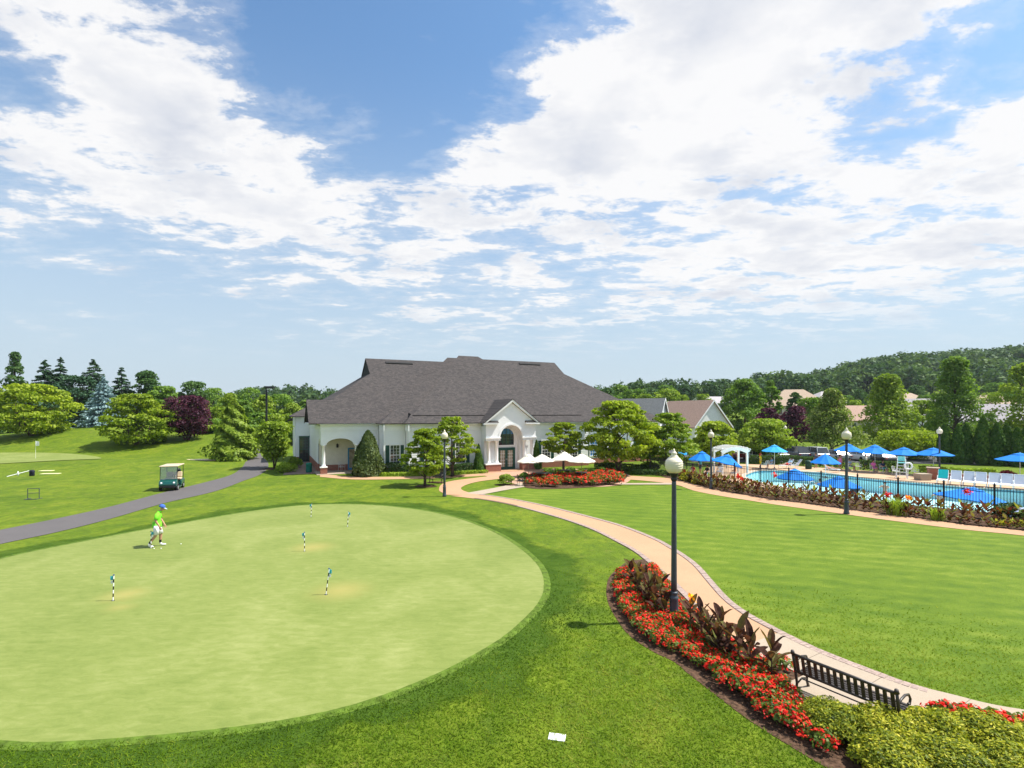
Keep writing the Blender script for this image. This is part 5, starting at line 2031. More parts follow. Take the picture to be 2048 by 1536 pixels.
rng = np.random.default_rng(3)
sp = []
for i in range(760):      # hill on the right
    az = rng.uniform(0.47, 1.35)
    Y = 250 + 190 * (rng.random() ** 0.8)
    sp.append((az * Y, Y, rng.uniform(13, 20), rng.uniform(5.5, 10)))
woodland('woodland', sp, 4, 'wooded hill rising behind the houses and the pool', 190, 1.55)
sp = []
for i in range(230):      # tree line behind the clubhouse
    az = rng.uniform(0.10, 0.62)
    Y = rng.uniform(230, 330)
    sp.append((az * Y, Y, rng.uniform(12, 17), rng.uniform(4, 6.5)))
woodland('woodland', sp, 5, 'line of dark woods on the skyline right of the clubhouse roof', 170, 1.2)
sp = []
for i in range(420):
    az = rng.uniform(-1.3, -0.05)
    Y = rng.uniform(300, 560)
    sp.append((az * Y, Y, rng.uniform(13, 20) * (1.12 if -0.52 < az < -0.30 else 0.9), rng.uniform(5, 8)))
woodland('woodland', sp, 6, 'distant blue-green wooded ridge on the skyline left of the clubhouse', 150, 1.6)


# ------------------------------------------------------------------ shrubs and hedges by the clubhouse
def hedge(px, width, H, mat, label, seed, Y=None, z=0.0, dens=260, leaf=0.085, group=None, base=0.0):
    line = [gp(x, y, z) for x, y in px]
    me, b = make_hedge('hedge', line, width, H, seed, mat, dens, leaf)
    return tag(obj('hedge', me, None, (b[0], b[1], base if base else z)), label, 'hedge', group)


hedge([(772, 949.2), (800, 949.0), (840, 948.3)], 0.7, 1.0, L_HEDGE, 'dark clipped hedge under the shuttered window left of the porch', 1)
hedge([(850, 948.5), (900, 948), (944, 945)], 0.7, 0.85, L_HEDGE, 'dark clipped hedge behind the airy young tree', 2)
hedge([(742, 951.5), (800, 951.5), (868, 951)], 0.6, 0.26, L_BRIGHT, 'low bright green edging plants along the front walk', 3)
hedge([(874, 950.5), (920, 949), (975, 946)], 0.6, 0.26, L_BRIGHT, 'low bright green edging plants just left of the porch', 4)
hedge([(1190, 939), (1255, 941), (1320, 944)], 1.0, 0.6, L_HEDGE, 'dark hedge under the large layered tree', 5)
hedge([(1265, 949), (1320, 950), (1372, 953)], 0.8, 0.4, L_HEDGE, 'low dark hedge along the start of the pool walk', 6)
hedge([(1838, 950), (1900, 953), (1995, 958)], 0.9, 0.85, L_BRIGHT, 'bright clipped hedge behind the sun loungers', 7, z=POOL_Z, dens=170, leaf=0.11)
hedge([(1720, 939), (1770, 941), (1825, 945)], 0.8, 1.0, L_HEDGE, 'dark hedge behind the lifeguard chair', 8, z=POOL_Z, dens=160, leaf=0.11)
hedge([(1500, 926.5), (1600, 929), (1690, 936)], 0.9, 1.0, L_HEDGE, 'dark hedge between the car park and the pool terrace', 9, z=POOL_Z, dens=130, leaf=0.12)


def shrub(x, y, Rr, H, mat, label, seed, n=1500, leaf=0.08, name='shrub', z=0.0, group=None, **kw):
    c = gp(x, y, z)
    me = make_shrub(name, Rr, H, seed, mat, n, leaf, **kw)
    return tag(obj(name, me, None, (c[0], c[1], zt1(*c) if z == 0.0 else z)), label, 'shrub', group)


shrub(1012, 969.5, 0.72, 1.05, L_LIGHT, 'round green boxwood at the end of the concrete branch walk', 1, 2600, 0.075)
shrub(1048, 962, 0.55, 0.85, L_MID, 'dark rounded shrub beside the metal patio chairs', 2, 1600, 0.08)
cols = [(1098, L_MID), (1118, L_BRIGHT), (1140, L_MID), (1162, L_BRIGHT), (1183, L_BRIGHT), (1204, L_MID)]
for i, (x, m) in enumerate(cols):
    shrub(x, 953 + (i % 2), 0.62, 0.80 + 0.1 * (i % 3), m, 'leafy green shrub in the row behind the red flower bed', 10 + i, 1500, 0.09, group='shrubs behind the red flower bed')
shrub(572, 944, 1.1, 1.0, L_BRIGHT, 'low bright green shrub under the multi-stemmed tree', 20, 2400, 0.1)
shrub(590, 935, 0.9, 1.2, L_LIGHT, 'taller light green shrub beside the side terrace', 21, 1800, 0.1)
shrub(1215, 938, 0.9, 0.85, L_LIGHT, 'rounded pale shrub at the foot of the large layered tree', 22, 1700, 0.1)
shrub(1300, 941, 1.0, 0.95, L_LIGHT, 'rounded pale shrub in front of the dark iron fence', 23, 1700, 0.1)
shrub(1375, 962, 0.8, 0.75, L_GOLD, 'golden shrub where the pool flower bed begins', 24, 1600, 0.09)
shrub(1400, 968, 0.7, 0.65, L_GOLD, 'second golden shrub at the start of the pool bed', 25, 1400, 0.09)
shrub(1962, 960, 0.9, 0.6, L_BRIGHT, 'small bright shrub behind the last loungers', 26, 1200, 0.11, z=POOL_Z)
for (x, yt, Y, w, lb) in [(957, 889, 49.6, 22, 'small clipped evergreen cone left of the porch'), (1073, 881, 52.3, 21, 'small clipped evergreen cone right of the porch')]:
    ms = make_column('evergreen_cone', gz(yt, Y), w / 2 * Y / 1024, 70 + x, L_ARBOR, 3200, 0.1, lambda t: (1 - t) ** 0.7 * min(1, 0.8 + 1.5 * t) * 1.1)
    plant('evergreen_cone', lb, ms, at(x, Y), 'shrub')

# golden hedge shrubs in the near corner
gold = [(5.85, 9.25, .62, .62), (6.55, 8.95, .66, .72), (7.35, 8.85, .66, .70), (8.15, 8.75, .68, .72), (9.0, 8.6, .7, .72), (6.15, 8.35, .66, .58), (7.0, 8.1, .7, .64), (7.9, 7.95, .7, .66), (8.8, 7.8, .72, .66), (9.8, 8.4, .7, .7)]
GP = [make_shrub('golden_shrub', 0.68, 0.70, 50 + i, L_GOLD, 15000, 0.028, 46, 0.9, 2.4, 0.2) for i in range(3)]
nm = ['nearest the bench seat', 'beside the bench arm', 'just past the bench arm', 'along the concrete walk', 'farthest along the walk', 'at the tip by the red flowers', 'in the front row, second from the flowers', 'in the front row, third from the flowers',
      'in the front row, last one', 'cut off by the frame edge']
for i, (X, Y, r, h) in enumerate(gold):
    o = obj('golden_shrub', GP[i % 3], None, (X, Y, 0), i * 1.1, (r / 0.68, r / 0.68, h * 0.88 / 0.70))
    tag(o, 'golden green clipped shrub ' + nm[i], 'shrub', 'golden shrubs beside the bench')


# ------------------------------------------------------------------ flower beds
def make_bedding(seed, n=130, nf=44, r=0.22, h=0.30, leaf=0.055, petal=0.036, mat=None):
    rng = np.random.default_rng(seed)
    cl = [(0, 0, h * 0.5, r * 0.85, r * 0.85, h * 0.48)] + [(r * 0.55 * math.cos(a), r * 0.55 * math.sin(a), h * (0.45 + 0.2 * rng.random()), r * 0.5, r * 0.5, h * 0.36) for a in rng.random(5) * 6.28]
    V, rd = clump_leaves(rng, cl, n, leaf, 1.4, 0.5, 0.6, 0.7, 0.2)
    V[:, :, 2] = np.maximum(V[:, :, 2], 0.01)
    fol = quads_mesh('bedding_foliage', V, L_BEGO, rd)
    C, Nn = [], []
    for i in range(nf):
        a = rng.random() * 6.28
        q = math.sqrt(rng.random())
        base = np.array([r * q * math.cos(a), r * q * math.sin(a), h * (1.02 - 0.55 * q * q) + rng.normal() * 0.015])
        for k in range(4):
            C.append(base + rng.normal(size=3) * 0.016)
            Nn.append(np.array([math.cos(a) * q * 0.8, math.sin(a) * q * 0.8, 0.7]) + rng.normal(size=3) * 0.45)
    C, Nn = np.array(C), unit(np.array(Nn))
    V = leaf_quads(rng, C, Nn, petal * (0.7 + 0.6 * rng.random(len(C))), 1.1)
    rd = np.clip(np.repeat(rng.random(nf), 4) * 0.6 + 0.2 + rng.normal(size=len(C)) * 0.1, 0.02, 0.98)
    fl = quads_mesh('bedding_flowers', V, mat or L_RED, rd)
    return fol, fl


BEG = [make_bedding(200 + i) for i in range(5)]


def bedding(X, Y, i, s, label, group, z=0.0, protos=BEG):
    fol, fl = protos[i % len(protos)]
    o = obj('bedding_plant', fol, None, (X, Y, z), i * 1.7, s)
    obj('blossom', fl, o)
    return tag(o, label, 'flower', group)


CANNA_PX = [(1262, 1172), (1277, 1180), (1290, 1196), (1275, 1200), (1306, 1208), (1320, 1222), (1297, 1218), (1312, 1236), (1330, 1240),
            (1382, 1268), (1402, 1280), (1418, 1296), (1440, 1302), (1437, 1318), (1458, 1322), (1477, 1330), (1500, 1344), (1543, 1360)]
CANNA_W = G(CANNA_PX)
rng = random.Random(9)
BENCH_PAD = G([(1572, 1362), (1640, 1356), (1830, 1440), (1790, 1480), (1640, 1425)])
lo_edge = bed_lo
cnt = 0
Yv = 8.6
row = 0
while Yv < 18.5:
    Xv = 2.8 + (0.13 if row % 2 else 0)
    while Xv < 8.4:
        X, Y = Xv + rng.uniform(-0.05, 0.05), Yv + rng.uniform(-0.05, 0.05)
        Xv += 0.27
        if not bool(pt_in_poly(np.array([X]), np.array([Y]), BED_W)[0]):
            continue
        dl = float(dist_poly(np.array([X]), np.array([Y]), lo_edge)[0])
        du = float(dist_poly(np.array([X]), np.array([Y]), [tuple(p) for p in WL])[0])
        if dl < 0.36 or du < 0.25:
            continue
        xp = 1024 + X / Y * 1024
        if xp > 1665 or (dl > 1.55 and xp < 1300) or (dl > 1.75 and rng.random() < 0.55):
            continue
        if bool(pt_in_poly(np.array([X]), np.array([Y]), BENCH_PAD)[0]) or float(dist_poly(np.array([X]), np.array([Y]), BENCH_PAD, True)[0]) < 0.25:
            continue
        if any((X - cx) ** 2 + (Y - cy) ** 2 < 0.17 ** 2 for cx, cy in CANNA_W):
            continue
        bedding(X, Y, cnt, rng.uniform(0.85, 1.25), 'bushy red-flowered bedding plant massed along the curving walk', 'red bedding plants along the curving walk')
        cnt += 1
    Yv += 0.24
    row += 1
for i, (x, y) in enumerate([(1890, 1462), (1915, 1466), (1935, 1470), (1990, 1482), (2015, 1486), (2040, 1492), (1960, 1476), (2065, 1496)]):
    c = gp(x, y)
    bedding(c[0], c[1], i, 1.62, 'tall red-flowered bedding plant peeping over the golden shrubs', 'red flowers behind the golden shrubs')
# red bed by the patio
rng = random.Random(21)
for i in range(64):
    u = (i + rng.random()) / 64
    v = rng.random()
    x = 1056 + u * 184
    y = 957 + v * 17 - (u - 0.4) * 6
    c = gp(x, min(y, 974.5))
    bedding(c[0], c[1], i, (2.0 + rng.uniform(-0.25, 0.3)) * (0.85 + 0.35 * u), 'red flowering plant massed in the bed before the cream parasols', 'red flowers before the cream parasols', 0.03)


def canna_leaf_mesh(name, L, W, seed, bend=0.5, mat=None):
    rng = np.random.default_rng(seed)
    nu, nv = 7, 3
    P = np.zeros((nu, nv, 3))
    for i in range(nu):
        u = i / (nu - 1)
        w = W * (math.sin(math.pi * min(1, u ** 0.8 * 0.96 + 0.03)) ** 0.8)
        x = L * u * math.cos(bend * u)
        z = L * u * 0.55 * (1 - bend * u)
        for j in range(nv):
            s = j / (nv - 1) * 2 - 1
            P[i, j] = (x, s * w * 0.5, z + abs(s) * w * 0.22 + rng.normal() * 0.006)
    V, rd = [], []
    t0 = rng.random() * 0.75
    for i in range(nu - 1):
        for j in range(nv - 1):
            V.append([P[i, j], P[i + 1, j], P[i + 1, j + 1], P[i, j + 1]])
            rd.append(np.clip(t0 + rng.normal() * 0.07 + (0.1 if j else 0), 0.02, 0.98))
    return quads_mesh(name, np.array(V), mat or L_CANNA, np.array(rd))


CL = [canna_leaf_mesh('leaf', 0.52, 0.20, 300 + i, 0.25 + 0.12 * i) for i in range(6)]
STEM = MB().tube([(0, 0, -0.02), (0.01, 0, 0.4), (0, 0.01, 0.8)], [0.02, 0.016, 0.008], 6).mesh('stem', plain('canna_stem', (0.10, 0.05, 0.04), 0.6))
CFL = quads_mesh('blossom', leaf_quads(np.random.default_rng(1), np.random.default_rng(2).normal(size=(22, 3)) * 0.06, unit(np.random.default_rng(3).normal(size=(22, 3))), 0.10, 1.2), L_ORANGE, np.random.default_rng(4).random(22))
rng = random.Random(31)
for i, (X, Y) in enumerate(CANNA_W):
    second = i >= 9
    e = empty('canna_plant', (X, Y, 0.01), rng.uniform(0, 6.28))
    h = rng.uniform(0.85, 1.1)
    e.scale = (h, h, h)
    tag(e, 'dark purple-leaved canna in the clump nearest the bench' if second else 'dark purple-leaved canna in the clump at the far tip of the bed beside the lamp', 'plant', 'cannas nearest the bench' if second else 'cannas at the far tip of the bed')
    obj('stem', STEM, e)
    for j in range(10):
        lf = obj('leaf', CL[(i + j) % 6], e)
        t = j / 10
        lf.location = (0, 0, 0.12 + 0.66 * t)
        lf.rotation_euler = (rng.uniform(-0.25, 0.25), -(0.15 + 0.75 * t ** 1.4) + rng.uniform(-0.15, 0.15), j * 2.4 + rng.uniform(-0.4, 0.4))
        s = (1.05 - 0.35 * abs(t - 0.4)) * rng.uniform(0.85, 1.1)
        lf.scale = (s, s, s)
    if i == 9:
        obj('blossom', CFL, e).location = (0, 0, 0.95)
        e['label'] = 'dark canna carrying one orange-yellow blossom right of the lamp post'
        e['group'] = 'cannas nearest the bench'


def canna_clump(seed, mat, n=13):
    rng = np.random.default_rng(seed)
    Vs, Rs = [], []
    for j in range(n):
        L, W = 0.42 * (0.8 + 0.4 * rng.random()), 0.17
        t = j / n
        a = j * 2.4 + rng.normal() * 0.3
        tilt = 0.3 + 0.8 * t
        z0 = 0.08 + 0.5 * t
        d = np.array([math.cos(a) * math.cos(tilt), math.sin(a) * math.cos(tilt), math.sin(tilt)])
        s = np.array([-math.sin(a), math.cos(a), 0])
        nrm = np.cross(d, s)
        p0 = np.array([0, 0, z0])
        t0 = rng.random()
        pts = []
        for u in (0, 0.25, 0.55, 0.8, 1.0):
            w = W * math.sin(math.pi * min(0.97, 0.06 + u * 0.92))
            c = p0 + d * L * u - np.array([0, 0, 1]) * 0.12 * L * u * u
            pts.append((c - s * w * 0.5 - nrm * w * 0.1, c + s * w * 0.5 - nrm * w * 0.1))
        for k in range(4):
            Vs.append([pts[k][0], pts[k][1], pts[k + 1][1], pts[k + 1][0]])
            Rs.append(np.clip(t0 + rng.normal() * 0.06, 0.02, 0.98))
    return quads_mesh('canna_plant', np.array(Vs), mat, np.array(Rs))


PC = [canna_clump(400 + i, L_CANNAG if i % 2 else L_CANNA) for i in range(6)]
rng = random.Random(77)
U = resample(PWU, step=0.40)
Fw = np.array(FENCE_W)
cnt = 0
for i, p in enumerate(U):
    if p[1] > 43.5 or p[0] > 33:
        continue
    d = [((q - p) ** 2).sum() for q in Fw]
    q = np.array([np.interp(p[0], Fw[:, 0], Fw[:, 0]), np.interp(p[0], Fw[:, 0], Fw[:, 1])])
    dv = q - p
    gap = np.linalg.norm(dv)
    dv = dv / max(gap, 1e-6)
    for r in range(2):
        off = (0.45 if r == 0 else max(0.8, gap * 0.55)) + rng.uniform(-0.1, 0.12)
        if off > gap - 0.2 and r:
            continue
        c = p + dv * off + np.array([rng.uniform(-0.12, 0.12), 0])
        s = rng.uniform(0.8, 1.2) * (0.9 if r == 0 else 1.08)
        o = obj('canna_plant', PC[cnt % 6], None, (c[0], c[1], 0.01), rng.uniform(0, 6.28), s)
        tag(o, 'red-brown and green canna in the border along the pool fence', 'plant', 'cannas along the pool fence')
        cnt += 1


rng = random.Random(78)
for i, p in enumerate(resample(PWU, step=0.36)):
    if p[1] > 43.5 or p[0] > 33:
        continue
    q = np.array([p[0], np.interp(p[0], Fw[:, 0], Fw[:, 1])])
    dv = (q - p) / max(np.linalg.norm(q - p), 1e-6)
    c = p + dv * (0.28 + rng.uniform(-0.05, 0.08))
    o = obj('leafy_plant', PC[1 + 2 * (i % 3)], None, (c[0], c[1], 0.01), rng.uniform(0, 6.28), (rng.uniform(0.55, 0.75),) * 2 + (rng.uniform(0.4, 0.55),))
    tag(o, 'low leafy plant along the front edge of the pool border', 'plant', 'low plants edging the pool border')


def tuft(name, x, y, h, n, mat, label, seed, spread=0.25, z=0.0, cat='plant'):
    rng = np.random.default_rng(seed)
    V, rd = [], []
    for i in range(n):
        a = rng.random() * 6.28
        b = np.array([rng.normal() * spread * 0.4, rng.normal() * spread * 0.4, 0])
        d = np.array([math.cos(a), math.sin(a), 0])
        s = np.array([-math.sin(a), math.cos(a), 0]) * 0.014
        hh = h * (0.6 + 0.5 * rng.random())
        m = b + d * spread * 0.35 + np.array([0, 0, hh * 0.75])
        t = b + d * spread * (0.8 + 0.4 * rng.random()) + np.array([0, 0, hh])
        V.append([b - s, b + s, m + s, m - s])
        V.append([m - s, m + s, t + s * 0.2, t - s * 0.2])
        rd += [rng.random()] * 2
    c = gp(x, y, z)
    o = obj(name, quads_mesh(name, np.array(V), mat, np.array(rd)), None, (c[0], c[1], z))
    return tag(o, label, cat)


tuft('grass_clump', 1790, 1030, 0.95, 160, L_BRIGHT, 'tuft of fine light green grass in the pool border', 1, 0.5)
tuft('grass_clump', 1872, 1041, 0.7, 120, L_BRIGHT, 'shorter tuft of green grass right of the tall one', 2, 0.4)
tuft('daylily', 2034, 1052, 0.35, 90, L_GOLD, 'yellow-leaved clump at the end of the pool border', 3, 0.4)
tuft('daylily', 1998, 1050, 0.3, 70, L_GOLD, 'second yellow-leaved clump by the fence corner', 4, 0.35)
shrub(2022, 1040, 0.85, 0.95, L_HEDGE, 'dark leafy hydrangea at the fence corner', 31, 1700, 0.09)
HYD = leafmat('petal_pale', [(0.1, (0.45, 0.50, 0.75)), (0.9, (0.85, 0.85, 0.88))], 0.2, tint=(1, 1, 1))
hyd = [make_bedding(260, 150, 14, 0.4, 0.6, 0.09, 0.11, HYD)]
c = gp(2046, 1046)
o = bedding(c[0], c[1], 0, 1.2, 'hydrangea with pale blue-white heads at the frame edge', None, 0, hyd)


# ------------------------------------------------------------------ grass blades of the near rough
def near_grass():
    rng = np.random.default_rng(8)
    N = 190000
    u = rng.random(N)
    Y = 8.2 * (21 / 8.2) ** u
    X = (rng.random(N) * 2.2 - 1.1) * Y
    keep = ~pt_in_poly(X, Y, GREEN_W) & ~pt_in_poly(X, Y, BED_W)
    wk = [tuple(p) for p in WL] + [tuple(p) for p in WR[::-1]]
    keep &= ~pt_in_poly(X, Y, wk)
    dd = np.hypot(X, Y)
    keep &= rng.random(N) > np.clip((dd - 11) / 9, 0, 1)
    X, Y = X[keep], Y[keep]
    n = len(X)
    a = rng.random(n) * 6.28
    h = rng.uniform(0.018, 0.045, n)
    w = rng.uniform(0.008, 0.014, n) * np.clip(Y / 11, 0.9, 1.8)
    s = np.stack([np.cos(a) * w, np.sin(a) * w, 0 * a], 1)
    lean = rng.normal(size=(n, 2)) * 0.035
    B = np.stack([X, Y, np.full(n, 0.004)], 1)
    T = B + np.stack([lean[:, 0], lean[:, 1], h], 1)
    V = np.stack([B - s, B + s, T + s * 0.2, T - s * 0.2], 1)
    pn = np.zeros(n)
    for k in range(26):
        f = 0.5 * 1.16 ** k
        th = rng.random() * 6.28
        pn += np.sin((X * math.cos(th) + Y * math.sin(th)) * f + rng.random() * 6.28 + 0.8 * np.sin(X * f * 0.4 + k) * np.cos(Y * f * 0.33 + k)) / (1 + 0.10 * k)
    pn /= pn.std()
    dg_ = dist_poly(X, Y, GREEN_W[::2], True)
    big = 0.54 + 0.11 * pn + rng.normal(size=n) * 0.12 - 0.22 * np.exp(-(dg_ / 0.9) ** 2)
    inl = pt_in_poly(X, Y, lawn)
    big = np.where(inl, 0.66 + 0.06 * pn + rng.normal(size=n) * 0.09, big)
    me = quads_mesh('grass', V, L_BLADE, np.clip(big, 0.02, 0.98))
    tag(obj('grass', me), 'short mown grass around the putting green and the walk', 'grass', kind='stuff')


near_grass()


# ------------------------------------------------------------------ lamp posts
M_GLOBE = plain('lamp_globe', (0.78, 0.70, 0.54), 0.35, 0.5, 0.04, 2, 0.0, coat=0.2)


def lamp_meshes():
    base = MB().lathe([(0.15, -0.02), (0.15, 0.10), (0.125, 0.16), (0.115, 0.62), (0.125, 0.66), (0.125, 0.70), (0.10, 0.72), (0.095, 0.78), (0.11, 0.80), (0.11, 0.83), (0.085, 0.86)], 20).mesh('base', M_LAMPM, True)
    pole = MB().lathe([(0.082, 0.80), (0.080, 1.2), (0.062, 3.9), (0.06, 3.98)], 20).mesh('pole', M_LAMPM, True)
    neck = MB().lathe([(0.06, 3.95), (0.085, 3.99), (0.085, 4.03), (0.07, 4.05), (0.11, 4.14), (0.125, 4.16), (0.125, 4.19), (0.10, 4.20)], 20).mesh('collar', M_BLACKM, True)
    prof = [(0.14, 4.19), (0.205, 4.24), (0.238, 4.34), (0.245, 4.44), (0.225, 4.53), (0.165, 4.60), (0.12, 4.63)]
    gl = MB().lathe(prof, 28)
    globe = gl.mesh('globe', M_GLOBE, True)
    fin = MB().lathe([(0.125, 4.62), (0.118, 4.65), (0.08, 4.69), (0.075, 4.72), (0.09, 4.735), (0.06, 4.77), (0.03, 4.80), (0.028, 4.83), (0.008, 4.87)], 20).mesh('finial', M_GLOBE, True)
    rib = MB()
    for z, r in ((4.33, 0.238), (4.39, 0.245), (4.45, 0.246), (4.51, 0.234)):
        rib.lathe([(r, z - 0.006), (r + 0.005, z), (r, z + 0.006)], 28)
    ribs = rib.mesh('ring', M_GLOBE, True)
    return base, pole, neck, globe, fin, ribs


LM = lamp_meshes()


def lamp(X, Y, s, label, z=None):
    e = empty('lamp_post', (X, Y, zt1(X, Y) if z is None else z))
    e.scale = (s, s, s)
    tag(e, label, 'lamp', 'acorn-globe lamp posts')
    for nm, me in zip(('base', 'pole', 'collar', 'globe', 'finial', 'ring'), LM):
        o = obj(nm, me, e)
    return e


c = gp(1348, 1243)
lamp(c[0], c[1], 0.985, 'nearest lamp post with cream acorn globe in the red flower bed')
c = gp(889, 993)
lamp(c[0], c[1], 0.95, 'lamp post on the grass beside the young trees near the clubhouse')
lamp(gx(1422, 38.8), 38.8, 0.93, 'lamp post in front of the white arbour', 0)
lamp(gx(1693, 29.2), 29.2, 1.02, 'lamp post rising from the canna border by the pool fence', 0)
lamp(gx(1879, 51), 51, 1.05, 'lamp post behind the blue parasols near the clipped evergreens')
lamp(gx(1570, 70), 70, 1.0, 'farthest small lamp post above the wide light green tree')

# ------------------------------------------------------------------ bench
def bench(x, y, ang, label, s=1.0, L=1.85):
    c = gp(x, y)
    r = empty('bench', (c[0], c[1], 0.02), ang)
    r.scale = (s, s, s)
    tag(r, label, 'bench')
    l2 = L / 2
    # local x along the bench, +y towards the sitter's front
    for sx in (-1, 1):
        x0 = sx * (l2 - 0.03)
        MB().tube([(x0, 0.02, 0.0), (x0, 0.05, 0.2), (x0, 0.0, 0.42), (x0, -0.05, 0.6), (x0, -0.12, 0.86)], [0.028, 0.026, 0.03, 0.028, 0.028], 8).tube([(x0, -0.12, 0.85), (x0, -0.13, 0.92)], [0.045, 0.03], 10).build('leg', M_BENCH, r, True)
        MB().tube([(x0, 0.52, 0.0), (x0, 0.46, 0.12), (x0, 0.46, 0.3), (x0, 0.48, 0.42)], [0.03, 0.025, 0.026, 0.03], 8).build('leg', M_BENCH, r, True)
        arm = [(x0, -0.06, 0.62), (x0, 0.08, 0.68), (x0, 0.25, 0.70), (x0, 0.42, 0.66), (x0, 0.50, 0.56), (x0, 0.46, 0.47), (x0, 0.40, 0.50)]
        MB().tube(arm, 0.022, 8).build('armrest', M_BENCH, r, True)
        MB().tube([(x0, 0.04, 0.18), (x0, 0.25, 0.24), (x0, 0.46, 0.18)], 0.018, 6).build('brace', M_BENCH, r, True)
    MB().tube([(-l2 + 0.03, -0.115, 0.84), (l2 - 0.03, -0.115, 0.84)], 0.032, 8).build('top_rail', M_BENCH, r, True)
    MB().tube([(-l2 + 0.03, -0.02, 0.48), (l2 - 0.03, -0.02, 0.48)], 0.024, 8).build('lower_rail', M_BENCH, r, True)
    sl = MB().prism([(-0.03, 0.48), (-0.015, 0.48), (-0.108, 0.83), (-0.123, 0.83)], -0.032, 0.032, 'x').mesh('back_slat', M_BENCH)
    n = 15
    for i in range(n):
        o = obj('back_slat', sl, r)
        o.location = (-l2 + 0.10 + (L - 0.2) * i / (n - 1), 0, 0)
    ss = MB().box((0, 0, 0), (L - 0.08, 0.055, 0.022)).mesh('seat_slat', M_BENCH)
    for i in range(6):
        o = obj('seat_slat', ss, r)
        o.location = (0, 0.04 + i * 0.083, 0.43 + (0.01 if i in (0, 5) else 0))
    MB().tube([(-l2 + 0.04, 0.25, 0.23), (l2 - 0.04, 0.25, 0.23)], 0.014, 6).build('stretcher', M_BENCH, r)
    return r


pa, pb = gp(1587, 1389), gp(1800, 1484)
mid = ((pa[0] + pb[0]) / 2, (pa[1] + pb[1]) / 2)
ang = math.atan2(pb[1] - pa[1], pb[0] - pa[0])
br = bench(1700, 1430, ang, 'dark metal slat-back bench seen from behind beside the walk')
br.location = (mid[0] + 0.02, mid[1], 0.034)
# concrete pad under the bench
n_ = Vector((-math.sin(ang), math.cos(ang), 0))
t_ = Vector((math.cos(ang), math.sin(ang), 0))
mv = Vector((mid[0], mid[1], 0))
pad = [mv + t_ * a + n_ * b for a, b in ((-1.25, -0.55), (1.5, -0.55), (1.5, 1.2), (-1.15, 1.2))]
sheet('bench_pad', [(p.x, p.y) for p in pad], 0.031, M_CONC)
c2 = bench(878, 965, R(150), 'small dark bench under the young trees near the clubhouse', 1.0, 1.3)

# utility cover in the grass
c = gp(1114, 1475)
ucov = MB().bx(-0.15, 0.15, -0.10, 0.10, -0.02, 0.014).bx(-0.12, 0.12, -0.07, 0.07, 0.014, 0.019).build('utility_cover', plain('pale_plastic', (0.72, 0.74, 0.70), 0.6), None, False, (c[0], c[1], 0), R(-12))
bevel_obj(ucov, 0.008)
tag(ucov, 'small white rectangular utility cover lying in the grass', 'cover')

# ------------------------------------------------------------------ practice flags, ball, pin
FL_W = [plain('flag_teal', (0.05, 0.40, 0.48), 0.7), plain('flag_white', (0.75, 0.78, 0.80), 0.7), plain('flag_navy', (0.03, 0.08, 0.22), 0.7)]


def practice_flag(x, y, ytop, i, label, lean=0.0):
    c = gp(x, y)
    h = gz(ytop, c[1])
    r = empty('practice_flag', (c[0], c[1], 0.016), 0)
    tag(r, label, 'flag', 'striped flags on the putting green')
    p = MB()
    n = 7
    for k in range(n):
        z0, z1 = h * k / n, h * (k + 1) / n
        p.tube([(lean * z0, 0, z0), (lean * z1, 0, z1)], 0.016, 8, k % 2)
    p.build('pole', [M_WHITE, M_BLACKM], r)
    for k, (z0, z1, m) in enumerate(((0.80, 0.99, FL_W[0]), (0.66, 0.80, FL_W[1]))):
        f = MB()
        sg = 1 if i % 2 else -1
        x0 = lean * h * z0
        w = 0.10 if k == 0 else 0.085
        f.add([(x0, 0, h * z0), (x0 + sg * w * 0.5, 0.025, h * (z0 + 0.01)), (x0 + sg * w, 0.0, h * (z0 + 0.02)), (x0 + sg * w, 0.0, h * (z1 - 0.02)), (x0 + sg * w * 0.5, 0.025, h * (z1 - 0.01)), (x0, 0, h * z1)], [(0, 1, 4, 5), (1, 2, 3, 4)])
        fo = f.build('flag', m, r)
        md = fo.modifiers.new('t', 'SOLIDIFY')
        md.thickness = 0.008
    MB().tube([(lean * h, 0, h), (lean * h, 0, h + 0.03)], 0.022, 8).build('knob', FL_W[2], r)
    MB().lathe([(0.054, -0.012), (0.054, 0.002)], 16).build('cup', M_BLACKM, r)


practice_flag(226, 1202, 1152, 0, 'striped practice flag nearest the picture edge on the putting green', 0.03)
practice_flag(652, 1190, 1139, 1, 'striped practice flag beside the yellowed patch', 0.12)
practice_flag(609, 1103, 1066, 2, 'striped practice flag near the middle of the putting green')
practice_flag(695, 1054, 1025, 3, 'striped practice flag on the far right of the putting green', 0.06)
practice_flag(622, 1034, 1009, 4, 'farthest striped practice flag at the back edge of the green', 0.05)
practice_flag(302, 1097, 1064, 5, "striped practice flag standing just behind the golfer's heels")
M_BALL = plain('golf_ball', (0.85, 0.85, 0.83), 0.35, 0.5, 0.02)
for (x, y, lb) in [(362, 1089.5, 'white golf ball lying in front of the golfer'), (308, 1099, "golf ball by the golfer's rear shoe"), (322, 1098.5, "golf ball by the golfer's front shoe")]:
    c = gp(x, y)
    b = MB().lathe([(0.001, -0.0213), (0.012, -0.018), (0.019, -0.009), (0.0213, 0), (0.019, 0.009), (0.012, 0.018), (0.001, 0.0213)], 12).build('golf_ball', M_BALL, None, True, (c[0], c[1], 0.037))
    tag(b, lb, 'golf ball')

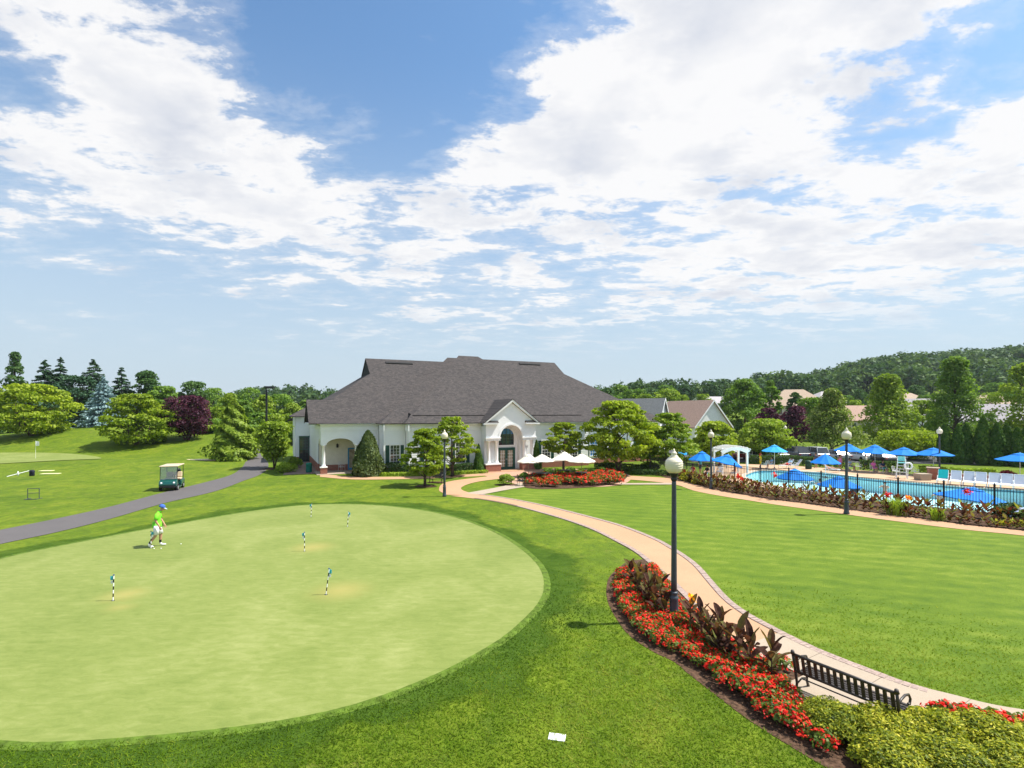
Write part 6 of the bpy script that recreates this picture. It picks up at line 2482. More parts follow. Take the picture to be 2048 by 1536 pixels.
P = (-57.5, 61.8)
r = empty('flagstick', (P[0], P[1], zt1(*P) + 0.06))
tag(r, 'tall flagstick with white flag on the far practice green', 'flag')
MB().tube([(0, 0, 0), (0, 0, 2.1)], 0.02, 8).build('pole', [plain('yellow_white_pole', (0.75, 0.74, 0.62), 0.5)], r)
f = MB()
f.add([(0, 0, 1.5), (0.2, 0.06, 1.5), (0.42, 0.0, 1.52), (0.42, 0, 2.03), (0.2, 0.06, 2.04), (0, 0, 2.06)], [(0, 1, 4, 5), (1, 2, 3, 4)])
fo = f.build('flag', M_WPLAST, r)
fo.modifiers.new('t', 'SOLIDIFY').thickness = 0.012

# things left on the practice range
X, Y = gp(64, 952)
bag = MB().lathe([(0.16, 0), (0.20, 0.05), (0.19, 0.30), (0.22, 0.42), (0.16, 0.52), (0.06, 0.55)], 12).tube([(0.12, -0.14, 0.3), (0.2, -0.22, 0.42), (0.12, -0.16, 0.52)], 0.02, 6)
bo = bag.build('golf_bag', plain('navy_nylon', (0.012, 0.015, 0.03), 0.7), None, True, (X, Y, zt1(X, Y)))
tag(bo, 'small black bag standing on the practice range', 'bag')
for (pts, lb) in [([(14, 954), (58, 944)], 'long white alignment stick lying on the range beside the bag')]:
    q = []
    for (x, y) in pts:
        X, Y = gp(x, y)
        q.append((X, Y, zt1(X, Y) + 0.035))
    mxy = [(a + b) / 2 for a, b in zip(*q)]
    o = MB().tube([tuple(np.array(q[0]) - mxy), tuple(np.array(q[1]) - mxy)], 0.028, 6).build('alignment_stick', M_WPLAST, None, False, mxy)
    tag(o, lb, 'stick')
X, Y = gp(36, 952)
o = MB().lathe([(0.07, 0), (0.07, 0.3), (0.035, 0.36), (0.035, 0.42)], 10).build('bottle', M_WPLAST, None, True, (X, Y, zt1(X, Y)))
tag(o, 'white bottle standing by the alignment stick', 'bottle')
for (x, y, w, lb) in [(93, 944, 0.55, 'farther pale yellow practice mat left of the cart'), (101, 948.5, 0.75, 'nearer pale yellow practice mat left of the cart')]:
    X, Y = gp(x, y)
    o = MB().bx(-w, w, -0.28, 0.28, 0.0, 0.05).build('practice_mat', plain('pale_mat', (0.66, 0.66, 0.34), 0.9), None, False, (X, Y, zt1(X, Y)), R(8))
    bevel_obj(o, 0.015)
    tag(o, lb, 'mat')
X, Y = gp(67, 998)
r = empty('bag_stand', (X, Y, zt1(X, Y)), R(12))
tag(r, 'empty dark metal bag stand on the near range grass', 'stand')
for sx in (-0.33, 0.33):
    MB().tube([(sx, 0, 0), (sx, 0, 0.72)], 0.022, 8).build('post', M_LAMPM, r)
    MB().tube([(sx, -0.3, 0.02), (sx, 0.3, 0.02)], 0.022, 8).build('foot', M_LAMPM, r)
for z in (0.70, 0.40):
    MB().tube([(-0.33, 0, z), (0.33, 0, z)], 0.02, 8).build('rail', M_LAMPM, r)
MB().tube([(-0.33, -0.28, 0.02), (0.33, -0.28, 0.02)], 0.02, 8).build('rail', M_LAMPM, r)

# floodlight pole
loc = at0(533, 75)
r = empty('floodlight_pole', loc)
tag(r, 'tall dark floodlight pole rising out of the trees left of the clubhouse', 'light pole')
hh = gz(775, 75) - loc[2]
MB().tube([(0, 0, 0), (0, 0, hh)], [0.17, 0.13], 10).build('pole', M_BLACKM, r)
MB().bx(-0.15, 1.15, -0.3, 0.3, hh - 0.12, hh + 0.18).build('lamp_head', M_BLACKM, r)
MB().bx(0.1, 0.28, -0.12, 0.12, hh - 0.35, hh - 0.121).build('bracket', M_ALU, r)


# ------------------------------------------------------------------ golf cart
def golf_cart():
    X, Y = gp(344, 978.5)
    r = empty('golf_cart', (X, Y, zt1(X, Y)), R(-70))
    tag(r, 'green golf cart with cream roof parked on the cart path', 'golf cart')
    G_ = plain('cart_green', (0.003, 0.070, 0.058), 0.25, 0.6, 0.08, 2, 0.02, coat=0.5)
    BE = plain('cart_beige', (0.60, 0.47, 0.32), 0.6, 0.3, 0.06)
    CR = plain('cart_roof', (0.55, 0.44, 0.31), 0.45, 0.4, 0.04)
    hub = plain('wheel_cover', (0.35, 0.36, 0.36), 0.4, 0.5, 0.1, metallic=0.3)
    # front cowl, floor, rear body (x forward)
    o = MB().prism([(1.18, 0.32), (1.22, 0.52), (1.10, 0.74), (0.86, 0.86), (0.70, 0.88), (0.62, 0.50), (0.60, 0.32)], -0.56, 0.56, 'y').build('cowl', G_, r)
    bevel_obj(o, 0.05, 3)
    o = MB().bx(1.15, 1.27, -0.5, 0.5, 0.26, 0.42).build('bumper', M_BLACKM, r)
    bevel_obj(o, 0.03)
    MB().bx(-0.25, 0.62, -0.55, 0.55, 0.24, 0.32).build('floor', M_BLACKM, r)
    o = MB().prism([(-0.18, 0.30), (-0.20, 0.64), (-0.55, 0.70), (-1.12, 0.72), (-1.2, 0.5), (-1.12, 0.32)], -0.58, 0.58, 'y').build('rear_body', G_, r)
    bevel_obj(o, 0.05, 3)
    for sy in (-1, 1):
        MB().bx(-0.2, 0.62, sy * 0.55, sy * 0.60, 0.20, 0.30).build('rocker_panel', G_, r)
        h = MB().lathe([(0.075, 0), (0.065, 0.03), (0.02, 0.035)], 12)
        ho = h.build('headlight', M_WPLAST, r, True)
        ho.rotation_euler = (0, R(78), 0)
        ho.location = (1.165, sy * 0.40, 0.62)
    o = MB().bx(-0.62, -0.12, -0.54, 0.54, 0.70, 0.84).build('seat', BE, r)
    bevel_obj(o, 0.05, 3)
    M = Matrix.Translation((-0.66, 0, 1.06)) @ Matrix.Rotation(R(-10), 4, 'Y')
    for sy in (-0.27, 0.27):
        o = MB().box((0, sy, 0), (0.12, 0.50, 0.40), 0, 0, M).build('backrest', BE, r)
        bevel_obj(o, 0.05, 3)
    # roof
    rf = MB().bx(-1.0, 0.98, -0.60, 0.60, 1.78, 1.86).build('roof', CR, r)
    bevel_obj(rf, 0.05, 3)
    for sy in (-1, 1):
        MB().tube([(0.90, sy * 0.54, 0.84), (0.80, sy * 0.54, 1.79)], 0.022, 8).build('roof_strut', M_BLACKM, r)
        MB().tube([(-0.80, sy * 0.54, 0.70), (-0.86, sy * 0.54, 1.3), (-0.80, sy * 0.54, 1.79)], 0.022, 8).build('roof_strut', M_BLACKM, r)
    ws = MB().add([(0.91, -0.52, 0.86), (0.91, 0.52, 0.86), (0.81, 0.52, 1.76), (0.81, -0.52, 1.76), (0.90, -0.52, 0.86), (0.90, 0.52, 0.86), (0.80, 0.52, 1.76), (0.80, -0.52, 1.76)], [(0, 1, 2, 3), (4, 7, 6, 5), (0, 4, 5, 1), (1, 5, 6, 2), (2, 6, 7, 3), (3, 7, 4, 0)])
    ws.build('windshield', M_CLEAR, r)
    # steering wheel and column
    sw = MB()
    M = Matrix.Translation((0.42, 0.28, 1.02)) @ Matrix.Rotation(R(-55), 4, 'Y')
    ring = [tuple(M @ Vector((0.17 * math.cos(t), 0.17 * math.sin(t), 0))) for t in np.linspace(0, 2 * math.pi, 17)]
    sw.tube(ring, 0.016, 6)
    sw.tube([tuple(M @ Vector((-0.17, 0, 0))), tuple(M @ Vector((0.17, 0, 0)))], 0.014, 6)
    so = sw.build('steering_wheel', M_BLACKM, r, True)
    MB().tube([(0.42, 0.28, 1.02), (0.72, 0.28, 0.80)], 0.025, 8).build('steering_column', M_BLACKM, r)
    for (x, y) in ((0.80, 0.50), (0.80, -0.50), (-0.80, 0.50), (-0.80, -0.50)):
        prof = [(0.11, -0.09), (0.20, -0.10), (0.228, -0.07), (0.228, 0.07), (0.20, 0.10), (0.11, 0.09)]
        t = MB().lathe(prof, 22).build('tyre', M_RUBBER, r, True)
        t.rotation_euler = (R(90), 0, 0)
        t.location = (x, y, 0.228)
        w = MB().lathe([(0.02, -0.10), (0.13, -0.096), (0.14, -0.06), (0.14, 0.06), (0.13, 0.096), (0.02, 0.10)], 16).build('rim', hub, t)
    gb = MB()
    gb.lathe([(0.13, 0.60), (0.14, 0.9), (0.13, 1.25), (0.15, 1.38)], 12, (-0.98, 0.22, 0))
    o = gb.build('golf_bag', plain('bag_black', (0.02, 0.02, 0.025), 0.7), None, True)
    o.matrix_world = Matrix.Translation(r.location) @ Matrix.Rotation(R(-70), 4, 'Z')
    cl = MB()
    for i in range(6):
        a = i * 1.05
        cl.tube([(-0.98 + 0.06 * math.cos(a), 0.22 + 0.06 * math.sin(a), 1.3), (-0.98 + 0.09 * math.cos(a), 0.22 + 0.09 * math.sin(a), 1.50 + 0.05 * (i % 3))], 0.018, 6)
    cl.build('club', M_ALU, o)
    tag(o, 'dark golf bag strapped on the back of the green cart', 'bag')
    sw = make_towel((0.0, 0.0, 0.0))
    return r


def make_towel(p):
    return None


golf_cart()

# ------------------------------------------------------------------ people
def person_mesh(name, J, zones, mats, fingers=False, girth=1.0, nose=True):
    """continuous skinned body. J joint -> xyz; zones: bone -> material index"""
    rad = dict(pelvis=0.150, spine=0.150, chest=0.158, neck=0.062, jaw=0.072, head=0.098, crown=0.082)
    for s in 'LR':
        rad.update({'sh' + s: 0.075, 'el' + s: 0.048, 'wr' + s: 0.033, 'ha' + s: 0.040, 'hip' + s: 0.105, 'kn' + s: 0.065, 'an' + s: 0.043, 'ft' + s: 0.045, 'to' + s: 0.035})
    bones = [('pelvis', 'spine'), ('spine', 'chest'), ('chest', 'neck'), ('neck', 'jaw'), ('jaw', 'head'), ('head', 'crown')]
    for s in 'LR':
        bones += [('chest', 'sh' + s), ('sh' + s, 'el' + s), ('el' + s, 'wr' + s), ('wr' + s, 'ha' + s), ('pelvis', 'hip' + s), ('hip' + s, 'kn' + s), ('kn' + s, 'an' + s), ('an' + s, 'ft' + s), ('ft' + s, 'to' + s)]
    J = {k: Vector(v) for k, v in J.items()}
    if nose:
        f = (J['head'] - J['jaw'])
        fw = J.get('_face', Vector((1, 0, 0)))
        J['nose'] = J['head'] * 0.75 + J['jaw'] * 0.25 + Vector(fw) * 0.125
        rad['nose'] = 0.02
        bones.append(('head', 'nose'))
    if fingers:
        for s in 'LR':
            d = (J['ha' + s] - J['wr' + s]).normalized()
            side = d.cross(Vector((0, 1, 0))).normalized()
            for i, (o_, L) in enumerate(((-0.033, 0.075), (-0.012, 0.09), (0.010, 0.085), (0.030, 0.068))):
                a = J['ha' + s] + side * o_ + d * 0.02
                J['f%d%sa' % (i, s)] = a + d * L * 0.5
                J['f%d%sb' % (i, s)] = a + d * L * 0.9 + Vector((0, 0.025 if s == 'R' else -0.025, 0))
                rad['f%d%sa' % (i, s)] = 0.0095
                rad['f%d%sb' % (i, s)] = 0.008
                bones += [('ha' + s, 'f%d%sa' % (i, s)), ('f%d%sa' % (i, s), 'f%d%sb' % (i, s))]
            J['th' + s] = J['ha' + s] - side * 0.055 - d * 0.005
            rad['th' + s] = 0.011
            bones.append(('ha' + s, 'th' + s))
    keys = [k for k in J if not k.startswith('_')]
    idx = {k: i for i, k in enumerate(keys)}
    me = bpy.data.meshes.new(name)
    me.from_pydata([J[k] for k in keys], [(idx[a], idx[b]) for a, b in bones], [])
    o = bpy.data.objects.new(name, me)
    COL.objects.link(o)
    md = o.modifiers.new('skin', 'SKIN')
    md.use_smooth_shade = True
    md.branch_smoothing = 0.6
    for k in keys:
        sv_ = me.skin_vertices[0].data[idx[k]]
        g = girth if k in ('pelvis', 'spine', 'chest') else 1.0
        sv_.radius = (rad[k] * g, rad[k] * g)
        sv_.use_root = (k == 'pelvis')
    sub = o.modifiers.new('sub', 'SUBSURF')
    sub.levels = sub.render_levels = 2
    bpy.context.view_layer.update()
    dg = bpy.context.evaluated_depsgraph_get()
    out = bpy.data.meshes.new_from_object(o.evaluated_get(dg))
    bpy.data.objects.remove(o)
    out.name = name
    out.materials.clear()
    for m in mats:
        out.materials.append(m)
    bl = [(J[a], J[b], a, b) for a, b in bones]
    for f in out.polygons:
        best, bi = 1e9, 0
        c_ = f.center
        for (a, b, ka, kb) in bl:
            d = b - a
            t = max(0, min(1, (c_ - a).dot(d) / (d.length_squared + 1e-9)))
            q = (c_ - a - d * t).length - (rad[ka] * (1 - t) + rad[kb] * t)
            if q < best:
                best = q
                z = 0
                for (pa_, pb_, t0, t1, mi) in zones:
                    if ka.rstrip('LR') == pa_ and kb.rstrip('LR') == pb_ and t0 <= t <= t1:
                        z = mi
                bi = z
        f.material_index = bi
        f.use_smooth = True
    return out


# clothing zones: 1 top, 2 bottoms, 3 shoes
Z_SHORT = [('pelvis', 'spine', 0.25, 1, 1), ('pelvis', 'spine', 0, 0.25, 2), ('spine', 'chest', 0, 1, 1), ('chest', 'neck', 0, 0.55, 1), ('chest', 'sh', 0, 1, 1), ('sh', 'el', 0, 0.75, 1), ('pelvis', 'hip', 0, 1, 2), ('hip', 'kn', 0, 0.88, 2),
           ('an', 'ft', 0.0, 1, 3), ('ft', 'to', 0, 1, 3), ('kn', 'an', 0.88, 1, 3)]
Z_SWIM = [('pelvis', 'spine', 0, 1, 1), ('spine', 'chest', 0, 0.9, 1), ('pelvis', 'hip', 0, 1, 2), ('hip', 'kn', 0, 0.25, 2)]
Z_TRUNK = [('pelvis', 'spine', 0, 0.3, 2), ('pelvis', 'hip', 0, 1, 2), ('hip', 'kn', 0, 0.75, 2)]

STAND = dict(pelvis=(0, 0, 0.95), spine=(0.01, 0, 1.12), chest=(0.01, 0, 1.32), neck=(0.02, 0, 1.48), jaw=(0.05, 0, 1.54), head=(0.05, 0, 1.62), crown=(0.03, 0, 1.69),
             shL=(0, 0.18, 1.40), elL=(-0.02, 0.24, 1.14), wrL=(0.08, 0.25, 0.92), haL=(0.12, 0.25, 0.84), shR=(0, -0.18, 1.40), elR=(-0.02, -0.24, 1.14), wrR=(0.08, -0.25, 0.92), haR=(0.12, -0.25, 0.84),
             hipL=(0, 0.09, 0.90), knL=(0.02, 0.10, 0.50), anL=(0, 0.10, 0.10), ftL=(0.06, 0.11, 0.045), toL=(0.19, 0.12, 0.035), hipR=(0, -0.09, 0.90), knR=(0.02, -0.10, 0.50), anR=(0, -0.10, 0.10), ftR=(0.06, -0.11, 0.045), toR=(0.19, -0.12, 0.035))
SIT = dict(pelvis=(0, 0, 0.52), spine=(-0.03, 0, 0.70), chest=(-0.06, 0, 0.92), neck=(-0.05, 0, 1.08), jaw=(-0.02, 0, 1.14), head=(-0.02, 0, 1.22), crown=(-0.04, 0, 1.29),
           shL=(-0.06, 0.18, 1.0), elL=(0.02, 0.25, 0.76), wrL=(0.24, 0.2, 0.70), haL=(0.32, 0.18, 0.70), shR=(-0.06, -0.18, 1.0), elR=(0.02, -0.25, 0.76), wrR=(0.24, -0.2, 0.70), haR=(0.32, -0.18, 0.70),
           hipL=(0.04, 0.09, 0.50), knL=(0.44, 0.12, 0.50), anL=(0.46, 0.12, 0.10), ftL=(0.52, 0.12, 0.045), toL=(0.64, 0.13, 0.035), hipR=(0.04, -0.09, 0.50), knR=(0.44, -0.12, 0.50), anR=(0.46, -0.12, 0.10), ftR=(0.52, -0.12, 0.045), toR=(0.64, -0.13, 0.035))
RECL = dict(pelvis=(0, 0, 0.50), spine=(-0.12, 0, 0.63), chest=(-0.27, 0, 0.79), neck=(-0.37, 0, 0.92), jaw=(-0.38, 0, 0.99), head=(-0.41, 0, 1.06), crown=(-0.46, 0, 1.11),
            shL=(-0.30, 0.18, 0.85), elL=(-0.12, 0.26, 0.66), wrL=(0.08, 0.22, 0.62), haL=(0.16, 0.20, 0.62), shR=(-0.30, -0.18, 0.85), elR=(-0.12, -0.26, 0.66), wrR=(0.08, -0.22, 0.62), haR=(0.16, -0.20, 0.62),
            hipL=(0.05, 0.09, 0.48), knL=(0.44, 0.11, 0.58), anL=(0.80, 0.12, 0.44), ftL=(0.86, 0.12, 0.46), toL=(0.90, 0.13, 0.58), hipR=(0.05, -0.09, 0.48), knR=(0.46, -0.11, 0.50), anR=(0.86, -0.12, 0.44), ftR=(0.92, -0.12, 0.46), toR=(0.96, -0.13, 0.58))


def hair_mesh(J, mat, long=False):
    h, c_ = Vector(J['head']), Vector(J['crown'])
    fw = Vector(J.get('_face', (1, 0, 0)))
    mb = MB()
    ctr = h * 0.35 + c_ * 0.65 - fw * 0.022
    prof = []
    for i in range(9):
        t = math.pi * i / 8
        prof.append((max(0.002, 0.112 * math.sin(t)), -0.118 * math.cos(t)))
    mb.lathe(prof, 14, tuple(ctr))
    if long:
        mb.tube([tuple(ctr - fw * 0.06), tuple(ctr - fw * 0.09 - Vector((0, 0, 0.14))), tuple(ctr - fw * 0.07 - Vector((0, 0, 0.27)))], [0.09, 0.075, 0.03], 10)
    return mb.mesh('hair', mat, True)


def clothes(c_, nm):
    return plain('cloth_' + nm, c_, 0.8, 0.15, 0.08, 6, 0.2)


def person(label, J, loc, rz, top, bottom, shoe, zones=Z_SHORT, hair=(0.035, 0.022, 0.015), long=False, girth=1.0, skin=None, group=None):
    me = person_mesh('person', J, zones, [skin or M_SKIN, top, bottom, shoe], False, girth)
    o = obj('person', me, None, loc, rz)
    obj('hair', hair_mesh(J, plain('hair_%d' % int(hair[0] * 1000), hair, 0.7), long), o)
    return tag(o, label, 'person', group)


# the golfer
GJ = dict(pelvis=(0.0, 0, 0.93), spine=(0.02, 0, 1.10), chest=(0.05, 0, 1.30), neck=(0.11, 0, 1.45), jaw=(0.185, 0, 1.49), head=(0.19, 0, 1.575), crown=(0.165, 0, 1.64),
          shL=(0.05, 0.19, 1.37), elL=(0.10, 0.25, 1.10), wrL=(0.22, 0.20, 0.90), haL=(0.26, 0.18, 0.82), shR=(0.02, -0.19, 1.37), elR=(-0.02, -0.27, 1.10), wrR=(0.09, -0.27, 0.88), haR=(0.13, -0.26, 0.80),
          hipL=(0.02, 0.09, 0.88), knL=(0.12, 0.10, 0.50), anL=(0.10, 0.11, 0.11), ftL=(0.17, 0.11, 0.05), toL=(0.31, 0.12, 0.038), hipR=(-0.01, -0.09, 0.88), knR=(-0.03, -0.11, 0.49), anR=(-0.27, -0.11, 0.15), ftR=(-0.23, -0.11, 0.07), toR=(-0.10, -0.12, 0.038),
          _face=(0.86, 0, -0.5))
Z_GOLF = [z for z in Z_SHORT if z[0] not in ('an', 'ft', 'kn')] + [('an', 'ft', 0, 1, 3), ('ft', 'to', 0, 1, 3), ('kn', 'an', 0.62, 0.92, 4), ('kn', 'an', 0.92, 1, 3)]
gx0, gy0 = gp(314, 1094)
M_LIME = clothes((0.20, 0.72, 0.04), 'lime')
gme = person_mesh('person', GJ, Z_GOLF, [M_SKIN, M_LIME, clothes((0.78, 0.77, 0.78), 'white_shorts'), clothes((0.72, 0.72, 0.74), 'white_shoe'), clothes((0.02, 0.02, 0.025), 'black_sock')], True, 1.0)
go = obj('person', gme, None, (gx0, gy0, 0.016), R(30), 1.05)
tag(go, 'person in lime green shirt, white shorts and blue cap walking on the putting green', 'person')
cap = MB()
hc = Vector((0.165, 0, 1.605))
Mh = Matrix.Translation(hc) @ Matrix.Rotation(R(25), 4, 'Y')
pr = [(0.118, -0.005), (0.118, 0.03), (0.105, 0.075), (0.07, 0.11), (0.01, 0.125)]
cm = MB().lathe(pr, 18)
cap.add([tuple(p) for p in cm.v], cm.f, 0, Mh)
cap.add([(0.08, -0.10, 0.0), (0.17, -0.08, -0.012), (0.215, 0, -0.02), (0.17, 0.08, -0.012), (0.08, 0.10, 0.0), (0.08, -0.10, 0.014), (0.17, -0.08, 0.002), (0.215, 0, -0.006), (0.17, 0.08, 0.002), (0.08, 0.10, 0.014)],
        [(0, 1, 2, 3, 4), (9, 8, 7, 6, 5), (0, 5, 6, 1), (1, 6, 7, 2), (2, 7, 8, 3), (3, 8, 9, 4)], 1, Mh)
cap.build('cap', [clothes((0.05, 0.12, 0.42), 'cap_blue'), clothes((0.55, 0.60, 0.72), 'cap_brim')], go, True)
# shirt hem and collar
MB().lathe([(0.062, 1.43), (0.085, 1.40), (0.075, 1.46)], 16, (0.095, 0, 0.01)).build('collar', M_LIME, go, True)
slv = MB()
for sy, a, b in ((-1, GJ['shR'], GJ['elR']), (1, GJ['shL'], GJ['elL'])):
    A, B = Vector(a), Vector(b)
    slv.tube([tuple(A), tuple(A.lerp(B, 0.45)), tuple(A.lerp(B, 0.82))], [0.07, 0.075, 0.08], 12)
slv.build('sleeve', [M_LIME], go, True)
hem = MB().lathe([(0.160, 0.80), (0.170, 0.86), (0.155, 1.02)], 20, (0.0, 0, 0))
hem.build('shirt_hem', M_LIME, go, True)
sh = MB()
for a, b in ((GJ['hipR'], GJ['knR']), (GJ['hipL'], GJ['knL'])):
    A, B = Vector(a), Vector(b)
    sh.tube([tuple(A), tuple(A.lerp(B, 0.5)), tuple(A.lerp(B, 0.95))], [0.105, 0.10, 0.105], 12)
sh.build('shorts_leg', clothes((0.78, 0.77, 0.78), 'white_shorts'), go, True)


# ------------------------------------------------------------------ pool fence
def pool_fence():
    r = empty('pool_fence', (0, 0, 0))
    tag(r, 'black iron picket fence between the canna border and the pool', 'fence')
    E = resample(FENCE_W, step=2.3)
    post = MB().bx(-0.035, 0.035, -0.035, 0.035, -0.3, 1.62).bx(-0.05, 0.05, -0.05, 0.05, 1.621, 1.66).lathe([(0.03, 1.66), (0.045, 1.70), (0.01, 1.76)], 8).mesh('post', M_BLACKM)
    pk = MB().bx(-0.0125, 0.0125, -0.0125, 0.0125, 0.06, 1.50).mesh('picket', M_BLACKM)
    for p in E:
        obj('post', post, r, (p[0], p[1], 0))
    pick = []
    for a, b in zip(E[:-1], E[1:]):
        L = np.linalg.norm(b - a)
        ang = math.atan2(b[1] - a[1], b[0] - a[0])
        rail = MB()
        for z in (0.16, 1.33, 1.51):
            MB().bx(0.04, L - 0.04, -0.014, 0.014, z - 0.016, z + 0.016).build('rail', M_BLACKM, r, False, (a[0], a[1], 0), ang)
        n = int(L / 0.125)
        for i in range(1, n):
            q = a + (b - a) * i / n
            pick.append((q[1], q[0], ang))
    pick.sort()
    for (y, x, ang) in pick[:295]:
        obj('picket', pk, r, (x, y, 0), ang)
    if len(pick) > 295:
        mb = MB()
        for (y, x, ang) in pick[295:]:
            mb.bx(x - 0.009, x + 0.009, y - 0.009, y + 0.009, 0.06, 1.50)
        o = mb.build('far_pickets', M_BLACKM, r)
        o['kind'] = 'stuff'


pool_fence()


# ------------------------------------------------------------------ parasols
def parasol(x, yapex, yrim, wpx, Y, mat, label, group, base_z, tilt=0.0, n=8, vent=True, valance=False, tdir=0.0):
    X = gx(x, Y)
    r = empty('parasol', (X, Y, base_z), 0.3 + x)
    tag(r, label, 'umbrella', group)
    za, zr = gz(yapex, Y) - base_z, gz(yrim, Y) - base_z
    rr = wpx / 2 * Y / 1024
    mid = (za + zr) / 2
    mb = MB()
    M = Matrix.Translation((0, 0, zr)) @ Matrix.Rotation(-0.3 - x, 4, 'Z') @ Matrix.Rotation(tdir, 4, 'Z') @ Matrix.Rotation(tilt, 4, 'Y')
    rings = []
    h = za - zr
    prof = [(0.06, 1.0), (0.25, 0.80), (0.5, 0.52), (0.75, 0.25), (1.0, 0.0)]
    for (q, z) in prof:
        ring = []
        for k in range(n * 2):
            a = math.pi * k / n
            s = 1.0 if k % 2 == 0 else math.cos(math.pi / n)
            sag = 0 if k % 2 == 0 else -0.05 * h * q
            ring.append((rr * q * s * math.cos(a), rr * q * s * math.sin(a), h * z + sag))
        rings.append(ring)
    vv = [p for g in rings for p in g]
    m = n * 2
    ff = []
    for i in range(len(rings) - 1):
        for k in range(m):
            ff.append((i * m + k, i * m + (k + 1) % m, (i + 1) * m + (k + 1) % m, (i + 1) * m + k))
    ff.append(tuple(range(m)))
    # small hanging edge
    low = [(p[0] * 1.0, p[1] * 1.0, p[2] - (0.10 if valance else 0.05)) for p in rings[-1]]
    b0 = len(vv)
    vv += low
    for k in range(m):
        ff.append(((len(rings) - 1) * m + k, (len(rings) - 1) * m + (k + 1) % m, b0 + (k + 1) % m, b0 + k))
    mb.add(vv, ff, 0, M)
    co = mb.build('canopy', mat, r)
    co.modifiers.new('t', 'SOLIDIFY').thickness = 0.012
    if vent:
        v = MB()
        v.add([(0.3 * rr * math.cos(a), 0.3 * rr * math.sin(a), h * 0.80) for a in np.linspace(0, 2 * math.pi, n, endpoint=False)] + [(0, 0, h * 1.06)], [(k, (k + 1) % n, n) for k in range(n)], 0, M)
        v.build('vent', mat, co)
    pm = M_WPLAST if mat is not M_CREAM else plain('parasol_wood', (0.32, 0.24, 0.16), 0.6)
    top = M @ Vector((0, 0, h * 1.02))
    MB().tube([(0, 0, 0), (0, 0, max(0.3, zr * 0.75)), tuple(top)], 0.025, 8).build('pole', pm, r)
    for k in range(n):
        a = 2 * math.pi * k / n
        MB().tube([tuple(M @ Vector((0.04 * math.cos(a), 0.04 * math.sin(a), h * 0.95))), tuple(M @ Vector((rr * 0.97 * math.cos(a), rr * 0.97 * math.sin(a), -0.02)))], 0.009, 5).build('rib', pm, r)
    MB().tube([tuple(M @ Vector((0, 0, h * 1.0))), tuple(M @ Vector((0, 0, h * 1.0 + 0.10)))], [0.03, 0.015], 8).build('finial', pm, r)
    MB().lathe([(0.28, 0.0), (0.28, 0.05), (0.10, 0.09), (0.05, 0.22)], 16).build('base', M_CONC, r)
    return r


gB = 'blue parasols round the pool'
pz = POOL_Z
parasol(1368, 898, 908, 34, 55, M_BLUE2, 'small light blue parasol half hidden behind the near lamp globe', gB, pz)
parasol(1404, 903, 919, 54, 47, M_BLUE, 'blue parasol left of the arbour lamp', gB, pz)
parasol(1452, 909, 927, 66, 43.2, M_BLUE, 'tilted blue parasol in front of the arbour', gB, pz, R(14))
parasol(1549, 890, 902, 49, 58, M_BLUE2, 'pale blue parasol right of the arbour', gB, pz)
parasol(1651, 908, 925, 53, 50, M_BLUE, 'blue parasol on the far deck over the orange sunbather', gB, pz, 0, 10, False)
parasol(1590, 938, 956, 70, 39.6, M_BLUE, 'blue parasol seen low against the water near the pool ladder', gB, pz)
parasol(1678, 953, 971, 78, 37.3, M_BLUE, 'blue parasol seen low against the water beside the border lamp post', gB, pz)
parasol(1697, 888, 901, 52, 57, M_BLUE, 'first of four blue parasols in a row behind the lifeguard chair', gB, pz)
parasol(1750, 890, 905, 60, 55, M_BLUE, 'second of four blue parasols in a row behind the lifeguard chair', gB, pz)
parasol(1808, 895, 908, 62, 53.5, M_BLUE, 'third of four blue parasols in a row, above the lifeguard chair', gB, pz)
parasol(1867, 896, 909, 66, 52, M_BLUE, 'fourth of four blue parasols in a row, above the teal towel', gB, pz)
parasol(1944, 975, 998, 122, 33.0, M_BLUE, 'largest nearest blue parasol tilted behind the fence', gB, pz, R(7), tdir=0)
parasol(2040, 906, 920, 76, 47, M_BLUE, 'blue parasol at the frame edge above the red-leaved shrub', gB, pz)
gW = 'cream parasols on the patio'
parasol(1057, 908, 923, 46, 46, M_CREAM, 'cream parasol nearest the porch', gW, 0.02)
parasol(1084, 909, 921, 50, 43.5, M_CREAM, 'cream parasol in front, second from the porch', gW, 0.02)
parasol(1129, 904, 918, 50, 44.5, M_CREAM, 'tallest cream parasol, third from the porch', gW, 0.02)
parasol(1163, 908, 922, 56, 42.5, M_CREAM, 'cream parasol farthest from the porch', gW, 0.02)


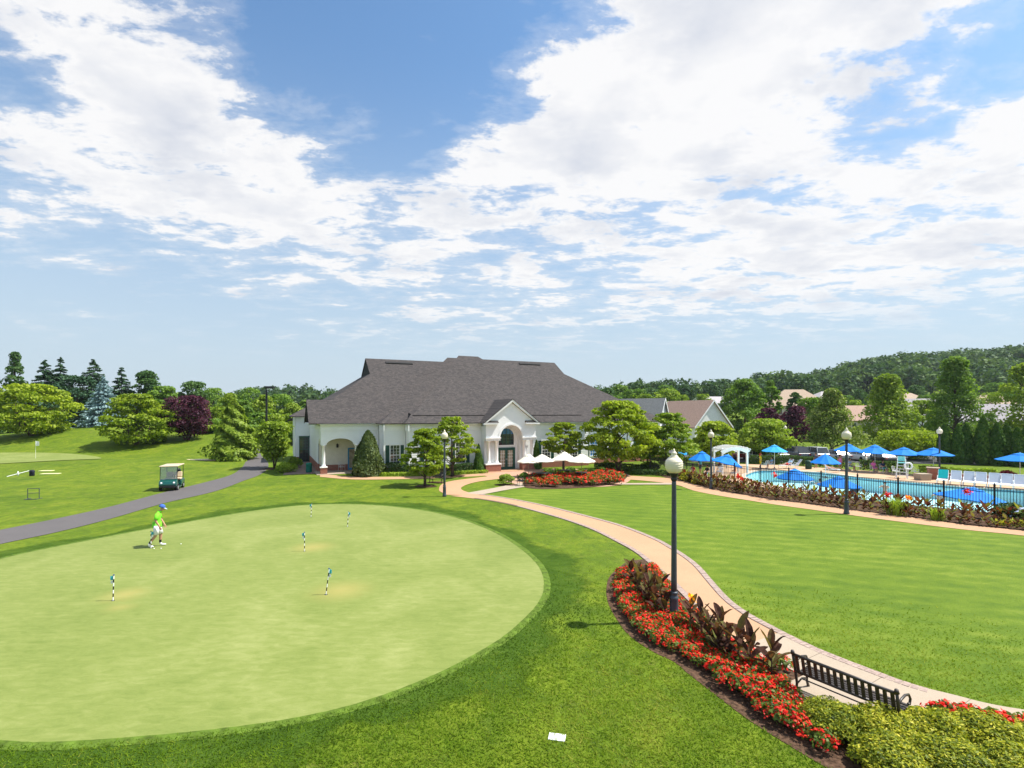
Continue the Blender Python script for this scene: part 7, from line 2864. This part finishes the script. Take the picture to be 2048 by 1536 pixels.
# ------------------------------------------------------------------ patio furniture
def iron_chair(label, X, Y, rz, z=0.02, group=None, mat=None, s=1.0):
    mat = mat or M_BLACKM
    r = empty('patio_chair', (X, Y, z), rz)
    r.scale = (s, s, s)
    tag(r, label, 'chair', group)
    o = MB().bx(-0.22, 0.22, -0.22, 0.22, 0.42, 0.455).build('seat', mat, r)
    bevel_obj(o, 0.02)
    for sx in (-1, 1):
        MB().tube([(0.2, sx * 0.2, 0.42), (0.23, sx * 0.21, 0)], 0.014, 6).build('leg', mat, r)
        MB().tube([(-0.2, sx * 0.2, 0.42), (-0.25, sx * 0.21, 0)], 0.014, 6).build('leg', mat, r)
        MB().tube([(-0.2, sx * 0.24, 0.44), (-0.12, sx * 0.24, 0.64), (0.16, sx * 0.24, 0.64), (0.2, sx * 0.22, 0.44)], 0.014, 6).build('armrest', mat, r)
    b = MB()
    b.tube([(-0.2, -0.2, 0.42), (-0.28, -0.2, 0.85), (-0.29, 0, 0.90), (-0.28, 0.2, 0.85), (-0.2, 0.2, 0.42)], 0.014, 6)
    for q in (-0.12, -0.04, 0.04, 0.12):
        b.tube([(-0.21, q, 0.44), (-0.285, q, 0.88)], 0.009, 5)
    b.build('backrest', mat, r)
    return r


for i, (x, y, lb) in enumerate([(1084, 963, 'round dark patio table beneath the front cream parasol'), (1129, 957, 'round dark patio table beneath the tallest cream parasol'), (1163, 962, 'round dark patio table beneath the farthest cream parasol')]):
    c = gp(x, y)
    r = empty('patio_table', (c[0], c[1], 0.02))
    tag(r, lb, 'table', 'patio tables')
    MB().lathe([(0.55, 0.70), (0.57, 0.715), (0.55, 0.73)], 24).build('table_top', M_BLACKM, r)
    for k in range(4):
        a = k * math.pi / 2 + 0.4
        MB().tube([(0.35 * math.cos(a), 0.35 * math.sin(a), 0.70), (0.42 * math.cos(a), 0.42 * math.sin(a), 0)], 0.018, 6).build('leg', M_BLACKM, r)
chl = ['leftmost dark metal patio chair near the boxwood', 'dark metal patio chair beside the rounded dark shrub', 'dark metal patio chair between the two left tables', 'dark metal patio chair left of the middle table', 'dark metal patio chair right of the middle table',
       'dark metal patio chair by the table farthest from the porch', 'last dark metal patio chair towards the large layered tree']
for i, (x, y, a) in enumerate([(1042, 972, 20), (1058, 968, 160), (1100, 962, 200), (1116, 957, -20), (1143, 957, 190), (1150, 962, -10), (1180, 960, 170)]):
    c = gp(x, y)
    iron_chair(chl[i], c[0], c[1], R(a), 0.022, 'dark patio chairs')
cO = Matrix.Translation((CLUB_O[0], CLUB_O[1], 0)) @ Matrix.Rotation(CLUB_A, 4, 'Z')
p = cO @ Vector((2.0, 1.2, 0.05))
iron_chair('grey metal chair standing inside the loggia', p.x, p.y, R(-40), 0.05, None, M_ALU, 1.05)
p = cO @ Vector((-0.9, 2.2, 0.0))
bn = MB().lathe([(0.25, 0), (0.28, 0.1), (0.28, 0.75), (0.30, 0.78), (0.22, 0.92)], 14).build('litter_bin', plain('bin_green', (0.01, 0.16, 0.12), 0.5), None, True, (p.x, p.y, 0.022))
tag(bn, 'green litter bin beside the loggia pillar', 'bin')


# ------------------------------------------------------------------ loungers and pool chairs
def lounger(label, X, Y, z, rz, mat=None, towel=None, group='white pool loungers', up=55, s=1.0):
    """+x towards the feet"""
    r = empty('sun_lounger', (X, Y, z), rz)
    r.scale = (s, s, s)
    tag(r, label, 'lounger', group)
    mat = mat or M_SLING
    f = MB()
    for sy in (-0.31, 0.31):
        f.tube([(-0.05, sy, 0.40), (1.15, sy, 0.37)], 0.024, 6)
    f.tube([(1.15, -0.31, 0.37), (1.15, 0.31, 0.37)], 0.024, 6)
    f.build('frame', M_WPLAST, r)
    for (x, sy) in ((0.0, -0.31), (0.0, 0.31), (1.0, -0.31), (1.0, 0.31)):
        MB().tube([(x, sy, 0.38), (x + 0.06, sy * 1.05, 0.0)], 0.022, 6).build('leg', M_WPLAST, r)
    MB().bx(0.0, 1.12, -0.285, 0.285, 0.375, 0.392).build('seat', mat, r)
    a = R(up)
    bx_, bz = -0.78 * math.cos(a), 0.78 * math.sin(a)
    bk = MB()
    for sy in (-0.31, 0.31):
        bk.tube([(0, sy, 0.40), (bx_, sy, 0.40 + bz)], 0.024, 6)
    bk.tube([(bx_, -0.31, 0.40 + bz), (bx_, 0.31, 0.40 + bz)], 0.024, 6)
    bk.build('back_frame', M_WPLAST, r)
    q = MB()
    n_ = (math.sin(a) * 0.012, math.cos(a) * 0.012)
    q.add([(0, -0.285, 0.40), (0, 0.285, 0.40), (bx_, 0.285, 0.40 + bz), (bx_, -0.285, 0.40 + bz), (n_[0], -0.285, 0.40 + n_[1]), (n_[0], 0.285, 0.40 + n_[1]), (bx_ + n_[0], 0.285, 0.40 + bz + n_[1]), (bx_ + n_[0], -0.285, 0.40 + bz + n_[1])],
          [(0, 1, 2, 3), (4, 7, 6, 5), (0, 4, 5, 1), (2, 6, 7, 3), (1, 5, 6, 2), (0, 3, 7, 4)])
    q.build('backrest', mat, r)
    for sy in (-0.33, 0.33):
        MB().tube([(-0.2, sy, 0.62), (0.2, sy, 0.60), (0.3, sy, 0.40)], 0.022, 6).build('armrest', M_WPLAST, r)
    if towel is not None:
        t = MB()
        k = 0.035
        m_ = (math.sin(a) * k, math.cos(a) * k)
        t.add([(m_[0] * 1.0, -0.30, 0.42 + m_[1]), (m_[0], 0.30, 0.42 + m_[1]), (bx_ + m_[0], 0.30, 0.42 + bz + m_[1]), (bx_ + m_[0], -0.30, 0.42 + bz + m_[1]), (bx_ - 0.05, -0.30, 0.40 + bz), (bx_ - 0.05, 0.30, 0.40 + bz), (bx_ - 0.03, 0.30, 0.05 + bz), (bx_ - 0.03, -0.30, 0.05 + bz)],
              [(0, 1, 2, 3), (3, 2, 5, 4), (4, 5, 6, 7)])
        to = t.build('towel', towel, None)
        to.modifiers.new('t', 'SOLIDIFY').thickness = 0.012
        to.matrix_world = Matrix.Translation((X, Y, z)) @ Matrix.Rotation(rz, 4, 'Z') @ Matrix.Diagonal((s, s, s, 1))
        tag(to, 'teal towel draped over the first lounger of the row', 'towel')
    return r


face = math.atan2(-0.61, -0.79)
row = [(1886, 967, 'first'), (1912, 969, 'second'), (1938, 971, 'third'), (1962, 973, 'fourth'), (1989, 975, 'fifth'), (2014, 977, 'sixth'), (2040, 979, 'seventh')]
tw = clothes((0.01, 0.42, 0.42), 'teal_towel')
for i, (x, y, w) in enumerate(row):
    c = gp(x, y, POOL_Z)
    lounger('white grey-sling lounger, %s in the row right of the lifeguard chair' % w, c[0], c[1], POOL_Z, face + R(8), None, tw if i == 0 else None, up=58, s=1.12)
for i, (x, y, a, lb) in enumerate([(1577, 937, 190, 'white lounger with the red-shorts sunbather'), (1594, 937, 170, 'empty white lounger left of the green bin'), (1655, 945, -20, 'white lounger with the orange sunbather'), (1704, 1003, 200, 'white lounger under the low parasol beside the border lamp post')]):
    c = gp(x, y, POOL_Z)
    lounger(lb, c[0], c[1], POOL_Z, R(a), None)


def pool_chair(label, x, y, rz, mat=None):
    c = gp(x, y, POOL_Z)
    return iron_chair(label, c[0], c[1], rz, POOL_Z, 'white pool chairs', M_WPLAST, 1.05)


pcs = [(1384, 955, 40, 'white chair under the blue parasol left of the arbour lamp'), (1414, 957, 200, 'white chair beside the seated dark-clothed bather'), (1440, 953, 90, 'white chair behind the tilted parasol'), (1470, 956, 160, 'white chair right of the tilted parasol'),
       (1700, 941, -60, 'white chair of the bather in white and blue'), (1747, 945, -90, 'white chair with the pink-clad bather'), (1766, 946, -80, 'white chair with the teal and navy bather'), (1792, 951, -70, 'empty white chair left of the lifeguard chair'),
       (1830, 952, -90, 'empty white chair right of the life ring'), (1528, 938, 180, 'white chair under the pale blue parasol'), (1542, 937, 0, 'second white chair under the pale blue parasol'), (1717, 941, -100, 'empty white chair between the seated bathers')]
for x, y, a, lb in pcs:
    pool_chair(lb, x, y, R(a))

# lifeguard chair with ring buoy
c = gp(1803, 956, POOL_Z)
r = empty('lifeguard_chair', (c[0], c[1], POOL_Z), R(-125))
r.scale = (1.02,) * 3
tag(r, 'tall white lifeguard chair on the far pool deck', 'chair')
for sx in (-1, 1):
    for sy in (-1, 1):
        MB().tube([(sx * 0.55, sy * 0.42, 0), (sx * 0.27, sy * 0.30, 1.45), (sx * 0.25, sy * 0.28, 1.5 if sx > 0 else 2.05)], 0.035, 8).build('leg', M_WPLAST, r)
for z in (0.3, 0.6, 0.9, 1.2):
    MB().tube([(0.56 - 0.19 * z, -0.40 + 0.08 * z, z), (0.56 - 0.19 * z, 0.40 - 0.08 * z, z)], 0.025, 8).build('rung', M_WPLAST, r)
o = MB().bx(-0.28, 0.30, -0.30, 0.30, 1.44, 1.50).build('seat', clothes((0.25, 0.62, 0.62), 'aqua_seat'), r)
o = MB().bx(-0.30, -0.24, -0.29, 0.29, 1.62, 2.05).build('backrest', clothes((0.25, 0.62, 0.62), 'aqua_seat'), r)
for sy in (-1, 1):
    MB().tube([(-0.25, sy * 0.32, 1.75), (0.3, sy * 0.32, 1.75), (0.3, sy * 0.31, 1.45)], 0.028, 8).build('armrest', M_WPLAST, r)
    MB().tube([(-0.5, sy * 0.40, 0.3), (0.5, sy * 0.40, 0.3)], 0.022, 6).build('brace', M_WPLAST, r)
c = gp(1811, 957, POOL_Z)
rb = MB()
ring = [(0.30 * math.cos(t), 0, 0.30 * math.sin(t)) for t in np.linspace(0, 2 * math.pi, 25)]
rb.tube(ring, 0.075, 8)
lr = empty('life_ring', (c[0], c[1] - 0.35, POOL_Z), R(-25))
tag(lr, 'white ring buoy hanging on its stand beside the lifeguard chair', 'life ring')
o = rb.build('ring', M_WPLAST, lr, True, (0, 0, 1.25))
MB().tube([(0, 0.1, 0), (0, 0.1, 1.55)], 0.03, 8).build('post', M_WPLAST, lr)
MB().tube([(0, 0.1, 1.5), (0, -0.03, 1.5)], 0.03, 8).build('hook', M_WPLAST, lr)


# ------------------------------------------------------------------ white arbour
def arbour():
    Y = 54.0
    X = gx(1461, Y)
    r = empty('arbour', (X, Y, POOL_Z), R(14))
    r.scale = (0.92, 0.92, 0.92)
    tag(r, 'white arched garden arbour by the pool entrance', 'arbour')
    w, dpt = 1.62, 0.75
    for sx in (-1, 1):
        for sy in (-1, 1):
            MB().bx(sx * w - 0.09, sx * w + 0.09, sy * dpt - 0.09, sy * dpt + 0.09, 0, 2.75).bx(sx * w - 0.13, sx * w + 0.13, sy * dpt - 0.13, sy * dpt + 0.13, 2.751, 2.81).build('post', M_WHITE, r)
            MB().lathe([(0.05, 2.81), (0.09, 2.88), (0.02, 3.02)], 8, (sx * w, sy * dpt, 0)).build('finial', M_WHITE, r)
    for sy in (-1, 1):
        n = 14
        lo = [(-w + 0.09 + (2 * w - 0.18) * i / n, 2.30 + 0.42 * math.sin(math.pi * i / n)) for i in range(n + 1)]
        hi = [(-w - 0.35 + (2 * w + 0.7) * i / n, 2.62 + 0.42 * math.sin(math.pi * i / n)) for i in range(n + 1)]
        bm_ = MB()
        for i in range(n):
            bm_.prism([lo[i], lo[i + 1], hi[i + 1], hi[i]], sy * dpt * 1.14 - 0.03, sy * dpt * 1.14 + 0.03, 'y')
        bm_.build('beam', M_WHITE, r)
    for i in range(13):
        x = -w - 0.2 + (2 * w + 0.4) * i / 12
        z = 2.66 + 0.42 * math.sin(math.pi * (x + w + 0.35) / (2 * w + 0.7))
        MB().bx(x - 0.03, x + 0.03, -dpt - 0.35, dpt + 0.35, z + 0.02, z + 0.14).build('rafter', M_WHITE, r)


arbour()


# ------------------------------------------------------------------ cars
def car(label, X, Y, z, rz, paint, suv=False):
    r = empty('parked_car', (X, Y, z), rz)
    tag(r, label, 'car', 'cars parked beyond the pool')
    h = 1.0 if suv else 0.86
    top = 1.72 if suv else 1.42
    pr = [(2.2, 0.35), (2.25, 0.62), (2.05, 0.80), (1.1, h), (-1.9, h + 0.03), (-2.2, 0.85), (-2.25, 0.45), (-2.1, 0.30), (1.95, 0.28)]
    o = MB().prism(pr, -0.88, 0.88, 'y').build('body', paint, r)
    bevel_obj(o, 0.09, 3)
    cab = [(1.05, h - 0.02), (0.35, top - 0.05), (0.1, top), (-1.1 if not suv else -1.7, top), (-1.75 if not suv else -2.05, h)]
    mb = MB()
    n = len(cab)
    vs_ = [(x, -0.80 + 0.14 * (q - h) / (top - h), q) for x, q in cab] + [(x, 0.80 - 0.14 * (q - h) / (top - h), q) for x, q in cab]
    mb.add(vs_, [list(range(n))[::-1], [n + i for i in range(n)]] + [(i, (i + 1) % n, n + (i + 1) % n, n + i) for i in range(n)])
    g = mb.build('glazing', M_GLASS, r)
    ro = MB()
    ro.add([(0.42, -0.66, top - 0.03), (0.42, 0.66, top - 0.03), (cab[3][0] - 0.03, 0.66, top - 0.02), (cab[3][0] - 0.03, -0.66, top - 0.02), (0.12, -0.64, top + 0.03), (0.12, 0.64, top + 0.03), (cab[3][0], 0.64, top + 0.03), (cab[3][0], -0.64, top + 0.03)],
           [(4, 5, 6, 7), (0, 1, 5, 4), (1, 2, 6, 5), (2, 3, 7, 6), (3, 0, 4, 7)])
    for sy in (-1, 1):
        for (x0, z0, x1, z1) in ((1.0, h, 0.38, top - 0.04), (-0.35, h, -0.35, top), (cab[4][0] + 0.05, h, cab[3][0], top)):
            y0 = sy * 0.81
            ro.tube([(x0, y0, z0), (x1, sy * 0.67, z1)], 0.04, 5)
    ro.build('roof', paint, r)
    for (x, sy) in ((1.4, 1), (1.4, -1), (-1.4, 1), (-1.4, -1)):
        t = MB().lathe([(0.18, -0.11), (0.30, -0.11), (0.33, -0.07), (0.33, 0.07), (0.30, 0.11), (0.18, 0.11)], 18).build('tyre', M_RUBBER, r, True)
        t.rotation_euler = (R(90), 0, 0)
        t.location = (x, sy * 0.80, 0.33)
        MB().lathe([(0.03, -0.10), (0.20, -0.095), (0.20, 0.095), (0.03, 0.10)], 12).build('rim', M_ALU, t)
    for sy in (-1, 1):
        MB().bx(2.16, 2.26, sy * 0.55, sy * 0.80, 0.60, 0.74).build('headlight', M_WPLAST, r)
        MB().bx(-2.26, -2.16, sy * 0.55, sy * 0.82, 0.66, 0.80).build('tail_light', plain('tail_red', (0.45, 0.01, 0.01), 0.3), r)


def paint(c_, n):
    return plain('paint_' + n, c_, 0.25, 0.5, 0.03, 1, 0.0, coat=0.6)


for i, (x, Y, cl, lb, sv_) in enumerate([
        (1508, 70, (0.70, 0.70, 0.70), 'white car parked behind the arbour', False), (1548, 71, (0.35, 0.36, 0.38), 'silver car parked behind the pale blue parasol', False), (1590, 72, (0.05, 0.06, 0.08), 'dark blue car parked under the right purple tree', True),
        (1628, 71, (0.62, 0.63, 0.64), 'white car parked left of the linden trunk', True), (1672, 70, (0.30, 0.31, 0.33), 'grey car parked under the linden', False), (1722, 69, (0.68, 0.68, 0.67), 'white car parked right of the linden trunk', False),
        (1762, 66, (0.02, 0.02, 0.025), 'black car parked behind the second blue parasol', False), (1470, 72, (0.25, 0.02, 0.02), 'dark red car seen through the arbour', False)]):
    car(lb, gx(x, Y), Y, POOL_Z - 0.07, R(85 + (i * 37) % 13), paint(cl, str(i)), sv_)

# ------------------------------------------------------------------ pool terrace odds and ends
c = gp(1845, 960, POOL_Z)
pl_ = MB().prism([(-0.45, 0), (0.45, 0), (0.58, 0.62), (-0.58, 0.62)], -0.45, 0.45, 'y').build('planter', M_CONC, None, False, (c[0], c[1], POOL_Z))
tag(pl_, 'tapered grey concrete planter on the far deck', 'planter')
c = gp(1866, 958, POOL_Z)
pi = MB().bx(-0.45, 0.45, -0.45, 0.45, 0, 1.05).bx(-0.5, 0.5, -0.5, 0.5, 1.051, 1.12, 1).build('brick_pier', [M_BRICK, M_CONC], None, False, (c[0], c[1], POOL_Z), R(-40))
tag(pi, 'square brick pier at the end of the low terrace wall', 'pier')
pA, pB = gp(1872, 958, POOL_Z), gp(2060, 967, POOL_Z)
L = math.hypot(pB[0] - pA[0], pB[1] - pA[1])
wl2 = MB().bx(0.5, L, -0.15, 0.15, 0, 0.55).bx(0.5, L, -0.19, 0.19, 0.551, 0.61, 1).build('terrace_wall', [M_BRICK, M_CONC], None, False, (pA[0], pA[1], POOL_Z), math.atan2(pB[1] - pA[1], pB[0] - pA[0]))
tag(wl2, 'low brick terrace wall behind the row of loungers', 'wall')
c = gp(1617, 938, POOL_Z)
tb = MB().lathe([(0.30, 0), (0.33, 0.1), (0.34, 0.85), (0.30, 0.92), (0.1, 1.0)], 14).build('litter_bin', [plain('bin_dark', (0.012, 0.05, 0.03), 0.5)], None, True, (c[0], c[1], POOL_Z))
tag(tb, 'dark green litter bin on the far pool deck', 'bin')
c = gp(2034, 965, POOL_Z)
o = obj('red_maple', make_shrub('red_maple', 0.9, 1.2, 77, leafmat('leaf_red_maple', [(0.1, (0.12, 0.012, 0.02)), (0.9, (0.36, 0.05, 0.06))], 0.3, tint=(1, 0.6, 0.6)), 1200, 0.11), None, (c[0], c[1] + 0.9, POOL_Z))
tag(o, 'small red-leaved shrub under the parasol at the frame edge', 'shrub')
for k, dx in enumerate((0, 0.55)):
    pass
c = (24.3, 41.5)
ld = empty('pool_ladder', (c[0], c[1], POOL_Z), R(20))
tag(ld, 'chrome pool ladder with two looped handrails', 'ladder')
for sy in (-0.28, 0.28):
    MB().tube([(-0.75, sy, 0.0), (-0.72, sy, 0.45), (-0.5, sy, 0.85), (-0.15, sy, 0.88), (0.2, sy, 0.5), (0.28, sy, -0.2), (0.28, sy, -0.9)], 0.024, 8).build('handrail', M_ALU, ld, True)
for z in (-0.3, -0.6, -0.85):
    MB().bx(0.22, 0.34, -0.27, 0.27, z, z + 0.03).build('step', M_ALU, ld)

# tall flowering stalks in the pool border
M_STALK = plain('stalk_green', (0.08, 0.14, 0.03), 0.7)
for i, (x, y, yt, m, lb) in enumerate([(1776, 1030, 991, L_RED, 'tall stalk with a red blossom left of the grass tuft'), (1816, 1034, 995, L_ORANGE, 'tall stalk with an orange blossom right of the grass tuft'), (1550, 1000, 951, L_RED, 'tall stalk with a red blossom by the blue parasol in mid border'),
                                       (1934, 1040, 984, L_RED, 'tall stalk with a red blossom before the largest blue parasol'), (1476, 985, 953, L_RED, 'red blossom on a stalk near the left end of the border'), (1484, 987, 957, L_RED, 'second red blossom on a stalk near the left end of the border')]):
    c = gp(x, y)
    h = gz(yt, c[1])
    r = empty('flower_stalk', (c[0], c[1], 0.01))
    tag(r, lb, 'flower')
    MB().tube([(0, 0, 0), (0.02, 0, h * 0.6), (0, 0, h)], [0.015, 0.012, 0.008], 6).build('stem', M_STALK, r)
    rg = np.random.default_rng(i)
    q = quads_mesh('blossom', leaf_quads(rg, rg.normal(size=(34, 3)) * np.array([0.07, 0.07, 0.08]), unit(rg.normal(size=(34, 3))), 0.11, 1.2), m, rg.random(34))
    obj('blossom', q, r, (0, 0, h))
    obj('foliage', PC[i % 6], r)

# ------------------------------------------------------------------ bathers
gP = 'people at the pool'


def pool_pt(x, y):
    c = gp(x, y, POOL_Z)
    return (c[0], c[1], POOL_Z)


cl = clothes
person('person with red hair in a yellow dress standing by the pale blue parasol', STAND, pool_pt(1521, 937), R(-40), cl((0.80, 0.58, 0.02), 'yellow'), cl((0.80, 0.58, 0.02), 'yellow'), M_SKIN, Z_SHORT, (0.35, 0.06, 0.02), True)
person('person in red shorts reclining on a white lounger', RECL, pool_pt(1577, 937), R(190), cl((0.35, 0.55, 0.75), 'pale_blue'), cl((0.65, 0.02, 0.02), 'red'), M_SKIN)
person('person in orange lying on a white lounger under a blue parasol', RECL, pool_pt(1655, 945), R(-20), cl((0.80, 0.20, 0.05), 'orange'), cl((0.80, 0.20, 0.05), 'orange'), M_SKIN, Z_SWIM)
person('person in pink standing behind the orange sunbather', STAND, pool_pt(1680, 940), R(-90), cl((0.75, 0.25, 0.50), 'pink'), cl((0.75, 0.25, 0.50), 'pink'), M_SKIN, Z_SWIM, (0.06, 0.035, 0.02), True)
person('seated person in a white and blue top', SIT, pool_pt(1700, 941), R(-60), cl((0.45, 0.58, 0.70), 'blue_white'), cl((0.06, 0.08, 0.15), 'navy'), M_SKIN)
person('seated person wrapped in bright pink', SIT, pool_pt(1747, 945), R(-90), cl((0.85, 0.18, 0.50), 'hot_pink'), cl((0.85, 0.18, 0.50), 'hot_pink'), M_SKIN)
person('seated person in teal and navy', SIT, pool_pt(1766, 946), R(-80), cl((0.03, 0.04, 0.10), 'navy2'), cl((0.02, 0.38, 0.38), 'teal'), M_SKIN)
person('seated person in dark clothes under the parasol left of the arbour lamp', SIT, pool_pt(1414, 957), R(200), cl((0.02, 0.02, 0.03), 'black'), cl((0.02, 0.35, 0.45), 'aqua'), M_SKIN)
person('seated person in an orange top right of the tilted parasol', SIT, pool_pt(1470, 956), R(160), cl((0.75, 0.22, 0.10), 'coral'), cl((0.6, 0.6, 0.62), 'greyw'), M_SKIN)
person('person in a red shirt standing behind the tilted parasol', STAND, pool_pt(1440, 945), R(-120), cl((0.60, 0.03, 0.03), 'red2'), cl((0.03, 0.03, 0.05), 'blk2'), M_SKIN)
SW = {k: (v[0], v[1], v[2] - 1.28) for k, v in STAND.items()}
SW.update(elL=(0.12, 0.32, 0.05), wrL=(0.38, 0.30, 0.02), haL=(0.46, 0.28, 0.02), elR=(0.12, -0.32, 0.05), wrR=(0.38, -0.30, 0.02), haR=(0.46, -0.28, 0.02))
c = gp(1879, 992, POOL_Z - 0.12)
person('swimmer standing chest-deep in the pool behind the fence', SW, (c[0], c[1], POOL_Z - 0.12), R(200), M_SKIN, cl((0.05, 0.05, 0.2), 'trunks'), M_SKIN, Z_TRUNK, (0.05, 0.03, 0.02))

more = [(SIT, 1386, 955, 40, (0.55, 0.05, 0.06), 'red3', (0.1, 0.12, 0.2), 'dk3', 'seated person in red under the blue parasol left of the arbour lamp'),
        (SIT, 1440, 953, 90, (0.70, 0.72, 0.74), 'white3', (0.10, 0.20, 0.45), 'blue3', 'seated person in white behind the tilted parasol'),
        (STAND, 1400, 948, -60, (0.05, 0.25, 0.30), 'teal3', (0.03, 0.03, 0.04), 'blk3', 'person in dark teal standing behind the parasol left of the arbour lamp'),
        (SIT, 1543, 937, 180, (0.25, 0.45, 0.70), 'sky3', (0.6, 0.6, 0.6), 'gry3', 'seated person in a sky blue shirt under the pale blue parasol'),
        (STAND, 1731, 939, -80, (0.72, 0.70, 0.62), 'cream3', (0.10, 0.14, 0.22), 'nav3', 'person in a cream shirt standing between the seated bathers'),
        (STAND, 1632, 936, 200, (0.10, 0.10, 0.14), 'char3', (0.55, 0.08, 0.08), 'red4', 'person in a charcoal shirt standing behind the far blue parasol')]
for J_, x, y, a, c1, n1, c2_, n2, lb in more:
    person(lb, J_, pool_pt(x, y), R(a), cl(c1, n1), cl(c2_, n2), M_SKIN)
for i, (x, y, a, lb) in enumerate([(1640, 968, 150, 'swimmer in mid pool left of the border lamp post'), (1770, 975, 220, 'swimmer in mid pool right of the border lamp post')]):
    c = gp(x, y, POOL_Z - 0.12)
    person(lb, SW, (c[0], c[1], POOL_Z - 0.12), R(a), M_SKIN, cl((0.3, 0.03, 0.03), 'trunks2'), M_SKIN, Z_TRUNK, (0.05, 0.03, 0.02))


# ------------------------------------------------------------------ summer haze
def haze():
    m, n, l = nt('haze_air')
    v = n.new('ShaderNodeVolumePrincipled')
    v.inputs['Color'].default_value = (0.80, 0.88, 1.0, 1)
    v.inputs['Density'].default_value = 0.00011
    v.inputs['Anisotropy'].default_value = 0.2
    o = n.new('ShaderNodeOutputMaterial')
    l.new(v.outputs[0], o.inputs['Volume'])
    mb = MB().bx(-2700, 2700, -70, 3300, -6, 95)
    b = mb.build('haze', m)
    b['kind'] = 'stuff'
    tag(b, 'thin summer haze over the whole grounds', 'haze')


haze()
